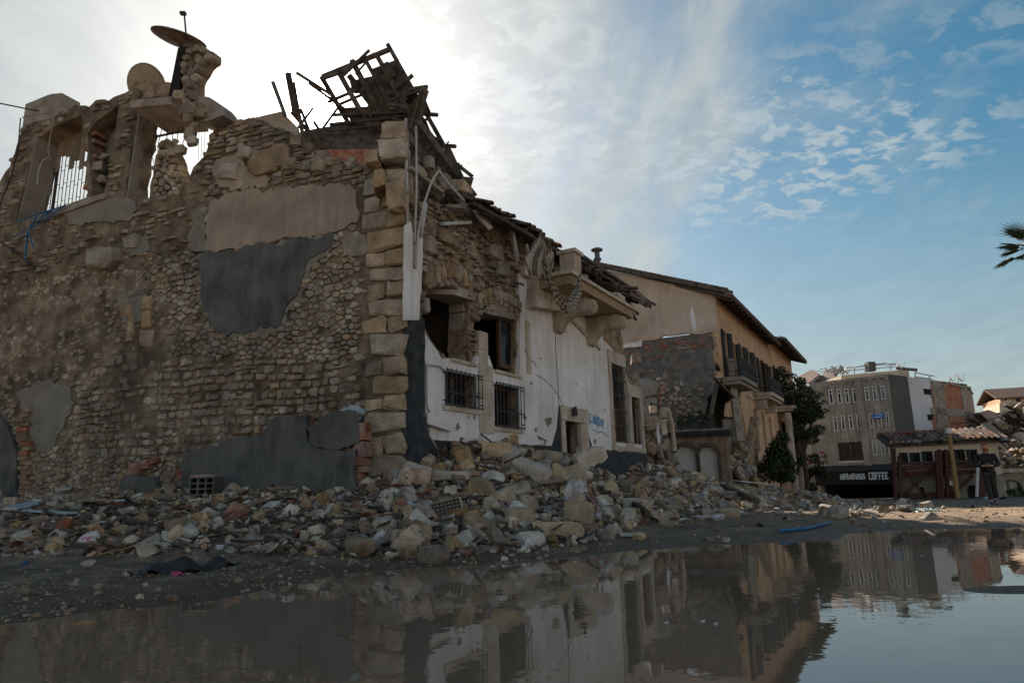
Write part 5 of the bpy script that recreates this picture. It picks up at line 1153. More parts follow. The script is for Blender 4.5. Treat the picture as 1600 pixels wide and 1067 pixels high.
# ------------------------------------------------------------------ arched gate between the houses
GP = at_depth(1134, 745, 31.5); Gt = Frame((GP.x, GP.y), -74, -1)
gate = Thing('arched_gate', 'low gate building with two round white roller-shutter arches between the houses', 'gate', (GP.x, GP.y, 0))
def arch_poly(a, b, z0, zs, k=12):
    c = (a + b) / 2; r = (b - a) / 2
    return [(a, z0), (b, z0)] + [(c + r * math.cos(t), zs + r * 1.05 * math.sin(t)) for t in np.linspace(0, math.pi, k)]
GL = Gt.px(1046, 700)[0]; GZT = Gt.px(1100, 682)[1]; SPR = Gt.px(1090, 712)[1]
AR = [tuple(Gt.px(u, 720)[0] for u in (1088, 1056)), tuple(Gt.px(u, 720)[0] for u in (1121, 1093))]
holes = [arch_poly(a, b, -.5, SPR) for a, b in AR]
mb = MB(); slab(mb, Gt, [(-.3, -.6), (GL, -.6), (GL, GZT), (-.3, GZT)], holes, -.5, -.05, .3, .01, .0, .02); gw = gate.part('gate_wall', mb, mat('stained gate plaster', [(.12, .075, .05), (.22, .15, .10), (.30, .22, .16)], 2.2, .9, .5, 20, streak=((.06, .045, .035), .7)))
m_soot = mat('sooty arch stone', [(.05, .04, .033), (.10, .08, .065)], 4, .9, .4, 30)
for a, b in AR:
    mb = MB(); c = (a + b) / 2; r = (b - a) / 2
    for j in range(60):
        z0 = -.4 + j * .085
        if z0 > SPR + r * 1.03: break
        x = r if z0 < SPR else math.sqrt(max(r * r - (z0 - SPR) ** 2 / 1.1, .01)); mb.fbox(Gt, c - x - .02, c + x + .02, z0, z0 + .078, -.24, -.22 + .012 * (j % 2))
    gate.part('roller_shutter', mb, m_roller, gw)
    for i, t in enumerate(np.linspace(0, math.pi, 10)[:-1]):
        t2 = t + math.pi / 9 * .94; q = [(c + rr * math.cos(x), SPR + rr * 1.05 * math.sin(x)) for rr, x in ((r + .003, t), (r + .17, t), (r + .17, t2), (r + .003, t2))]
        mb = MB(); mb.prism(Gt, q, -.1, .06 + .012 * (i % 2)); gate.part('arch_stone', mb, m_soot, gw)
    for x0, x1 in ((a - .16, a), (b, b + .16)): mb = MB(); mb.fbox(Gt, x0, x1, -.5, SPR - .01, -.1, .07); gate.part('pillar', mb, m_soot, gw)
for i, z0 in enumerate((0.003, .12, .24)): mb = MB(); mb.fbox(Gt, -.4, GL + .05 * i, GZT + z0, GZT + z0 + .11, -.5, .08 + .1 * i); gate.part('cornice', mb, m_tile if i == 2 else m_dado, gw)
mb = MB(); mb.fbox(Gt, -.3, GL, GZT - .1, GZT, -4, -.51); gate.part('flat_roof', mb, m_conc, gw)
# planters and broken masonry on the gate roof
def leaf_cloud(mb, c, rad3, n, size, rs_, flat=0.):
    """n leaf quads through an uneven ellipsoid"""
    c = np.array(c); P = rs_.normal(size=(n, 3)); P /= np.linalg.norm(P, axis=1)[:, None]; P *= (rs_.uniform(.25, 1, (n, 1)) ** .5)
    P = c + P * np.array(rad3); a = rs_.normal(size=(n, 3)); a /= np.linalg.norm(a, axis=1)[:, None]; b = np.cross(a, rs_.normal(size=(n, 3))); b /= np.linalg.norm(b, axis=1)[:, None]
    s_ = size * rs_.uniform(.6, 1.4, (n, 1)); V = np.stack([P - a * s_, P + b * s_ * .42, P + a * s_, P - b * s_ * .42], 1).reshape(-1, 3)
    o = len(mb.v); mb.v.extend(V.tolist()); mb.f.extend([(o + 4 * i, o + 4 * i + 1, o + 4 * i + 2, o + 4 * i + 3) for i in range(n)]); mb.mi.extend([0] * n)
rsl = np.random.RandomState(9)
for k_, (u, v, w, lb) in enumerate(((1072, 664, 26, 'green plant in the left trough on the gate roof'), (1103, 670, 22, 'green plant in the right trough on the gate roof'))):
    s_, z_ = Gt.px(u, v, -.1); pl = Thing('trough_plant', lb, 'plant', Gt.w(s_, GZT + .36, -.1)); mb = MB(); mb.fbox(Gt, s_ - .42, s_ + .42, GZT + .36, GZT + .66, -.3, .05); pl.part('trough', mb, m_dado)
    mb = MB(); leaf_cloud(mb, Gt.w(s_, GZT + .8, -.1), (.5, .4, .3), 260, .07, rsl); pl.part('foliage', mb, m_leaf)
heap = MB()
for k_ in range(70):
    s_ = R.uniform(14.0, 17.0); soup(heap, BIG, [np.array(F.w(s_, 1.4 + R.uniform(0, 2.0) * max(0, 1 - (s_ - 14.) / 3.4), R.uniform(-1.2, .1)))], [R.uniform(.1, .28)], rs, 1)
setting('small_rubble', heap, m_stone, 'stuff', label='broken masonry piled at the end of the white front')
# remains at the end of the white front: stub wall, stone drums, pipe, hanging cloth
stub = Thing('broken_end_wall', 'broken stub of block wall between the white front and the arched gate', 'wall', F.w(14.6, 0))
mb = MB(); slab(mb, F, F.pts([(1004, 700), (1002, 610), (1012, 592), (1030, 600), (1034, 622), (1034, 700)], -.9), (), -1.4, -.9, .25, .05, 0, .04); stub.part('wall', mb, m_conc)
for i, (u, v, w, h) in enumerate(((1028, 660, 16, 22), (1030, 686, 14, 30), (1040, 668, 12, 26), (1044, 696, 12, 24), (1024, 640, 12, 14), (1042, 644, 14, 18))):
    p = F.px(u, v, .1); mb = MB(); V, Fc = BIG[(0, 3, 6, 9, 12, 0)[i]]; k = F.w(p[0], 0).y / FPX; mb.arr(V * np.array([w * k * .5, w * k * .6, h * k * .52]) + np.array(F.w(p[0], p[1], 0)), Fc); stub.part('block', mb, m_quoin)
mb = MB(); mb.tube([F.w(*F.px(u, v, .3), .3) for u, v in ((1044, 640), (1050, 664), (1054, 704))], .09, 6); stub.part('post', mb, m_lime)
mb = MB(); mb.tube([F.w(*F.px(u, v, -.8), -.8) for u, v in ((1040, 600), (1032, 607), (1031, 640), (1033, 664))], .07, 6); stub.part('downpipe', mb, m_brick)
mb = MB(); mb.fbox(F, 15.05, 15.9, 2.3, 3.5, -.2, -.16); stub.part('metal_sheet', mb, m_pdark)
mb = MB(); slab(mb, F, F.pts([(1028, 660), (1030, 672), (1033, 690), (1029, 694), (1026, 676)], .2), (), .18, .20, .3, .03, 0, .03); single('hanging_cloth', mb, m_trashw, 'white cloth hanging on the broken end wall', 'cloth')
for a, b in (((1018, 632), (1048, 640)), ((1012, 620), (1034, 617))): mb = MB(); p = F.px(*a, -.3); q = F.px(*b, -.3); mb.beam(F.w(*p, -.3), F.w(*q, -.2), .12, .12); stub.part('broken_beam', mb, m_wood)
for u, v, w in ((1008, 640, 10), (1004, 650, 12), (998, 560, 14), (996, 590, 12)): p = F.px(u, v); V, Fc = BIG[3]; mb = MB(); mb.arr(V * w / FPX * 26 * .6 + np.array(F.w(p[0], p[1], -.1)), Fc); stub.part('block', mb, m_conc)

# ------------------------------------------------------------------ apricot house
YO = F.w(27, 0, 0); Yf = Frame((YO.x, YO.y), 29.5, 1); Yg = Frame((YO.x, YO.y), -70, -1)
ah = Thing('apricot_house', 'two-storey apricot house with beige gable, iron balconies and collapsed ground-floor corner', 'house', YO)
EAVE = 10.75
BREAK = [(-.1, -.6), (5.6, -.6), (5.3, 2.2), (4.6, 4.2), (3.6, 5.4), (1.5, 6.1), (-.1, 6.15)]
yw = [(.9, 6.35, 9.0), (3.0, 6.4, 8.7), (5.2, 6.4, 8.9), (7.4, 6.6, 8.9), (9.6, 6.6, 8.9), (12.2, 6.6, 8.9), (14.2, 6.6, 8.9)]
yh = [rect(a, a + .95, b, c) for a, b, c in yw] + [arch_poly(8.0, 8.9, 2.5, 4.8), arch_poly(10.6, 11.5, 2.3, 4.8), rect(13.2, 14.1, 2.6, 5.0), rect(7.6, 9.0, -.2, 1.7)]
mb = MB(); slab(mb, Yf, [(5.7, -.8), (16.0, -.8), (16.0, EAVE), (0, EAVE), (0, 6.2), (1.6, 6.1), (3.7, 5.4), (4.7, 4.2), (5.4, 2.2)], yh, -.4, 0, .45, .06, .0, .015, 1., 3, frozen={0, 1, 2, 3, 8}); yfw = ah.part('street_wall', mb, m_yellow)
GB = [(0.02, -.8), (14, -.8), (14, 10.9), (7.2, 13.45), (0.02, 10.9)]
mb = MB(); slab(mb, Yg, [(0.02, 8.75), (2.5, 8.8), (6, 8.35), (7, 8.1), (14, 8.0), (14, 10.9), (7.2, 13.45), (0.02, 10.9)], (), -.3, 0, .4, .05, 0, .01, 1., 4, frozen={4, 5, 6, 7}); yg = ah.part('gable_render', mb, m_gable)
mb = MB(); slab(mb, Yg, [(.5, -.8), (14, -.8), (14, 8.4), (0.03, 8.78), (0.03, 6.2), (.9, 5.2), (1.4, 3.5), (1.2, 1.5)], (), -.5, -.06, .3, .05, 0, .05, 1.6, 6, frozen={0, 1, 2, 3}); ygl = ah.part('gable_masonry', mb, m_brickmort)
cells = courses(.1, 9, 6.4, 8.6, (.10, .14), (.2, .34), rs, .03, .06, .03)
fill_stones(ah, ygl, Yg, cells, -.05, lambda c: .03 if R.random() < (.62 if c[1] > 7.9 else .10) else None, lambda C: inside(C, [(.05, 6.3), (9, 6.3), (9, 8.3), (.05, 8.6)]), rs, [m_brick], 90, 'brick')
cells = vor_cells(.9, 9, -.2, 6.6, .10, .24, rs)
fill_stones(ah, ygl, Yg, cells, -.06, lambda c: .05 + .12 * R.random() if R.random() < .75 else None, lambda C: inside(C, [(1.5, -.3), (9, -.3), (9, 6.2), (4, 6.8), (1.0, 6.3)]), rs, [m_stone, m_quoin], 130)
mb = MB(); slab(mb, Yg, [(1.2, 8.9), (1.35, 9.0), (1.4, 10.2), (1.25, 10.3)], (), -.05, .012, .3, .05); ah.part('repair_patch', mb, m_white, yg)
mb = MB(); slab(mb, Yg, [(4.2, 8.35), (6.6, 8.2), (6.6, 8.45), (4.2, 8.68)], (), -.05, .02, .3, .05); ah.part('repair_patch', mb, m_white, yg)
# hidden sides and floors
mb = MB(); mb.fbox(Yf, .05, 15.9, 5.95, 6.2, -8, -.42); ah.part('upper_floor', mb, m_conc)
mb = MB(); mb.fbox(Yf, .3, 15.9, -.8, 10.6, -8.2, -8.02); ah.part('rear_wall', mb, m_conc)
mb = MB(); mb.fbox(Yf, 5.6, 5.8, -.8, 5.94, -8, -.42); ah.part('cross_wall', mb, m_pgrey)
mb = MB(); mb.fbox(Yf, .5, 5.55, -.8, 5.94, -3.2, -3.0); ah.part('inner_wall', mb, m_pgrey)
# roof: two slopes with overhanging eave, tile edge
def yroof(s0, s1, ez, ov, depth, slope, th, wallt, nm='roof', th2=.14):
    mb = MB()
    def q(s_, n, dz): return Yf.w(s_, ez + (0 - n) * slope + dz, n)
    mb.hexa([q(s0, -depth, 0), q(s1, -depth, 0), q(s1, ov, 0), q(s0, ov, 0), q(s0, -depth, th2), q(s1, -depth, th2), q(s1, ov, th2), q(s0, ov, th2)])
    o = th.part(nm, mb, m_wood, label='dark boarded eaves under the tiles')
    k = int((s1 - s0) / .24)
    for i in range(k):
        a = s0 + .12 + i * .24
        x3 = Vector((Yf.n.x, Yf.n.y, -slope)); u3 = Vector((Yf.n.x * slope, Yf.n.y * slope, 1))
        lay_tile(th, o, q(a, ov - .40, th2 + .02), x3, u3, 0, R.uniform(-.06, .06))
    for i in range(int((s1 - s0) / .9)): mb = MB(); a = s0 + .3 + i * .9; mb.beam(q(a, -.05, -.06), q(a, ov - .05, -.06), .08, .11); th.part('eave_rafter', mb, m_wood, o)
    return o
yr = yroof(-.35, 16.1, EAVE + .0, .95, 6.3, .385, ah, yfw)
mb = MB()
for (a, z_), (b, y_) in ((((-.9, 10.75)), (7.2, 13.62)), ((7.2, 13.62), (14.6, 10.7))): mb.beam(Yg.w(a, z_, .12), Yg.w(b, y_, .12), .45, .2)
ah.part('verge', mb, m_wood, yr)
for i in range(30):
    t = i / 29; p = Yg.w(-.7 + 7.9 * t, 10.98 + 2.76 * t, .16); lay_tile(ah, yr, p, Vector((Yg.e.x, Yg.e.y, .35)), Vector((0, 0, 1)), 0, R.uniform(-.1, .1))
mb = MB(); p = Yg.w(6.55, 13.4, -.3); mb.tube([p, p + Vector((0, 0, .9))], .16, 10); ah.part('flue', mb, m_pdark, yr); mb = MB(); mb.lathe(p + Vector((0, 0, .95)), [(.18, 0), (.34, .06), (.36, .14), (.12, .26)], 12); ah.part('flue_cap', mb, m_pdark, yr); mb = MB(); mb.lathe(p + Vector((0, 0, .42)), [(.24, 0), (.24, .1)], 12); ah.part('flue_collar', mb, m_pdark, yr)
# windows and shutters
def shuttered(th, fr, par, r, leafs=True, arch=0.):
    a, c = r[0]; b, d = r[2][0], max(p[1] for p in r)
    mb = MB(); mb.fbox(fr, a, b, c, d, -.36, -.32); th.part('pane', mb, m_dark if R.random() < .6 else m_glass, par)
    mb = MB(); t = .07
    for x in ((a, a + t, c, d), (b - t, b, c, d), (a + t, b - t, d - t, d), ((a + b) / 2 - .03, (a + b) / 2 + .03, c, d - t)): mb.fbox(fr, *x, -.31, -.24)
    th.part('window_frame', mb, m_shut, par)
    if leafs:
        for sgn, x in ((-1, a), (1, b)):
            mb = MB(); w = (b - a) / 2; ang = R.uniform(.04, .35); x1 = x + sgn * w * math.cos(ang); n1 = w * math.sin(ang) + .03
            mb.hexa([fr.w(p, z_, n + o) for z_ in (c + .02, d - .02) for p, n, o in ((x, .03, 0), (x1, n1, 0), (x1, n1, .05), (x, .03, .05))])
            for j in range(int((d - c) / .16)): zz = c + .08 + j * .16; mb.hexa([fr.w(p, z_, n + o) for z_ in (zz, zz + .05) for p, n, o in ((x + sgn * .04, .05, 0), (x + (x1 - x) * .9, .03 + (n1 - .03) * .9, .0), (x + (x1 - x) * .9, .03 + (n1 - .03) * .9, .08), (x + sgn * .04, .05, .08))])
            th.part('shutter', mb, m_shut, par)
for r in yh[:7]: shuttered(ah, Yf, yfw, r)
for r in yh[7:]: shuttered(ah, Yf, yfw, r, False)
def balcony(th, fr, par, s0, s1, z, ov, slab_mt):
    mb = MB(); mb.fbox(fr, s0, s1, z - .22, z, -.1, ov); mb.fbox(fr, s0 + .12, s1 - .12, z - .40, z - .225, -.1, ov - .15); th.part('balcony_slab', mb, slab_mt, par)
    mb = MB(); n = max(4, int((s1 - s0) / .14))
    for i in range(n + 1): a = s0 + .05 + (s1 - s0 - .1) * i / n; mb.tube([fr.w(a, z, ov - .06), fr.w(a, z + 1., ov - .06)], .014, 4)
    for i in range(int(ov / .14)):
        for a in (s0 + .05, s1 - .05): mb.tube([fr.w(a, z, i * .14 + .05), fr.w(a, z + 1., i * .14 + .05)], .014, 4)
    for zz in (z + .06, z + .28, z + .82, z + 1.02):
        mb.beam(fr.w(s0 + .02, zz, ov - .06), fr.w(s1 - .02, zz, ov - .06), .03, .035)
        for a in (s0 + .05, s1 - .05): mb.beam(fr.w(a, zz, 0), fr.w(a, zz, ov - .06), .03, .035)
    for i in range(n):
        a = s0 + .05 + (s1 - s0 - .1) * (i + .5) / n
        if i % 2 == 0: mb.tube([fr.w(a + .09 * math.cos(t), z + .55 + .2 * math.sin(t), ov - .06) for t in np.linspace(0, 6.28, 9)], .011, 4)
    th.part('balcony_railing', mb, m_iron, par)
balcony(ah, Yf, yfw, .25, 4.2, 6.25, 1.0, m_conc); balcony(ah, Yf, yfw, 8.2, 13.0, 6.2, 1.15, m_lime)
for a in (8.6, 12.2): mb = MB(); mb.prism(Yf, [(a, 5.8), (a + .3, 5.8), (a + .3, 5.2), (a, 5.2)], 0, .7); ah.part('corbel', mb, m_lime, yfw)
# cornice bands, pilaster stains
for z0 in (5.75,): mb = MB(); mb.fbox(Yf, 5.9, 15.98, z0, z0 + .16, -.1, .08); ah.part('string_course', mb, m_lime, yfw)
# collapsed corner: hanging beams, brick edge, orange patch, leaning pillar
debris = [((1128, 570), (1160, 640), .2, m_wood), ((1140, 560), (1148, 690), .35, m_conc), ((1152, 640), (1158, 560), .16, m_lime), ((1118, 590), (1150, 630), .14, m_wood), ((1160, 570), (1150, 690), .22, m_conc), ((1110, 640), (1128, 690), .16, m_wood), ((1164, 720), (1176, 655), .55, m_core), ((1184, 745), (1180, 640), .45, m_core), ((1146, 700), (1140, 655), .4, m_pgrey), ((1130, 600), (1122, 680), .2, m_wood), ((1150, 620), (1158, 690), .1, m_lime)]
for a, b, w, mt in debris:
    p = Yf.px(*a, .1); q = Yf.px(*b, .1); mb = MB(); n_ = R.uniform(-.6, .2); mb.beam(Yf.w(*p, n_), Yf.w(*q, n_ + R.uniform(-.3, .3)), w, w * .7); ah.part('hanging_beam', mb, mt)
mb = MB(); slab(mb, Yf, Yf.pts([(1134, 650), (1136, 630), (1146, 622), (1156, 632), (1154, 648), (1146, 652)]), (), -.1, .05, .3, .03, 0, .03); ah.part('wall_fragment', mb, m_yellow)
mb = MB(); slab(mb, Yf, [(3.2, -.6), (5.9, -.6), (5.6, 2.5), (5.0, 4.2), (4.2, 5.2), (3.6, 4.0), (3.8, 2.0)], (), -.9, -.2, .3, .1, 0, .12, 2, 9); ah.part('broken_wall_core', mb, m_core)
mbs = MB()
for k_ in range(120): soup(mbs, BIG, [np.array(Yf.w(R.uniform(.2, 5.4), R.uniform(.4, 2.6), R.uniform(-2.4, .6)))], [R.uniform(.12, .4)], rs, 1)
setting('small_rubble', mbs, m_rock, 'stuff', label='collapsed masonry inside the corner of the apricot house')
# ---- neighbour with its own eave further down
NO = F.w(43.15, 0, 0); nb = Thing('apricot_neighbour_house', 'narrower house with dark overhanging eave at the far end of the row', 'house', NO); Yf_keep = Yf; Yf = Frame((NO.x, NO.y), 29.5, 1)
nh = [rect(a, a + 1., 6.6, 9.2) for a in (1.2, 3.4, 5.8, 8.2, 10.4)] + [rect(a, a + 1., 2.2, 5.0) for a in (1.2, 3.4, 5.8, 8.2)]
mb = MB(); slab(mb, Yf, [(0, -.8), (12, -.8), (12, 11.2), (0, 11.2)], nh, -.4, 0, .6, 0, 0, .01); nw = nb.part('street_wall', mb, m_yellow)
for r in nh: shuttered(nb, Yf, nw, r, R.random() < .6)
mb = MB(); mb.fbox(Yf, 0.02, 12, -.8, 11.1, -8, -7.8); nb.part('rear_wall', mb, m_conc)
mb = MB(); mb.fbox(Yf, 11.6, 12, -.8, 11.1, -7.7, -.42); nb.part('end_wall', mb, m_conc)
mb = MB(); mb.fbox(Yf, 0.02, .4, -.8, 11.1, -7.7, -.42); nb.part('end_wall', mb, m_yellow)
yroof(-.4, 12.3, 11.25, 1.3, 7, .36, nb, nw)
balcony(nb, Yf, nw, .8, 5.6, 6.1, 1.3, m_lime); balcony(nb, Yf, nw, 8, 11.6, 6.1, 1.3, m_lime)
for a in (1.2, 4.8, 8.3): mb = MB(); mb.tube([Yf.w(a, -.6, .7), Yf.w(a, 5.6, .7)], .28, 8); nb.part('porch_column', mb, m_lime, nw)
Yf = Yf_keep

# ------------------------------------------------------------------ trees and shrubs
def tree(name, label, u, v, Y, h, blobs, n, leaf, mt, cat='tree', lean=(0, 0)):
    b = at_depth(u, v, Y); b.z = gz(b.x, b.y); t = Thing(name, label, cat, b); mb = MB()
    top = b + Vector((lean[0], lean[1], h * .7)); mb.tube([b - Vector((0, 0, .2)), b + (top - b) * .5 + Vector((.1, .05, 0)), top], .02 * h, 7, .008 * h)
    cl = MB()
    for (dx, dy, dz, r1, r2) in blobs:
        c = b + Vector((dx, dy, dz)); mb.tube([b + (top - b) * R.uniform(.3, .8), (b + (top - b) * .7 + c) / 2, c], .014 * h, 5, .004 * h)
        k_ = int(n * r1 * r1 * r2 / sum(q[3] ** 2 * q[4] for q in blobs))
        for j in range(5):
            o = Vector((R.gauss(0, r1 * .5), R.gauss(0, r1 * .5), R.gauss(0, r2 * .45))); leaf_cloud(cl, c + o, (r1 * .55, r1 * .55, r2 * .5), k_ // 5, leaf, rsl)
    t.part('trunk', mb, m_bark); t.part('crown', cl, mt); return t
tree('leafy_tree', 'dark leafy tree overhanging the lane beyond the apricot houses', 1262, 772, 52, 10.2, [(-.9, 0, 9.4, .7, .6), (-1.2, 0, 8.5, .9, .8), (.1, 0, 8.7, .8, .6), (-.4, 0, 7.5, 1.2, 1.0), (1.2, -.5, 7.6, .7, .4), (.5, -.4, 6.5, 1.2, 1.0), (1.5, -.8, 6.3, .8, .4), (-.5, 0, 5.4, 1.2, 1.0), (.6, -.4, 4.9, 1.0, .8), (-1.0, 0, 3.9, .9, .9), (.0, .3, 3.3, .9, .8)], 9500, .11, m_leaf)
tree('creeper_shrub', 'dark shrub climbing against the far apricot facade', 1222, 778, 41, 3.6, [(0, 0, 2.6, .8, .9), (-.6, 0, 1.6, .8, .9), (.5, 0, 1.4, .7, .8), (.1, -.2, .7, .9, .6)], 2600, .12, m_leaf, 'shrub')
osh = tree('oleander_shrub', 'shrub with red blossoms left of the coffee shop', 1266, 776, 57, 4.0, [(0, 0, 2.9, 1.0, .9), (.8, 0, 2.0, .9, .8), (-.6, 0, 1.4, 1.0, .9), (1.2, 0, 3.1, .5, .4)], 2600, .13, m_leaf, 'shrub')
for k_ in range(9): pass
for k_ in range(7):
    mb = MB(); c = at_depth(1272 + R.uniform(-10, 12), 715 + R.uniform(-8, 10), 55.8); leaf_cloud(mb, c, (.2, .2, .12), 10, .11, rsl); osh.part('blossom', mb, m_pink)
# palm at the right edge
pb = at_depth(1640, 770, 34); pb.z = gz(pb.x, pb.y); pt = at_depth(1622, 388, 34)
palm = Thing('palm_tree', 'palm crown reaching into the right edge of the sky', 'palm', pb); mb = MB(); mb.tube([pb - Vector((0, 0, .3)), (pb + pt) / 2 + Vector((.3, 0, 0)), pt], .28, 9, .2); palm.part('trunk', mb, m_bark)
for i in range(34):
    az = i * 2.4; el = R.uniform(-.5, 1.15); ln = R.uniform(1.3, 2.0); d = Vector((math.cos(az) * math.cos(el), math.sin(az) * math.cos(el), math.sin(el))); side_ = d.cross(Vector((0, 0, 1))).normalized(); mb = MB()
    tip = pt + d * ln * .62; mb.tube([pt, tip], .022, 4, .014)
    for j in range(22):      # fan leaflets
        a = (j / 21 - .5) * 2.5; q = (d * math.cos(a) + side_ * math.sin(a)).normalized(); l2 = ln * .66 * R.uniform(.75, 1.05); w = .03
        e = tip + q * l2 + Vector((0, 0, -.16 * R.random())); n_ = q.cross(side_ if abs(a) < 1 else d).normalized() * w; mb.add([tip, tip + q * l2 * .5 + n_, e, tip + q * l2 * .5 - n_], [(0, 1, 2, 3)])
    palm.part('frond', mb, m_palm)
# ------------------------------------------------------------------ concrete block with the coffee shop
def col_at(u, v, dist):
    d = ray(u, v); k = dist / math.hypot(d.x, d.y); return Vector((d.x * k, d.y * k, CAMZ + d.z * k))
BO = col_at(1395, 640, 72); BG = -1.55
Bf = Frame((BO.x, BO.y), -46, -1)       # facade, running left and away
Bs = Frame((BO.x, BO.y), 57, 1)         # side wall, running right and away
bl = Thing('concrete_block', 'four-storey stained concrete block with a coffee shop at street level', 'building', (BO.x, BO.y, BG))
BT = col_at(1389, 584, 72).z; FW = 7.25
def bz(v): return Bf.px(1345, v)[1]
rows = []; 
def bwin(u0, v0, u1, v1): a = Bf.px(u1, v1); b = Bf.px(u0, v0); return rect(a[0], b[0], a[1], b[1])
W = []
for u in (1299, 1312, 1324, 1336): W.append(bwin(u - 4.9, 608 - (u - 1318) * .05, u + 4.6, 630 - (u - 1318) * .05))
for u in (1355, 1367, 1380): W.append(bwin(u - 4.6, 605 - (u - 1355) * .08, u + 4.6, 626 - (u - 1355) * .08))
for u in (1306, 1318, 1330, 1342): W.append(bwin(u - 4.6, 650 - (u - 1318) * .1, u + 4.6, 672 - (u - 1318) * .1))
for u in (1362, 1375, 1387): W.append(bwin(u - 4.6, 647 - (u - 1360) * .1, u + 4.6, 668 - (u - 1360) * .1))
BIGW = bwin(1308, 691, 1352, 719)
LOWW = [bwin(u - 4.5, 689, u + 4.5, 711) for u in (1367, 1380, 1391)]
SHOP = rect(.35, FW - .3, BG, bz(748)); SHOPIN = SHOP
mb = MB(); slab(mb, Bf, [(0, BG - .4), (FW, BG - .4), (FW, BT - .0), (0, BT)], W + [BIGW] + LOWW + [SHOP], -.35, 0, .8, 0, 0, .005); bfw = bl.part('facade', mb, m_blockf)
for r in W + LOWW:
    a, c = r[0]; b, d = r[2]; mb = MB(); t = .1
    for x in ((a, a + t, c, d), (b - t, b, c, d), (a + t, b - t, c, c + t), (a + t, b - t, d - t, d), (a + t, b - t, d - .42, d - .34)): mb.fbox(Bf, *x, -.1, .1)
    o = bl.part('window', mb, m_alu, bfw); mb = MB(); mb.fbox(Bf, a + t, b - t, c + t, d - t, -.15, -.12); bl.part('pane', mb, m_glass, bfw)
a, c = BIGW[0]; b, d = BIGW[2]; mb = MB(); t = .09
for x in ((a, a + t, c, d), (b - t, b, c, d), (a + t, b - t, c, c + t), (a + t, b - t, d - t, d), ((a + b) / 2 - .04, (a + b) / 2 + .04, c + t, d - t)): mb.fbox(Bf, *x, -.2, .04)
bl.part('shop_window', mb, m_pdark, bfw); mb = MB(); mb.fbox(Bf, a + t, b - t, c + t, d - t, -.15, -.12); bl.part('pane', mb, m_glass, bfw); mb = MB(); mb.fbox(Bf, a - .1, b + .1, c - .16, c - .003, -.1, .12); bl.part('sill', mb, m_alu, bfw)
# vertical ribs and small arches under the roof edge
for i, u in enumerate((1293, 1305.5, 1318, 1330, 1342.5, 1349, 1361, 1373.5, 1386)):
    s_ = Bf.px(u, 630)[0]; mb = MB(); mb.fbox(Bf, s_ - .10, s_ + .10, bz(690), BT - .5, .002, .08); bl.part('rib', mb, m_blockf, bfw)
for i, u in enumerate((1299, 1312, 1324, 1336, 1355, 1367, 1380)):
    s_ = Bf.px(u, 600)[0]; mb = MB(); mb.tube([Bf.w(s_ + .38 * math.cos(t), BT - .62 + .42 * math.sin(t), .1) for t in np.linspace(0, math.pi, 9)], .09, 5); bl.part('arch', mb, m_blockf, bfw)
s_ = Bf.px(1346, 640)[0]; mb = MB(); mb.fbox(Bf, s_ - .3, s_ + .3, bz(735), BT - .1, .003, .16); bl.part('pilaster', mb, m_blockf, bfw)
for v in (640, 683): mb = MB(); mb.fbox(Bf, .02, FW - .02, bz(v) - .07, bz(v) + .07, .002, .09); bl.part('floor_band', mb, m_blockf, bfw)
# side wall in three finishes
SW = [Bs.px(u, 640)[0] for u in (1425, 1466, 1515)]; ST = BT
mb = MB(); mb.fbox(Bs, .02, SW[0], BG - .4, ST - .02, -.3, 0.); bl.part('side_wall', mb, m_blockd, label='dark cement part of the side wall')
mb = MB(); mb.fbox(Bs, SW[0], SW[1], BG - .4, ST - .05, -.3, .03); sw2 = bl.part('side_wall', mb, m_blockw, label='pale painted part of the side wall')
mb = MB(); mb.fbox(Bs, SW[1], SW[2] + .3, BG - .4, ST - .1, -.3, 0.); sw3 = bl.part('side_wall', mb, m_blockd, label='rear part of the side wall with brick infill')
for (u0, v0, u1, v1) in ((1459, 606, 1467, 640), (1470, 612, 1512, 641), (1459, 648, 1472, 674), (1477, 648, 1514, 672), (1474, 600, 1500, 611)):
    a = Bs.px(u0, v1, .05); b = Bs.px(u1, v0, .05); mb = MB(); slab(mb, Bs, rect(a[0], b[0], a[1], b[1]), (), .0, .06, .5, .05, 0, .01); bl.part('brick_infill', mb, m_brickwall, sw3)
for (u0, v0, u1, v1) in ((1467, 596, 1472, 676), (1456, 641, 1516, 648), (1512, 604, 1517, 676)):
    a = Bs.px(u0, v1, .1); b = Bs.px(u1, v0, .1); mb = MB(); mb.fbox(Bs, a[0], b[0], a[1], b[1], .0, .12); bl.part('concrete_frame', mb, m_conc, sw3)
mb = MB(); a = Bs.px(1456, 620, .1); b = Bs.px(1480, 598, .1); c = Bs.px(1506, 606, .1); mb.beam(Bs.w(*a, .08), Bs.w(*b, .08), .3, .2); mb.beam(Bs.w(*b, .08), Bs.w(*c, .08), .3, .2); bl.part('gable_trace', mb, m_conc, sw3)
for (u, v) in ((1449, 612), (1455, 652)): a = Bs.px(u, v, .03); mb = MB(); mb.fbox(Bs, a[0] - .7, a[0] + .7, a[1] - .28, a[1] + .28, .0, .06); bl.part('vent_opening', mb, m_dark, sw2)
mb = MB(); mb.hexa([p for p in (Bf.w(0, BT - .3, -.4), Bf.w(FW, BT - .3, -.4), Bf.w(FW, BT - .3, -.4) + (Bs.w(SW[2], 0) - Bs.w(0, 0)), Bs.w(SW[2], BT - .3, -.35), Bf.w(0, BT - .12, -.4), Bf.w(FW, BT - .12, -.4), Bf.w(FW, BT - .12, -.4) + (Bs.w(SW[2], 0) - Bs.w(0, 0)), Bs.w(SW[2], BT - .12, -.35))]); brf = bl.part('roof_slab', mb, m_conc)
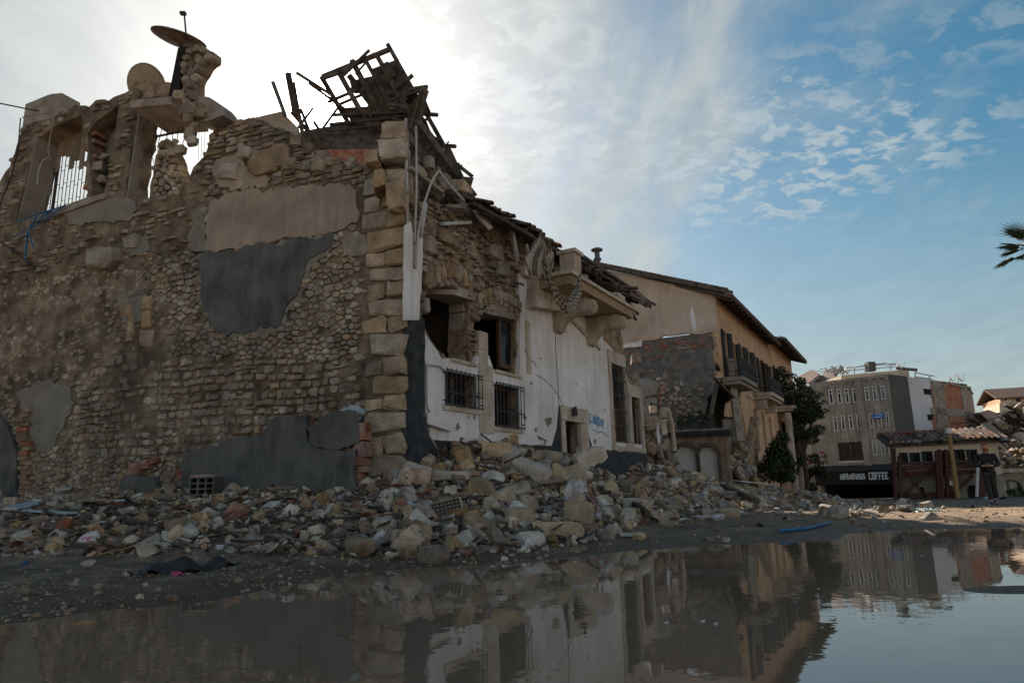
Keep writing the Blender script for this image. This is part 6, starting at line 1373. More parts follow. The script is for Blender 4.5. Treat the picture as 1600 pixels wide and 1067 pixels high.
mb = MB(); mb.fbox(Bf, FW - .3, FW, BG - .4, BT - .1, -12, -.36); bl.part('party_wall', mb, m_blockd)
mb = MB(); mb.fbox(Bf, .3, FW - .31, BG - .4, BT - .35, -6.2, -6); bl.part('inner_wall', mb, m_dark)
for v in (640, 683, 730): mb = MB(); mb.fbox(Bf, .3, FW - .31, bz(v) - .1, bz(v) + .1, -5.99, -.36); bl.part('floor_slab', mb, m_conc)
# shop front: awning board with letters
mb = MB(); mb.hexa([Bf.w(-.35, bz(757), .95), Bf.w(FW + .1, bz(757), .95), Bf.w(FW + .1, bz(757), .0), Bf.w(-.35, bz(757), .0), Bf.w(-.35, bz(737), 1.0), Bf.w(FW + .1, bz(737), 1.0), Bf.w(FW + .1, bz(727), .0), Bf.w(-.35, bz(727), .0)]); aw = bl.part('shop_fascia', mb, m_signd, bfw)
mb = MB(); mb.hexa([Bf.w(-.36, bz(736), 1.02), Bf.w(FW + .1, bz(736), 1.02), Bf.w(FW + .1, bz(727.5), .02), Bf.w(-.36, bz(727.5), .02), Bf.w(-.36, bz(735), 1.04), Bf.w(FW + .1, bz(735), 1.04), Bf.w(FW + .1, bz(726), .02), Bf.w(-.36, bz(726), .02)]); bl.part('awning', mb, m_dado, bfw)
FONT = {'A': ['010', '101', '111', '101', '101'], 'B': ['110', '101', '110', '101', '110'], 'R': ['110', '101', '110', '101', '101'], 'U': ['101', '101', '101', '101', '111'], 'S': ['111', '100', '111', '001', '111'], 'C': ['111', '100', '100', '100', '111'], 'O': ['111', '101', '101', '101', '111'], 'F': ['111', '100', '110', '100', '100'], 'E': ['111', '100', '110', '100', '111'], 'D': ['110', '101', '101', '101', '110'], ' ': ['000'] * 5}
txt = 'ABRABUSS COFFEE'; u0, u1 = 1313, 1388.5; s_a = Bf.px(u0, 745, 1.0)[0]; s_b = Bf.px(u1, 742, 1.0)[0]; cw = (s_b - s_a) / len(txt)
for i, ch in enumerate(txt):
    mb = MB(); small = ch == 'A' or (i in (5, 6, 7)); hgt = .66 if i > 8 else (.56 if not small else .5); zb = bz(749.5) + (0 if i > 8 else .06)
    for r_, line in enumerate(FONT[ch]):
        for c_, bit in enumerate(line):
            if bit == '1': x0 = s_a + cw * i + cw * .86 * c_ / 3; mb.fbox(Bf, x0, x0 + cw * .86 / 3 * (1.04 if cw > 0 else 1.04), zb + hgt * (4 - r_) / 5, zb + hgt * (5 - r_) / 5 * 1.0, .99, 1.07)
    if mb.v: bl.part('letter', mb, m_letter, aw)
mb = MB(); s_ = Bf.px(1374, 651)[0]; mb.fbox(Bf, s_ - .5, s_ + .5, bz(656), bz(648.5), .25, .32); si = bl.part('street_sign', mb, m_bsign, bfw, label='blue sign plate on the facade'); mb = MB()
for j in range(2): mb.fbox(Bf, s_ - .38, s_ + .34 - .1 * j, bz(654.5) + j * .22, bz(654.5) + j * .22 + .07, .321, .328)
bl.part('sign_line', mb, m_letter, bfw)
mb = MB(); mb.fbox(Bf, FW - .2, FW - .05, BG - .3, bz(750), .75, .9); bl.part('awning_post', mb, m_lime, bfw)
mb = MB(); mb.lathe(Bf.w(.2, bz(722), .4), [(.05, 0), (.42, .02), (.42, .2), (.05, .22)], 14, Vector((Bf.n.x, Bf.n.y, 0))); bl.part('round_sign', mb, mat('red sign', [(.32, .03, .025)], 2, .5, 0), bfw)
# roof clutter
rt = BT
def at_b(u, v, dist=75): return col_at(u, v, dist)
rl = [((1322, 575), (1400, 568)), ((1322, 579), (1398, 573)), ((1335, 586), (1335, 574)), ((1352, 584), (1352, 570)), ((1366, 580), (1366, 567)), ((1392, 578), (1392, 568)), ((1372, 569), (1400, 570)), ((1430, 582), (1460, 588)), ((1430, 589), (1456, 592)), ((1430, 592), (1430, 581)), ((1452, 594), (1452, 586)), ((1340, 573), (1385, 567)), ((1350, 570), (1372, 568))]
mb = MB()
for a, b in rl: mb.tube([at_b(*a), at_b(*b)], .055, 5)
bl.part('roof_frame', mb, m_alu, brf)
mb = MB(); mb.box(at_b(1360, 573), (.7, .7, .9)); bl.part('water_tank', mb, m_pdark, brf)
mb = MB(); a = at_b(1322, 590); b = at_b(1430, 581); mb.hexa([Vector((x, y, z_)) for z_ in (BT - .2, BT + .75) for x, y in ((a.x, a.y + 1), (b.x, b.y + 1), (b.x, b.y + 5), (a.x, a.y + 5))]); bl.part('roof_hut', mb, m_cream, brf)
mb = MB(); a = at_b(1396, 578); b = at_b(1429, 581); mb.beam(a + Vector((0, -.5, .1)), b + Vector((0, -.5, .1)), 1.2, .15); bl.part('hut_roof', mb, m_conc, brf)
mb = MB()
for k_ in range(14): p = at_b(1302 + R.uniform(0, 22), 586 - R.uniform(0, 8)); mb.beam(p, p + Vector((R.uniform(-1.2, 1.2), R.uniform(-.5, .5), R.uniform(.1, .9))), .25, .06)
bl.part('collapsed_sheeting', mb, m_pipe, brf)
def dish(name, label, c, r, aim, mt, mount=None, arm=None, depth=.22):
    t = Thing(name, label, 'satellite dish', mount if mount is not None else c - Vector((0, 0, r)))
    aim = Vector(aim).normalized(); mb = MB(); k = 24; x = aim.cross(Vector((0, 0, 1))).normalized(); y = x.cross(aim); V = []; Fc = []
    rg = [0, .35, .65, .88, 1.0]
    for side_ in (0, 1):
        for q in rg:
            for j in range(k): a = 2 * math.pi * j / k; V.append(c + (x * math.cos(a) + y * math.sin(a)) * (q * r) + aim * (r * depth * (q * q - 1) - side_ * r * .035))
    n_ = len(rg) * k
    for o in (0, n_):
        for i in range(len(rg) - 1):
            for j in range(k): Fc.append((o + i * k + j, o + i * k + (j + 1) % k, o + (i + 1) * k + (j + 1) % k, o + (i + 1) * k + j))
    for j in range(k): q = (len(rg) - 1) * k; Fc.append((q + j, q + (j + 1) % k, n_ + q + (j + 1) % k, n_ + q + j))
    mb.add(V, Fc); t.part('reflector', mb, mt, smooth=True)
    mb = MB(); mb.tube([c + (x * math.cos(a) + y * math.sin(a)) * r for a in np.linspace(0, 6.2832, 25)], r * .035, 5); 
    if r > .5: t.part('rim', mb, mt)
    mb = MB(); e = c + aim * r * .95
    for a in ((-1.57,) if r < .6 else (-1.9, -1.2)): mb.tube([c + (x * math.cos(a) + y * math.sin(a)) * r * .9 + aim * 0, e], r * .025, 4)
    mb.box(e, (r * .12,) * 3); 
    if arm is None: t.part('feed_arm', mb, m_iron)
    else: t.part('feed_arm', arm, m_iron)
    if mount is not None: mb = MB(); mb.tube([mount, c - aim * r * depth], max(.03, r * .05), 6); t.part('mount', mb, m_iron)
    return t
dish('satellite_dish', 'small dish on the roof of the concrete block, above its hut', at_b(1406, 571, 74), .5, (.8, -.5, .5), m_pipe, at_b(1404, 580, 74))
dish('satellite_dish', 'small dish on the rear roof of the block, left of a pair', at_b(1486, 591, 76), .42, (.8, -.5, .5), m_pipe, at_b(1484, 597, 76))
dish('satellite_dish', 'small dish on the rear roof of the block, right of a pair', at_b(1499, 590, 76), .5, (.8, -.5, .5), m_pipe, at_b(1497, 597, 76))
mb = MB(); mb.tube([col_at(1512, 606, 73), col_at(1521, 616, 73)], .06, 5); bl.part('loose_rod', mb, m_iron, sw3)

# ------------------------------------------------------------------ lower wing left of the block
wgO = Bf.w(FW + .05, 0, -.6); wf = Frame((wgO.x, wgO.y), -60, -1); wg = Thing('lower_wing', 'damaged lower building left of the concrete block', 'building', (wgO.x, wgO.y, -1.5))
a = wf.px(1282, 713); b = wf.px(1299, 694); WW = rect(b[0], a[0], a[1], b[1]); a = wf.px(1276, 668); b = wf.px(1296, 640); WU = rect(b[0], a[0], a[1], b[1])
zt = wf.px(1290, 602)[1]
mb = MB(); slab(mb, wf, [(0, -1.9), (6.5, -1.9), (6.5, zt - 2.2), (4, zt), (0, zt)], [WW, WU], -.4, 0, .6, .03, 0, .02); ww = wg.part('wall', mb, m_blockf)
a, c = WW[0]; b, d = WW[2]; mb = MB(); t = .1
for x in ((a, a + t, c, d), (b - t, b, c, d), (a + t, b - t, c, c + t), (a + t, b - t, d - t, d), ((a + b) / 2 - .05, (a + b) / 2 + .05, c + t, d - t)): mb.fbox(wf, *x, -.2, .05)
wg.part('window', mb, m_alu, ww); mb = MB(); mb.fbox(wf, a + t, b - t, c + t, d - t, -.15, -.12); wg.part('pane', mb, m_glass, ww)
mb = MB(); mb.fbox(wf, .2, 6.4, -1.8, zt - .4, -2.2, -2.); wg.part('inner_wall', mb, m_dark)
for (q, lb) in (([(1240, 592, 82), (1268, 577, 82), (1281, 584, 80), (1264, 598, 79)], 0), ([(1262, 604, 80), (1296, 575, 82), (1312, 579, 82), (1306, 590, 79), (1290, 603, 78)], 0)):
    P = [col_at(*p) for p in q]; n_ = (P[1] - P[0]).cross(P[2] - P[0]).normalized() * .2; mb = MB(); k = len(P); mb.add(P + [p + n_ for p in P], [tuple(range(k)), tuple(range(2 * k - 1, k - 1, -1))] + [(i, (i + 1) % k, k + (i + 1) % k, k + i) for i in range(k)]); wg.part('sagging_roof', mb, m_tile)
mb = MB()
for k_ in range(6): p = col_at(1292 + R.uniform(0, 18), 582, 80); mb.beam(p, p + Vector((R.uniform(-1.5, 1.5), .4, R.uniform(.2, .7))), .14, .05)
wg.part('bare_rafters', mb, m_pipe)

# ------------------------------------------------------------------ tiled house behind timber shoring
KO = col_at(1566, 740, 52); kf = Frame((KO.x, KO.y), -76, -1)      # front runs left from its right corner
th = Thing('tiled_house', 'low cream house with weathered tile roof behind red timber shoring', 'house', (KO.x, KO.y, -1.0))
kz = lambda v, u=1480: kf.px(u, v)[1]
LW = kf.px(1398, 740)[0]; MID = kf.px(1466, 700)[0]
kw = [];
for u0, v0, u1, v1 in ((1408, 707, 1420, 725), (1425, 707, 1439, 725), (1444, 705, 1459, 725), (1468, 704, 1488, 727), (1493, 702, 1510, 726), (1514, 702, 1530, 725), (1537, 700, 1546, 720)):
    a = kf.px(u1, v1); b = kf.px(u0, v0); kw.append(rect(a[0], b[0], a[1], b[1]))
ar = []
for u0, u1, v0, vs_ in ((1511, 1531, 776, 766), (1475, 1490, 774, 768), (1436, 1445, 768, 765), (1546, 1560, 774, 762)): a = kf.px(u1, v0); b = kf.px(u0, vs_); ar.append(arch_poly(a[0], b[0], a[1] - .3, b[1], 8))
KT = kz(686)
mb = MB(); slab(mb, kf, [(0, -1.6), (LW, -1.6), (LW, KT), (0, KT)], kw + ar, -.4, 0, .6, 0, 0, .01); kwall = th.part('front_wall', mb, [m_cream])
mb = MB(); slab(mb, kf, [(.02, -1.6), (LW - .02, -1.6), (LW - .02, kz(742)), (.02, kz(742))], ar, -.2, .03, .4, .02, 0, .02); th.part('stone_base', mb, mat('pale rough stone base', [(.20, .175, .14), (.33, .29, .23)], 1.5, .95, .8, 6, bdist=.08), kwall)
for r in kw:
    a, c = r[0]; b, d = r[2]; mb = MB(); mb.fbox(kf, a, b, c, d, -.25, -.22); th.part('pane', mb, m_glass, kwall); mb = MB(); t = .09
    for x in ((a, a + t, c, d), (b - t, b, c, d), (a + t, b - t, c, c + t), (a + t, b - t, d - t, d), ((a + b) / 2 - .04, (a + b) / 2 + .04, c + t, d - t)): mb.fbox(kf, *x, -.2, .05)
    th.part('window', mb, m_shut, kwall)
    mb = MB(); mb.fbox(kf, b + .01, b + (b - a) * .42, c, d, .01, .07); th.part('shutter', mb, m_shut, kwall)
for r in ar: mb = MB(); a, c = r[0]; b = r[1][0]; mb.fbox(kf, a - .05, b + .05, c - .1, max(p[1] for p in r) + .05, -.3, -.26); th.part('dark_doorway', mb, m_shut, kwall)
# roof with rows of tiles
RS_ = .30
def kr(s_, n, dz=0.): return kf.w(s_, KT + (0 - n) * RS_ + dz + (-.18 if s_ > MID + 1 else 0) + .05 * math.sin(s_ * 1.3), n)
mb = MB(); mb.hexa([kr(-.5, .4, -.12), kr(LW + .3, .4, -.12), kr(LW + .3, -2.0, -.12), kr(-.5, -2.0, -.12), kr(-.5, .4, .0), kr(LW + .3, .4, .0), kr(LW + .3, -2.0, .0), kr(-.5, -2.0, .0)]); kro = th.part('roof', mb, m_wood)
x3 = Vector((kf.n.x, kf.n.y, -RS_)); u3 = Vector((kf.n.x * RS_, kf.n.y * RS_, 1))
mbt = MB(); big_tile_V, big_tile_F = barrel(.62, .16, 4); mb = MB(); mb.arr(big_tile_V, big_tile_F); big_me = mesh_from('roof_tile', mb, m_tile)
nt_ = 0
for row in range(5):
    for i in range(int((LW + .7) / .34)):
        if R.random() < .06: continue
        p = kr(-.4 + i * .34 + R.uniform(-.03, .03), -.08 - row * .44, .03 + R.uniform(0, .03)); x = x3.normalized(); z = u3.normalized(); y = z.cross(x); e = Matrix((x, y, z)).transposed().to_euler(); e.rotate_axis('Z', R.uniform(-.1, .1))
        if nt_ < 290: th.inst('roof_tile', big_me, p, e, (1, 1, 1), kro)
        nt_ += 1
mb = MB(); mb.tube([kr(-.4, -2.0, .1), kr(LW + .2, -2.0, .1)], .13, 6); th.part('ridge', mb, m_tile, kro)
# gable on the right end
ge = Frame((KO.x, KO.y), 20, 1); gz_ = KT
mb = MB(); mb.prism(ge, [(0, -1.6), (7, -1.6), (7, gz_ - .2), (2.4, gz_ + .85), (0, gz_)], -.3, 0); th.part('gable_wall', mb, m_cream)
mb = MB(); mb.beam(ge.w(-.9, gz_ - .3, .2), ge.w(2.4, gz_ + .95, .2), .5, .16); mb.beam(ge.w(2.4, gz_ + .95, .2), ge.w(7.5, gz_ - .9, .2), .5, .16); th.part('verge_board', mb, m_shut, kro)
# shoring
posts = [(1396, 700, 778), (1405, 712, 778), (1464, 706, 778), (1468, 702, 776), (1478, 702, 776), (1529, 716, 772), (1535, 722, 774)]
sh = Thing('timber_shoring', 'red-brown timber shoring frame against the front of the tiled house', 'scaffold', kf.w(6, -1.0, 1.0))
for u, v0, v1 in posts: a = kf.px(u, v0, .9); b = kf.px(u + (v1 - v0) * .04, v1, .9); mb = MB(); mb.beam(kf.w(*a, .9), kf.w(b[0], b[1] - .1, .9), .2, .2); sh.part('post', mb, m_redwood)
for u0, v0, u1, v1, w in ((1396, 731, 1468, 729, .3), (1398, 741, 1470, 738, .3), (1470, 730, 1532, 727, .3), (1472, 739, 1532, 736, .3), (1400, 776, 1490, 772, .35), (1410, 774, 1464, 726, .22), (1446, 776, 1410, 732, .12), (1484, 776, 1520, 742, .2), (1464, 712, 1490, 772, .16), (1396, 724, 1530, 720, .14)): a = kf.px(u0, v0, .75); b = kf.px(u1, v1, .75); mb = MB(); mb.beam(kf.w(*a, .75), kf.w(*b, .75), .12, w); sh.part('brace', mb, m_redwood)
mb = MB(); a = kf.px(1528, 716, 1.2); b = kf.px(1526, 776, 1.2); mb.tube([kf.w(*a, 1.2), kf.w(*b, 1.2)], .09, 6); single('drain_pipe', mb, m_alu, 'thin white pipe standing beside the red post of the shoring', 'pipe')
mb = MB(); a = kf.px(1481, 662, 1.9); b = kf.px(1496, 778, 1.9); mb.tube([kf.w(*b, 1.9), kf.w(*a, 1.9)], .15, 8, .11); pp = Thing('leaning_pole', 'tall raw wooden pole leaning in front of the tiled house', 'pole', kf.w(*b, 1.9)); pp.part('pole', mb, m_pole); mb = MB(); mb.box(kf.w(kf.px(1481, 673, 2.0)[0], kf.px(1481, 673, 2.0)[1], 2.05), (.3, .2, .32)); pp.part('lamp_box', mb, m_alu)
mb = MB(); a = kf.px(1484, 758, 1.05); b = kf.px(1495, 751, 1.05); nb_ = Thing('notice_board', 'small white notice board on the shoring', 'sign', kf.w(*a, 1.05)); mb.fbox(kf, b[0], a[0], a[1], b[1], 1.02, 1.06); nb_.part('board', mb, m_alu); mb = MB()
for j in range(2): mb.fbox(kf, b[0] + .12, a[0] - .12, a[1] + .12 + .16 * j, a[1] + .17 + .16 * j, 1.061, 1.066)
nb_.part('print', mb, m_pdark)

# ------------------------------------------------------------------ arcade and ruins at the far right
VO = col_at(1660, 745, 56); vf = Frame((VO.x, VO.y), -74, -1); vw = Thing('arcade_wall', 'low stone arcade with wide pale door at the right edge', 'building', (VO.x, VO.y, -1.0))
a = vf.px(1562, 776); b = vf.px(1598, 758); AA = arch_poly(vf.px(1601, 774)[0], vf.px(1566, 774)[0], -1.4, vf.px(1582, 765)[1], 10); VL = vf.px(1548, 760)[0]; VT = vf.px(1580, 738)[1]
mb = MB(); slab(mb, vf, [(-8, -1.6), (VL, -1.6), (VL, VT), (-8, VT)], [AA], -.5, 0, .5, .02, 0, .05); v1 = vw.part('wall', mb, bpy.data.materials['pale rough stone base'])
for i in range(6):
    x0, x1 = min(p[0] for p in AA), max(p[0] for p in AA); w = (x1 - x0) / 6; mb = MB(); mb.fbox(vf, x0 + w * i, x0 + w * (i + .96), -1.4, max(p[1] for p in AA), -.4, -.34); vw.part('door_board', mb, m_roller if i % 3 else m_woodl, v1)
mb = MB(); mb.fbox(vf, -8, VL + .3, VT + .003, VT + .25, -.6, .25); vw.part('cornice', mb, m_lime, v1)
# red painted letters on the pale door
mb = MB(); lx = vf.px(1597.2, 757, 0)[0]
for lt, zv in (('D', 757.5), ('T', 764.5)):
    pat = {'D': ['110', '101', '101', '101', '110'], 'T': ['111', '010', '010', '010', '010']}[lt]; z0 = vf.px(1597, zv)[1]
    for r_, line in enumerate(pat):
        for c_, bit in enumerate(line):
            if bit == '1': mb.fbox(vf, lx - c_ * .10 - .10, lx - c_ * .10, z0 - r_ * .075 - .075, z0 - r_ * .075, -.338, -.33)
vw.part('red_letters', mb, bpy.data.materials['red sign'], v1)
rbm = MB(); rbm2 = MB()
for k_ in range(170):
    u = R.uniform(1542, 1640); p = vf.px(u, 741, -1.2); q = vf.w(p[0], VT + .2 + R.random() ** 2 * 1.7, R.uniform(-3, -.2)); (soup(rbm, BIG, [np.array(q)], [R.uniform(.12, .4)], rs, .7) if R.random() < .6 else rbm2.beam(q, q + Vector((R.uniform(-1.2, 1.2), R.uniform(-.5, .5), R.uniform(-.3, .5))), R.uniform(.06, .3), .05))
setting('small_rubble', rbm, m_rock, 'stuff', label='rubble lying on the arcade roof'); setting('scrap_boards', rbm2, m_woodl, 'stuff', label='splintered boards on the arcade roof')
# hillside houses
def simple_house(name, label, u0, u1, vt, vb, dist, mt, roofm, az=-70, wins=(), pitch=.45, roofed=True, depth=6):
    O = col_at(u1, vb, dist); fr = Frame((O.x, O.y), az, -1); t = Thing(name, label, 'house', (O.x, O.y, O.z)); ln = fr.px(u0, vb)[0]; zt = fr.px((u0 + u1) / 2, vt)[1]; zb = O.z - 3
    hs_ = []
    for (a_, b_, c_, d_) in wins: p = fr.px(c_, d_); q = fr.px(a_, b_); hs_.append(rect(p[0], q[0], p[1], q[1]))
    mb = MB(); slab(mb, fr, [(0, zb), (ln, zb), (ln, zt), (0, zt)], hs_, -.3, 0, .7, .0 if roofed else .25, 0, .01, frozen={0} if not roofed else None); w = t.part('wall', mb, mt)
    mb = MB(); mb.fbox(fr, 0.02, .3, zb, zt, -depth, -.31); mb.fbox(fr, ln - .3, ln - .02, zb, zt, -depth, -.31); mb.fbox(fr, .31, ln - .31, zb, zt, -depth, -depth + .3); t.part('side_walls', mb, mt, w)
    for r in hs_: mb = MB(); mb.fbox(fr, r[0][0], r[2][0], r[0][1], r[2][1], -.25, -.2); t.part('pane', mb, m_glass, w)
    if roofed:
        mb = MB(); e = .5
        for n0, n1, d0, d1 in ((e, -depth / 2, -e * pitch, depth / 2 * pitch), (-depth - e, -depth / 2, -e * pitch, depth / 2 * pitch)): mb.hexa([fr.w(s_, zt + d + x, n) for x in (.02, .2) for s_, n, d in ((-e, n0, d0), (ln + e, n0, d0), (ln + e, n1, d1), (-e, n1, d1))])
        t.part('roof', mb, roofm)
    return t
simple_house('hillside_house', 'small ochre house with gabled tile roof on the hill at the right edge', 1564, 1640, 620, 632, 95, m_yellow, m_tile, -72, [(1569, 621, 1576, 630), (1586, 619, 1595, 628)], .4)
simple_house('ruined_pink_house', 'pale pink house torn open below the small ochre house', 1536, 1590, 642, 672, 84, mat('pale pink plaster', [(.42, .31, .27), (.52, .40, .36)], .8, .85, .2, 10), m_tile, -66, [(1559, 655, 1567, 661)], roofed=False)
simple_house('ruined_white_house', 'broken white wall left of the pale pink house', 1522, 1552, 650, 676, 86, m_cream, m_tile, -66, [(1523, 660, 1528, 671)], roofed=False)
simple_house('ruined_cream_house', 'cream upper wall behind the pale pink ruin', 1565, 1625, 628, 650, 90, m_cream, m_tile, -70, (), roofed=False)
scr = MB(); scr2 = MB(); scr3 = MB()
for k_ in range(240):
    u = R.uniform(1520, 1640); v = 648 + (u < 1565) * 8 + R.uniform(0, 1) * 34 + (-18 if u > 1580 else 0); p = col_at(u, v, R.uniform(68, 80))
    if R.random() < .5: soup(scr, BIG, [np.array(p)], [R.uniform(.15, .55)], rs, .8)
    else: (scr2 if R.random() < .5 else scr3).beam(p, p + Vector((R.uniform(-2.2, 2.2), R.uniform(-.8, .8), R.uniform(-.9, 1.1))), R.uniform(.1, .7), .08)
setting('ruin_rubble', scr, m_rock, 'stuff', label='collapsed masonry on the slope at the right edge'); setting('ruin_timber', scr2, m_wood, 'stuff', label='splintered dark roof timbers of the ruins on the slope'); setting('ruin_boards', scr3, m_rust, 'stuff', label='torn rusty boards of the ruins on the slope')
mb = MB(); p = col_at(1560, 690, 66); rr = Thing('burnt_roof', 'charred collapsed roof between the tiled house and the right edge', 'roof', p)
for k_ in range(26):
    a = col_at(1545 + R.uniform(0, 70), 696 + R.uniform(0, 36), R.uniform(60, 66)); mb = MB(); mb.beam(a, a + Vector((R.uniform(1, 3.5), R.uniform(-1, 1), R.uniform(-.3, 1.2))), R.uniform(.12, .5), .1); rr.part('charred_beam', mb, m_shut)
mb = MB(); q = [col_at(*p) for p in ((1548, 716, 62), (1640, 700, 62), (1640, 742, 60), (1546, 742, 60))]; mb.add(q + [x + Vector((0, .6, 0)) for x in q], [(0, 1, 2, 3), (7, 6, 5, 4), (0, 4, 5, 1), (1, 5, 6, 2), (2, 6, 7, 3), (3, 7, 4, 0)]); rr.part('charred_wall', mb, m_shut)
# wooded slope behind everything at the right
mb = MB(); q = [(-200, 230), (60, 210), (320, 190), (600, 260)]; V = []
for i in range(60):
    x = -260 + i * 14; V += [(x, 240, -6), (x, 250, 3 + 5 * float(fbm([x * .02], [3.], 3, 2)[0]) + (7 if x > 60 else 0) * min(1, max(0, (x - 60) / 60)))]
mb.add(V + [(x, y + 60, -6) for x, y, z in V[::2]], [(2 * i, 2 * i + 2, 2 * i + 3, 2 * i + 1) for i in range(59)] + [(2 * i + 1, 2 * i + 3, 120 + i + 1, 120 + i) for i in range(59)]); setting('hill', mb, mat('distant scrub slope', [(.05, .055, .035), (.09, .09, .06)], .2, .95, .6, 1.))
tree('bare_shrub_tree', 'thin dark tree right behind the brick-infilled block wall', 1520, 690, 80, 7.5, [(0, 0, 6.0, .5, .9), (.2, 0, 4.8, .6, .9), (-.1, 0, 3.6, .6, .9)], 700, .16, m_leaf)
for k_, (u, lb) in enumerate(((1545, 'small green weed at the foot of the arcade beside the walking person'), (1592, 'green weeds before the pale arcade door at the right edge'))):
    p = at_depth(u, 773, 45); p.z = gz(p.x, p.y); mb = MB(); leaf_cloud(mb, p + Vector((0, 0, .25)), (.7, .4, .3), 160, .12, rsl); single('weed', mb, m_leafg, lb, 'plant')
# ------------------------------------------------------------------ low remnant of plastered brick wall at the foot of the side wall
br = Thing('broken_brick_wall', 'low remnant of grey-plastered hollow brick wall along the foot of the side wall', 'wall', L.w(3, .8, .3))
Q1 = L.pts([(284, 775), (287, 704), (344, 698), (346, 690), (412, 676), (414, 655), (481, 648), (478, 672), (482, 690), (494, 699), (520, 702), (556, 702), (553, 775)], .34)
Q2 = L.pts([(486, 694), (480, 668), (500, 656), (512, 646), (551, 641), (556, 660), (562, 690), (545, 698), (512, 700)], .36)
for i, q in enumerate((Q1, Q2)): mb = MB(); slab(mb, L, q, (), .24, .36 + .025 * i, .09, .035, 0, .012, 1.5, 4 + i); br.part('plaster_face', mb, m_pdark)
k_ = 0
C0 = L.px(284, 775, .2)[0]; C1 = L.px(572, 775, .2)[0]
topline = lambda s_: float(np.interp(s_, [q[0] for q in L.pts([(572, 650), (556, 642), (486, 648), (414, 660), (410, 680), (345, 694), (286, 706)], .2)], [q[1] for q in L.pts([(572, 650), (556, 642), (486, 648), (414, 660), (410, 680), (345, 694), (286, 706)], .2)]))
z = .45
while z < 2.5:
    s_ = C1 + (.1 if k_ % 2 else 0)
    while s_ < C0:
        if z + .17 < topline(s_ + .1) + R.uniform(-.06, .06):
            mb = MB(); mb.fbox(L, s_, s_ + .23, z, z + .175, .07, .235, .006); br.part('brick', mb, m_brick)
        s_ += .24
    z += .187; k_ += 1
mb = MB(); slab(mb, L, L.pts([(500, 650), (560, 632), (572, 642), (560, 660), (520, 662)], .05), (), .0, .07, .15, .05, 0, .02); br.part('blue_wash', mb, m_bluew)
for u, v in ((563, 668), (566, 680), (562, 696), (568, 706), (564, 720)): p = L.px(u, v, .3); mb = MB(); mb.fbox(L, p[0] - .08, p[0] + .1, p[1] - .08, p[1] + .08, .1, .34, .012); br.part('brick', mb, m_brick)
mb = MB(); slab(mb, L, L.pts([(182, 780), (190, 748), (205, 742), (218, 745), (240, 744), (246, 780)], .2), (), .0, .2, .2, .04, 0, .02); single('plaster_stub', mb, m_pdark, 'small dark plastered stub of wall left of the broken brick wall', 'wall')
for k_ in range(8): mb = MB(); p = L.px(R.uniform(205, 240), R.uniform(718, 740), .15); mb.fbox(L, p[0] - .12, p[0] + .12, p[1] - .06, p[1] + .06, .0, .2, .02); single('loose_brick', mb, m_brick, 'red brick bits on top of the small dark plastered stub', 'brick', group='brick bits on the plastered stub')
# vertical toothed brick edge at the far left
for k_ in range(18): mb = MB(); p = L.px(38 + R.uniform(-5, 6), 640 + k_ * 7.5, .1); mb.fbox(L, p[0] - .16, p[0] + .16, p[1] - .055, p[1] + .045, .0, .1 + R.uniform(0, .06), .01); H.part('brick', mb, m_brick if R.random() < .3 else m_core, side)
# hollow bricks lying about
def hollow(name, label, u, v, w, rz, mt=m_brick, cap=False):
    p = on_ground(u, v + 6); t = Thing(name, label, 'brick', p); k = w / FPX * p.y; q = Matrix.Rotation(rz, 3, 'Z'); a = k / 2; h = k * .75
    mb = MB(); wt = a * .12
    for j in range(4): y = -a + j * (2 * a - wt) / 3; mb.box(p + q @ Vector((y + wt / 2, 0, h / 2)), (wt, k * 1.3, h), q)
    for j in range(4): zz = j * (h - wt) / 3; mb.box(p + q @ Vector((0, 0, zz + wt / 2)), (2 * a - 2 * wt, k * 1.298, wt * .96), q)
    t.part('webs', mb, mt); mb = MB(); mb.box(p + q @ Vector((0, k * .3, h / 2)), (2 * a - wt * 2.2, .03, h - wt * 2.2), q); t.part('core', mb, m_dark)  # black plate inside the hollows stands in for their shade
    if cap: mb = MB(); mb.box(p + q @ Vector((0, 0, h + .02)), (2 * a, k * 1.3, .035), q); t.part('mortar_cap', mb, m_brick)
hollow('hollow_brick', 'red hollow brick standing before the broken brick wall', 415, 734, 17, .2)
hollow('hollow_brick', 'grey plastered hollow brick lying left of the broken brick wall', 322, 768, 36, .1, m_pdark, True)
hollow('hollow_brick', 'red brick fragment in the heap left of the beige boulder', 618, 765, 18, .6)

# ------------------------------------------------------------------ dishes, cables, blue strips
c = L.w(*L.px(280, 61, -.25), -.25); arm = MB(); arm.tube([L.w(*L.px(291, 58, -.3), -.3), L.w(*L.px(288, 22, -.3), -.3), L.w(*L.px(285, 21, -.3), -.3)], .022, 5); arm.box(L.w(*L.px(286, 21.5, -.3), -.3), (.14, .1, .07))
dish('satellite_dish', 'rusty satellite dish tipped skyward on the leaning pillar', c, .64, (.22, -.20, .92), m_rust, L.w(*L.px(292, 80, -.3), -.3), arm)
c = L.w(*L.px(229, 134, -.9), -.9)
dish('satellite_dish', 'pale beige satellite dish standing on the broken wall top', c, .56, (.15, .75, .45), mat('beige dish paint', [(.25, .20, .15), (.33, .27, .20)], 3, .7, .1, 20), L.w(*L.px(232, 160, -.9), -.9))
def cable(pts_, r, mt, name, label, cat='cable', k=5, grp=None):
    mb = MB(); mb.tube(pts_, r, k); return single(name, mb, mt, label, cat, group=grp)
def Lp(u, v, n): return L.w(*L.px(u, v, n), n)
cable([at_depth(-900, 40, 19), at_depth(-400, 112, 17.8), at_depth(-60, 151, 17), at_depth(0, 162, 16.9), Lp(60, 174, .15)], .02, m_cable, 'overhead_cable', 'black overhead cable running to the left chimney')
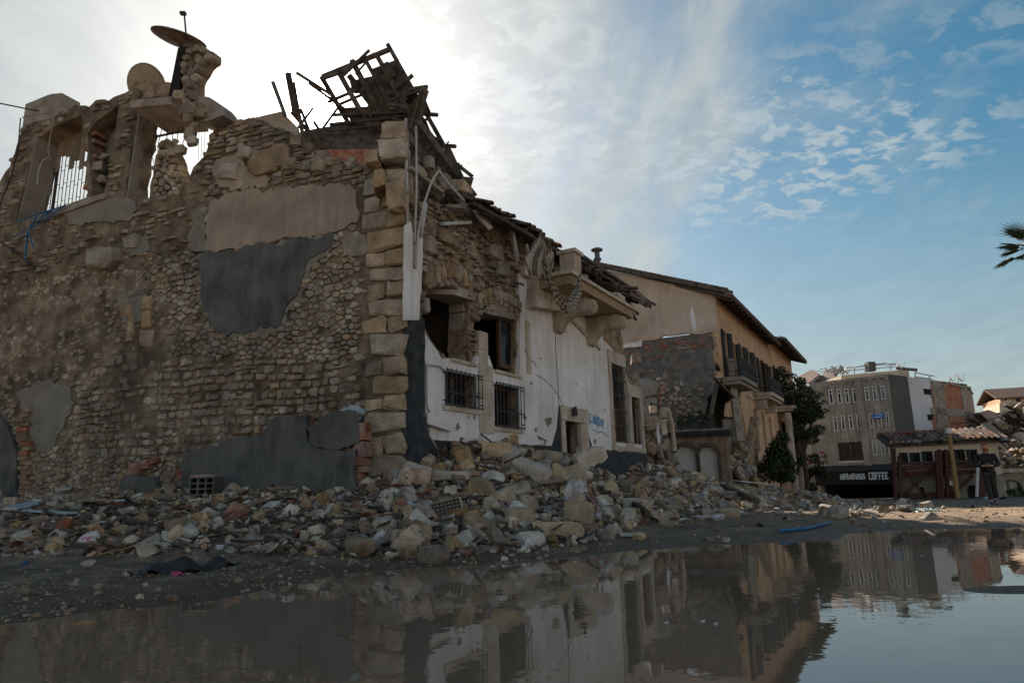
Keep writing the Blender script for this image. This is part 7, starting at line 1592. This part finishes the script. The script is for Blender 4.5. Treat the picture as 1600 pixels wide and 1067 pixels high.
cable([Lp(35, 184, .1), Lp(62, 178, .12), Lp(84, 177, .14), Lp(80, 205, .2), Lp(75, 235, .22), Lp(79, 250, .22)], .018, m_conc, 'hanging_cable', 'pale cable looping in front of the barred window')
cable([Lp(74, 247, .2), Lp(66, 252, .2), Lp(60, 268, .2), Lp(58, 288, .2)], .014, m_pipe, 'hanging_cable', 'short white cable end dangling left in the barred window')
cable([Lp(32, 185, .1), Lp(28, 235, .1), Lp(18, 275, .1), Lp(2, 315, .1), Lp(-10, 350, .1)], .016, m_cable, 'hanging_cable', 'dark cable running down the left end of the side wall')
cable([Lp(-10, 372, .1), Lp(20, 390, .1), Lp(55, 420, .1)], .016, m_cable, 'hanging_cable', 'dark cable sagging below the blue strips')
strips = Thing('blue_strips', 'bent blue plastic strips hanging below the barred window', 'plastic strips', Lp(40, 408, .2))
for pts_ in (((22, 349), (64, 333), (100, 322)), ((21, 371), (55, 348), (82, 328)), ((43, 361), (70, 345), (102, 320)), ((43, 361), (41, 388), (39, 408)), ((43, 361), (53, 388)), ((58, 336), (48, 358)), ((64, 333), (80, 331))): mb = MB(); q = [Lp(u, v, .22 + R.uniform(-.04, .04)) for u, v in pts_]; mb.tube(q, .022, 4); strips.part('strip', mb, m_blue)
for k_ in range(3): cable([Lp(311 + k_ * 5, 120 + k_ * 30, 0), Lp(312 + k_ * 4, 175 + k_ * 20, 0), Lp(310 + k_ * 4, 250, 0)], .007, m_cable, 'hanging_wire', ('thin wire hanging from the leaning pillar', 'thin wire hanging beside the canopy slab', 'thin wire right of the torn opening')[k_], 'wire', 4)

# ------------------------------------------------------------------ striped cloth over the balcony corner
def cloth_mat():
    mt = bpy.data.materials.new('striped awning cloth'); mt.use_nodes = True; nt = mt.node_tree; b = nt.nodes['Principled BSDF']; b.inputs['Roughness'].default_value = .9
    at = nt.nodes.new('ShaderNodeAttribute'); at.attribute_name = 'stripe'; cr = nt.nodes.new('ShaderNodeValToRGB'); cr.color_ramp.interpolation = 'CONSTANT'; e = cr.color_ramp.elements; e[0].color = (.09, .075, .06, 1); e[1].position = .45; e[1].color = (.30, .255, .205, 1)
    m_ = nt.nodes.new('ShaderNodeMath'); m_.operation = 'FRACT'; nt.links.new(at.outputs['Fac'], m_.inputs[0]); nt.links.new(m_.outputs[0], cr.inputs[0]); nt.links.new(cr.outputs[0], b.inputs['Base Color']); return mt
m_cloth = cloth_mat()
def cloth(spine, widths, name, th, n, pleats=3, cross=False, seed=0):
    """pleated strip of cloth following a spine on the street front"""
    rr = random.Random(seed); P = [F.w(*F.px(u, v, n), n) for u, v in spine]; Q = []; Wd = []; S_ = 6; K = 22
    for i in range(len(P) - 1):
        for j in range(S_): t = j / S_; Q.append(P[i].lerp(P[i + 1], t)); Wd.append(widths[i] + (widths[i + 1] - widths[i]) * t)
    Q.append(P[-1]); Wd.append(widths[-1]); V = []; st = []; ln = 0.; nn = Vector((F.n.x, F.n.y, 0)); ph = rr.uniform(0, 6)
    for i, p in enumerate(Q):
        d = (Q[min(i + 2, len(Q) - 1)] - Q[max(i - 2, 0)]).normalized(); x = d.cross(nn).normalized()
        if i: ln += (Q[i] - Q[i - 1]).length
        for k in range(K + 1):
            w = k / K * 2 - 1; am = Wd[i] * .34; y = am * math.sin(pleats * math.pi * w + ph + .12 * i) + am * .4 * math.sin(7 * w + .3 * i)
            V.append(p + x * (Wd[i] * w * (1 + .12 * math.sin(i * .9 + k))) + nn * y + d * (.05 * math.sin(2.3 * w * pleats + i * .2) + (rr.uniform(-.06, .06) if i in (0, len(Q) - 1) else 0)))
            st.append(ln * 6.5 + .5 * math.sin(3 * w + .2 * i) if cross else w * 3.4 + .15 * math.sin(i * .4))
    mb = MB(); mb.add(V, [(i * (K + 1) + k, i * (K + 1) + k + 1, (i + 1) * (K + 1) + k + 1, (i + 1) * (K + 1) + k) for i in range(len(Q) - 1) for k in range(K)])
    o = th.part(name, mb, m_cloth, smooth=True); at = o.data.attributes.new('stripe', 'FLOAT', 'POINT'); at.data.foreach_set('value', st); return o
cl = Thing('striped_cloth', 'striped awning cloth draped in a loop over the balcony corner', 'cloth', F.w(*F.px(880, 485, 1.3), 1.3))
cloth([(845, 366), (842, 385), (838, 408), (840, 432)], [.05, .18, .30, .26], 'gathered_fold', cl, 1.32, 3, False, 1)
cloth([(848, 372), (856, 395), (852, 420), (850, 436)], [.05, .2, .22, .12], 'gathered_fold', cl, 1.24, 2, False, 2)
cloth([(852, 405), (858, 436), (868, 462), (884, 482), (897, 478), (906, 460), (907, 430)], [.08, .10, .12, .14, .11, .09, .05], 'swag', cl, 1.45, 2, True, 3)
cloth([(860, 440), (874, 462), (890, 471), (902, 452), (905, 432)], [.07, .09, .09, .07, .04], 'swag', cl, 1.38, 2, True, 4)
cloth([(884, 478), (890, 490), (888, 497)], [.10, .08, .03], 'torn_end', cl, 1.47, 2, False, 5)

# ------------------------------------------------------------------ long stones and planks on the heap
def fluted(name, label, u0, v0, u1, v1, w, h, mt, flutes=True, cat='stone beam'):
    a = on_ground(u0, v0); b = on_ground(u1, v1); a.z += h * .55; b.z += h * .55
    if u0 == 900: b = at_depth(942, 706, a.y + .25); 
    t = Thing(name, label, cat, (a + b) / 2); d = (b - a).normalized(); mb = MB(); k = 7; V = []
    for i in range(k + 1):
        p = a.lerp(b, i / k); x = d.cross(Vector((0, 0, 1))).normalized(); y = x.cross(d)
        for s_, z_ in ((-1, -1), (1, -1), (1.04, .2), (.8, 1), (-.85, 1), (-1.03, .3)): f = R.uniform(.9, 1.08) if 0 < i < k else R.uniform(.7, .95); V.append(p + x * (s_ * w / 2 * f) + y * (z_ * h / 2 * f))
    mb.add(V, [(i * 6 + j, i * 6 + (j + 1) % 6, (i + 1) * 6 + (j + 1) % 6, (i + 1) * 6 + j) for i in range(k) for j in range(6)] + [tuple(range(5, -1, -1)), tuple(k * 6 + j for j in range(6))]); t.part('block', mb, mt)
    if flutes:
        mb = MB(); x = d.cross(Vector((0, 0, 1))).normalized(); y = x.cross(d)
        for j in range(11): p = a.lerp(b, .08 + .84 * j / 10) - x * 0 + (x * (w / 2) if x.y < 0 else x * (-w / 2)); mb.tube([p - y * h * .3, p + y * h * .3], .022, 4)
        t.part('carved_ribs', mb, mt)
fluted('carved_stone_beam', 'long carved stone beam sloping down the middle of the heap', 792, 728, 862, 762, .34, .26, m_lime)
fluted('carved_stone_beam', 'stone beam sticking up from the heap right of the doorway', 900, 738, 942, 706, .34, .34, m_lime, False)
fluted('stone_slab', 'long flat stone slab on the heap above the beige boulder', 674, 750, 732, 752, .4, .16, m_lime, False, 'stone')
p = on_ground(700, 806); mb = MB(); q = Matrix.Rotation(rad(-12), 3, 'Y') @ Matrix.Rotation(rad(10), 3, 'Z'); mb.box(p + Vector((0, -.1, .14)), (.44, .22, .17), q); fr_ = Thing('inlaid_stone', 'pale stone with a dark tiled face leaning on the beige boulder', 'stone', p); fr_.part('stone', mb, m_rockw); mb = MB()
for i in range(7):
    for j in range(3): mb.box(p + Vector((0, -.1, .14)) + q @ Vector((-.19 + i * .06, -.118, -.055 + j * .055)), (.05, .012, .045), q)
fr_.part('dark_chips', mb, m_dado)
def plank(name, label, u0, v0, u1, v1, w, th, mt, lift=.04, cat='board', grp=None):
    a = on_ground(u0, v0); b = on_ground(u1, v1); a.z += lift; b.z += lift; mb = MB(); mb.beam(a, b, w, th, roll=R.uniform(-.25, .25)); return single(name, mb, mt, label, cat, group=grp)
plank('painted_board', 'pale blue painted board at the left edge of the rubble', -10, 790, 38, 786, .12, .03, m_bluew, .08)
plank('painted_board', 'whitish board lying left of the rounded grey stone', 16, 803, 58, 792, .2, .03, m_bluew, .08)
plank('painted_board', 'splintered pale blue board below the rounded grey stone', 44, 805, 112, 810, .22, .03, m_bluew, .08)
plank('painted_board', 'short pale blue board right of the rounded grey stone', 180, 791, 206, 788, .1, .03, m_bluew, .08)
plank('white_sheet', 'jagged white sheet fragment standing at the foot of the side wall', 100, 776, 122, 758, .22, .03, m_pipe, .15, 'sheet')
plank('white_batten', 'thin white batten leaning on the tilted brown block', 884, 790, 898, 812, .05, .03, m_pipe, .12)
plank('white_batten', 'white batten lying flat before the heap near the puddle', 968, 838, 1003, 839, .12, .04, m_pipe, .03)
plank('dark_beam', 'dark charred beam lying at the foot of the heap', 978, 788, 1012, 815, .1, .1, m_wood, .12)
plank('dark_beam', 'dark roof beam sliding off the far heap towards the lane', 1132, 772, 1182, 796, .22, .14, m_wood, .25)
plank('door_leaf', 'white door panel lying on the far heap', 1150, 762, 1192, 766, .7, .05, m_alu, .35, 'panel')
plank('door_leaf', 'narrow white panel standing on the far heap beside the gate', 1134, 742, 1136, 758, .3, .05, m_alu, .35, 'panel')
plank('door_leaf', 'white sloping panel by the apricot house corner', 1158, 728, 1176, 742, .4, .05, m_alu, .35, 'panel')
plank('long_plank', 'long pale plank sloping down to the lane end of the heap', 1226, 762, 1290, 782, .2, .06, m_alu, .3)
plank('long_plank', 'second grey plank under the long pale plank', 1220, 770, 1275, 784, .25, .06, m_pgrey, .2)
for i, (u0, v0, u1, v1) in enumerate(((915, 782, 946, 818), (921, 780, 950, 814), (930, 808, 956, 822), (1000, 775, 1020, 770), (1088, 778, 1112, 790))): plank('red_batten', ('red-brown batten at the front of the heap, lowest of a pair', 'red-brown batten at the front of the heap, upper of a pair', 'short red-brown batten beside the reddish stone', 'red-brown batten high on the heap before the gate', 'red-brown batten on the heap towards the lane')[i], u0, v0, u1, v1, .05, .04, m_brick, .12)
a, b, c_ = on_ground(1218, 833), on_ground(1258, 829), on_ground(1298, 820); cable([a + Vector((0, 0, .03)), b + Vector((0, 0, .03)), c_ + Vector((0, 0, .03))], .028, m_blue, 'blue_hose', 'blue hose lying on the mud at the far shore', 'hose')
cable([on_ground(1062, 816) + Vector((0, 0, .04)), on_ground(1085, 812) + Vector((0, 0, .05)), on_ground(1112, 812) + Vector((0, 0, .05)), on_ground(1130, 806) + Vector((0, 0, .06))], .03, m_pipe, 'white_pipe', 'bent white pipe lying before the far heap', 'pipe')
cable([on_ground(358, 745) + Vector((0, -.1, .25)), on_ground(400, 738) + Vector((0, -.1, .28)), on_ground(458, 728) + Vector((0, -.1, .4))], .014, m_blue, 'blue_cable', 'thin blue-green cable on the broken brick wall', 'cable')

# ------------------------------------------------------------------ litter
def crumple(name, label, u, v, w, h, mts, cat, seed, lift=.0, flat=.5):
    p = on_ground(u, v); k = w / FPX * p.y / 2; rs_ = np.random.RandomState(seed); V, Fc = refine(*chunk(rs_, 1), rs_, .45, 2, .1); mb = MB()
    W_ = V * np.array([k, k * .8, k * h / w * 1.2]); W_ = W_ + rs_.uniform(-1, 1, W_.shape) * k * .13; mb.arr(W_ + np.array(p + Vector((0, 0, k * flat * h / w))), Fc)
    if len(mts) > 1:
        for i, f in enumerate(mb.f):
            c = np.mean([mb.v[j] for j in f], 0); mb.mi[i] = 1 if float(fbm([c[0] * 14], [c[2] * 14 + c[1] * 5], 2, seed)[0]) > .11 else 0
    return single(name, mb, mts, label, cat)
crumple('plastic_bag', 'crumpled white and pink plastic bag on the rubble at the left', 143, 850, 38, 24, [m_trashw, m_pink], 'bag', 4, 0)
crumple('plastic_wrapper', 'small magenta wrapper at the edge of the black sheet', 276, 899, 22, 8, [m_pink], 'wrapper', 6)
crumple('paper_scrap', 'small white paper scrap on the mud right of the bag', 344, 858, 16, 9, [m_trashw], 'litter', 8)
crumple('paper_scrap', 'white rag on the rubble below the pale jagged stone', 430, 786, 26, 9, [m_bluew], 'litter', 9)
crumple('blue_rag', 'blue scrap among the stones beside the pale blue boards', 128, 795, 14, 12, [m_blue], 'rag', 10)
crumple('blue_rag', 'small blue scrap on the mud below the white bag', 40, 882, 14, 7, [m_blue], 'rag', 11)
crumple('white_rag', 'white plastic rag at the heap foot before the gate', 1122, 812, 24, 12, [m_trashw], 'rag', 12)
crumple('blue_cloth', 'blue-grey cloth bundle on the far heap before the gate', 1126, 742, 14, 16, [m_bluew], 'cloth', 13)
crumple('glass_bottle', 'crushed pale blue plastic scrap left of the pale cube-shaped stone', 642, 796, 20, 14, [m_bluew], 'litter', 14)
crumple('yellow_rag', 'yellow scrap at the front of the heap', 938, 822, 9, 8, [mat('yellow plastic', [(.45, .33, .03)], 5, .6, 0)], 'litter', 15)
# black sheet half buried at the shore
a = on_ground(215, 898); b = on_ground(368, 884); mb = MB(); K = 26; J = 7; V = []
for i in range(K + 1):
    t = i / K; c = a.lerp(b, t); w = .36 * math.sin(math.pi * min(1, max(.05, t * .95 + .02))) ** .6
    for j in range(J + 1): y = (j / J - .5) * 2; px_, py_ = c.x + .05 * y, c.y + w * y; V.append((px_, py_, gz(px_, py_) + .02 + .10 * (1 - y * y) * (0.4 + abs(math.sin(5 * t + y))) * math.sin(math.pi * t) + .03 * math.sin(17 * t + 4 * y)))
mb.add(V, [(i * (J + 1) + j, i * (J + 1) + j + 1, (i + 1) * (J + 1) + j + 1, (i + 1) * (J + 1) + j) for i in range(K) for j in range(J)]); single('plastic_sheet', mb, m_tarp, 'black plastic sheet half buried in the mud at the left shore', 'sheet', smooth=True)
# shards of window glass on the lane
mb = MB()
for k_ in range(260): p = on_ground(R.gauss(1432, 17), R.gauss(797.5, 1.3)); s_ = R.uniform(.02, .06); mb.box(p + Vector((0, 0, .02)), (s_, s_ * R.uniform(.5, 1), .012), Matrix.Rotation(R.uniform(0, 3), 3, 'Z') @ Matrix.Rotation(R.uniform(-.6, .6), 3, 'X'))
setting('glass_shards', mb, m_shard, 'stuff', label='scatter of broken window glass on the lane')
# floating bits
p = at_height(128, 973, 0.006); mb = MB(); mb.add([p + Vector(q) for q in ((-.075, -.01, 0), (-.02, -.02, .012), (.06, -.005, .006), (.085, .014, .016), (.02, .02, .014), (-.04, .012, .008), (-.075, -.01, -.01), (-.02, -.02, -.008), (.06, -.005, -.01), (.085, .014, .004), (.02, .02, -.006), (-.04, .012, -.01))], [(0, 1, 2, 3, 4, 5), (11, 10, 9, 8, 7, 6)] + [(i, (i + 1) % 6, 6 + (i + 1) % 6, 6 + i) for i in range(6)]); single('floating_leaf', mb, m_pole, 'dry brown leaf floating on the puddle at the left', 'leaf')
for u, v, lb in ((1041, 972, 'small white scrap floating under the mirrored windows'), (1098, 970, 'tiny white scrap floating right of the first'), (1118, 974, 'third white scrap floating on the puddle'), (1440, 868, 'white speck floating on the mirrored block')): p = at_height(u, v, .004); mb = MB(); mb.box(p, (.028, .014, .006), Matrix.Rotation(R.random(), 3, 'Z')); mb.box(p + Vector((.01, .004, .004)), (.016, .01, .004), Matrix.Rotation(1.2, 3, 'Z')); single('floating_scrap', mb, m_trashw, lb, 'litter')
# far stones and a dark bag by the person
crumple('dark_bag', 'dark bag lying on the lane behind the walking person', 1568, 780, 13, 6, [m_tarp], 'bag', 21)
crumple('grey_stone', 'blue-grey stone on the lane left of the walking person', 1541, 781, 8, 6, [m_bluew], 'stone', 22)
crumple('dark_clod', 'dark clod on the sunlit earth left of the walking person', 1520, 793, 6, 5, [m_tarp], 'clod', 23)
crumple('dark_clod', 'dark burnt clod on the mud behind the far shore', 1187, 823, 12, 8, [m_tarp], 'clod', 24)
crumple('dark_clod', 'second dark clod on the mud nearer the lane', 1226, 812, 11, 7, [m_tarp], 'clod', 25)

# ------------------------------------------------------------------ walking person
def skin_obj(th, name, joints, edges, mt, parent=None, sub=2):
    me = bpy.data.meshes.new(name); me.from_pydata([j[:3] for j in joints], edges, []); o = bpy.data.objects.new(name, me); COL.objects.link(o); o.parent = parent or th.o
    m_ = o.modifiers.new('skin', 'SKIN'); m_.use_smooth_shade = True
    if not me.skin_vertices: raise RuntimeError('no skin layer')
    for i, j in enumerate(joints): me.skin_vertices[0].data[i].radius = (j[3], j[4] if len(j) > 4 else j[3])
    me.skin_vertices[0].data[0].use_root = True
    s_ = o.modifiers.new('sub', 'SUBSURF'); s_.levels = sub; s_.render_levels = sub; me.materials.append(mt); return o
pp_ = at_depth(1553, 789, 20.8); pp_.z = gz(pp_.x, pp_.y); man = Thing('person', 'bearded person in black jacket and grey trousers walking towards the puddle', 'person', pp_)
yaw = Matrix.Rotation(rad(-34), 4, 'Z'); man.o.rotation_euler = (0, 0, rad(-34))
# x right of the viewer, -y towards the viewer; pelvis first
body = [(0, 0, .95, .13, .10), (0, .01, 1.15, .135, .10), (0, 0, 1.36, .16, .11), (0, 0, 1.47, .06, .06), (0, -.02, 1.56, .055, .06), (0, -.02, 1.64, .078, .095), (0, -.02, 1.73, .072, .088),
        (-.09, .0, .90, .085), (-.07, -.14, .52, .062), (-.04, -.12, .12, .045), (-.04, -.16, .05, .04), (-.04, -.29, .03, .03),
        (.09, .0, .90, .085), (.07, .02, .50, .06), (.04, .26, .16, .045), (.04, .24, .10, .04), (.04, .12, .05, .03),
        (-.20, .0, 1.40, .06), (-.27, -.02, 1.13, .045), (-.10, -.24, 1.10, .035), (-.04, -.27, 1.11, .033),
        (.20, .0, 1.40, .06), (.27, -.02, 1.13, .045), (.10, -.24, 1.10, .035), (.04, -.27, 1.12, .033)]
be = [(0, 1), (1, 2), (2, 3), (3, 4), (4, 5), (5, 6), (0, 7), (7, 8), (8, 9), (9, 10), (10, 11), (0, 12), (12, 13), (13, 14), (14, 15), (15, 16), (2, 17), (17, 18), (18, 19), (19, 20), (2, 21), (21, 22), (22, 23), (23, 24)]
bod = skin_obj(man, 'body', body, be, m_skin)
jk = [(0, 0, .86, .19, .15), (0, 0, 1.0, .185, .15), (0, .01, 1.15, .18, .145), (0, 0, 1.33, .20, .14), (0, 0, 1.44, .12, .10), (0, -.005, 1.50, .085, .085), (-.20, .0, 1.40, .085), (-.285, -.02, 1.13, .07), (-.13, -.225, 1.10, .055), (.20, .0, 1.40, .085), (.285, -.02, 1.13, .07), (.13, -.225, 1.10, .055)]
skin_obj(man, 'jacket', jk, [(0, 1), (1, 2), (2, 3), (3, 4), (4, 5), (3, 6), (6, 7), (7, 8), (3, 9), (9, 10), (10, 11)], m_jacket)
tr = [(0, 0, .93, .155, .12), (-.09, .0, .86, .105), (-.07, -.14, .52, .085), (-.04, -.12, .10, .068), (.09, .0, .86, .105), (.07, .02, .50, .083), (.04, .26, .16, .066)]
skin_obj(man, 'trousers', tr, [(0, 1), (1, 2), (2, 3), (0, 4), (4, 5), (5, 6)], m_trouser)
for x, y, z in ((-.04, -.12, .05), (.04, .24, .10)): skin_obj(man, 'shoe', [(x, y, z, .05, .05), (x, y - .10, z - .015, .05, .04), (x, y - .2, z - .02, .04, .03)], [(0, 1), (1, 2)], m_shoe)
hd = MB(); V, Fc = refine(*hull(np.array([(a, b, c) for a in (-1, 1) for b in (-1, 1) for c in (-1, 1)]) * .8 + 0), np.random.RandomState(2), .03, 2, .5)
def blob(c, r, cut=None):
    mb = MB(); bm = bmesh.new(); bmesh.ops.create_icosphere(bm, subdivisions=3, radius=1); W_ = np.array([v.co[:] for v in bm.verts]); bm.verts.index_update(); Fc = [tuple(v.index for v in f.verts) for f in bm.faces]; bm.free(); W_ = W_ * (1 + .12 * fbm(W_[:, 0] * 4 + 3, W_[:, 1] * 4 + W_[:, 2] * 3, 3, 2))[:, None]; mb.arr(W_ * np.array(r) + np.array(c), Fc); return mb
def lpart(name, mb, mt):
    o = bpy.data.objects.new(name, mesh_from(name, mb, mt, True)); COL.objects.link(o); o.parent = man.o; return o
lpart('hair', blob((0, .03, 1.755), (.086, .085, .055)), m_hair); lpart('beard', blob((0, -.075, 1.575), (.062, .05, .055)), m_hair)
lpart('nose', blob((0, -.125, 1.655), (.014, .022, .024)), m_skin)
for s_ in (-1, 1):
    lpart('ear', blob((s_ * .08, -.015, 1.655), (.014, .025, .034)), m_skin); lpart('eye', blob((s_ * .03, -.103, 1.68), (.012, .01, .008)), m_dark)
    for j in range(4):
        skin_obj(man, 'finger', [(s_ * (.035), -.272, 1.135 - j * .017, .009), (s_ * .01, -.30, 1.132 - j * .017, .009), (-s_ * .018, -.292 + .0, 1.13 - j * .017, .008)], [(0, 1), (1, 2)], m_skin, bod, 1)
    skin_obj(man, 'thumb', [(s_ * .05, -.27, 1.145, .011), (s_ * .03, -.285, 1.165, .01), (s_ * .012, -.292, 1.172, .009)], [(0, 1), (1, 2)], m_skin, bod, 1)
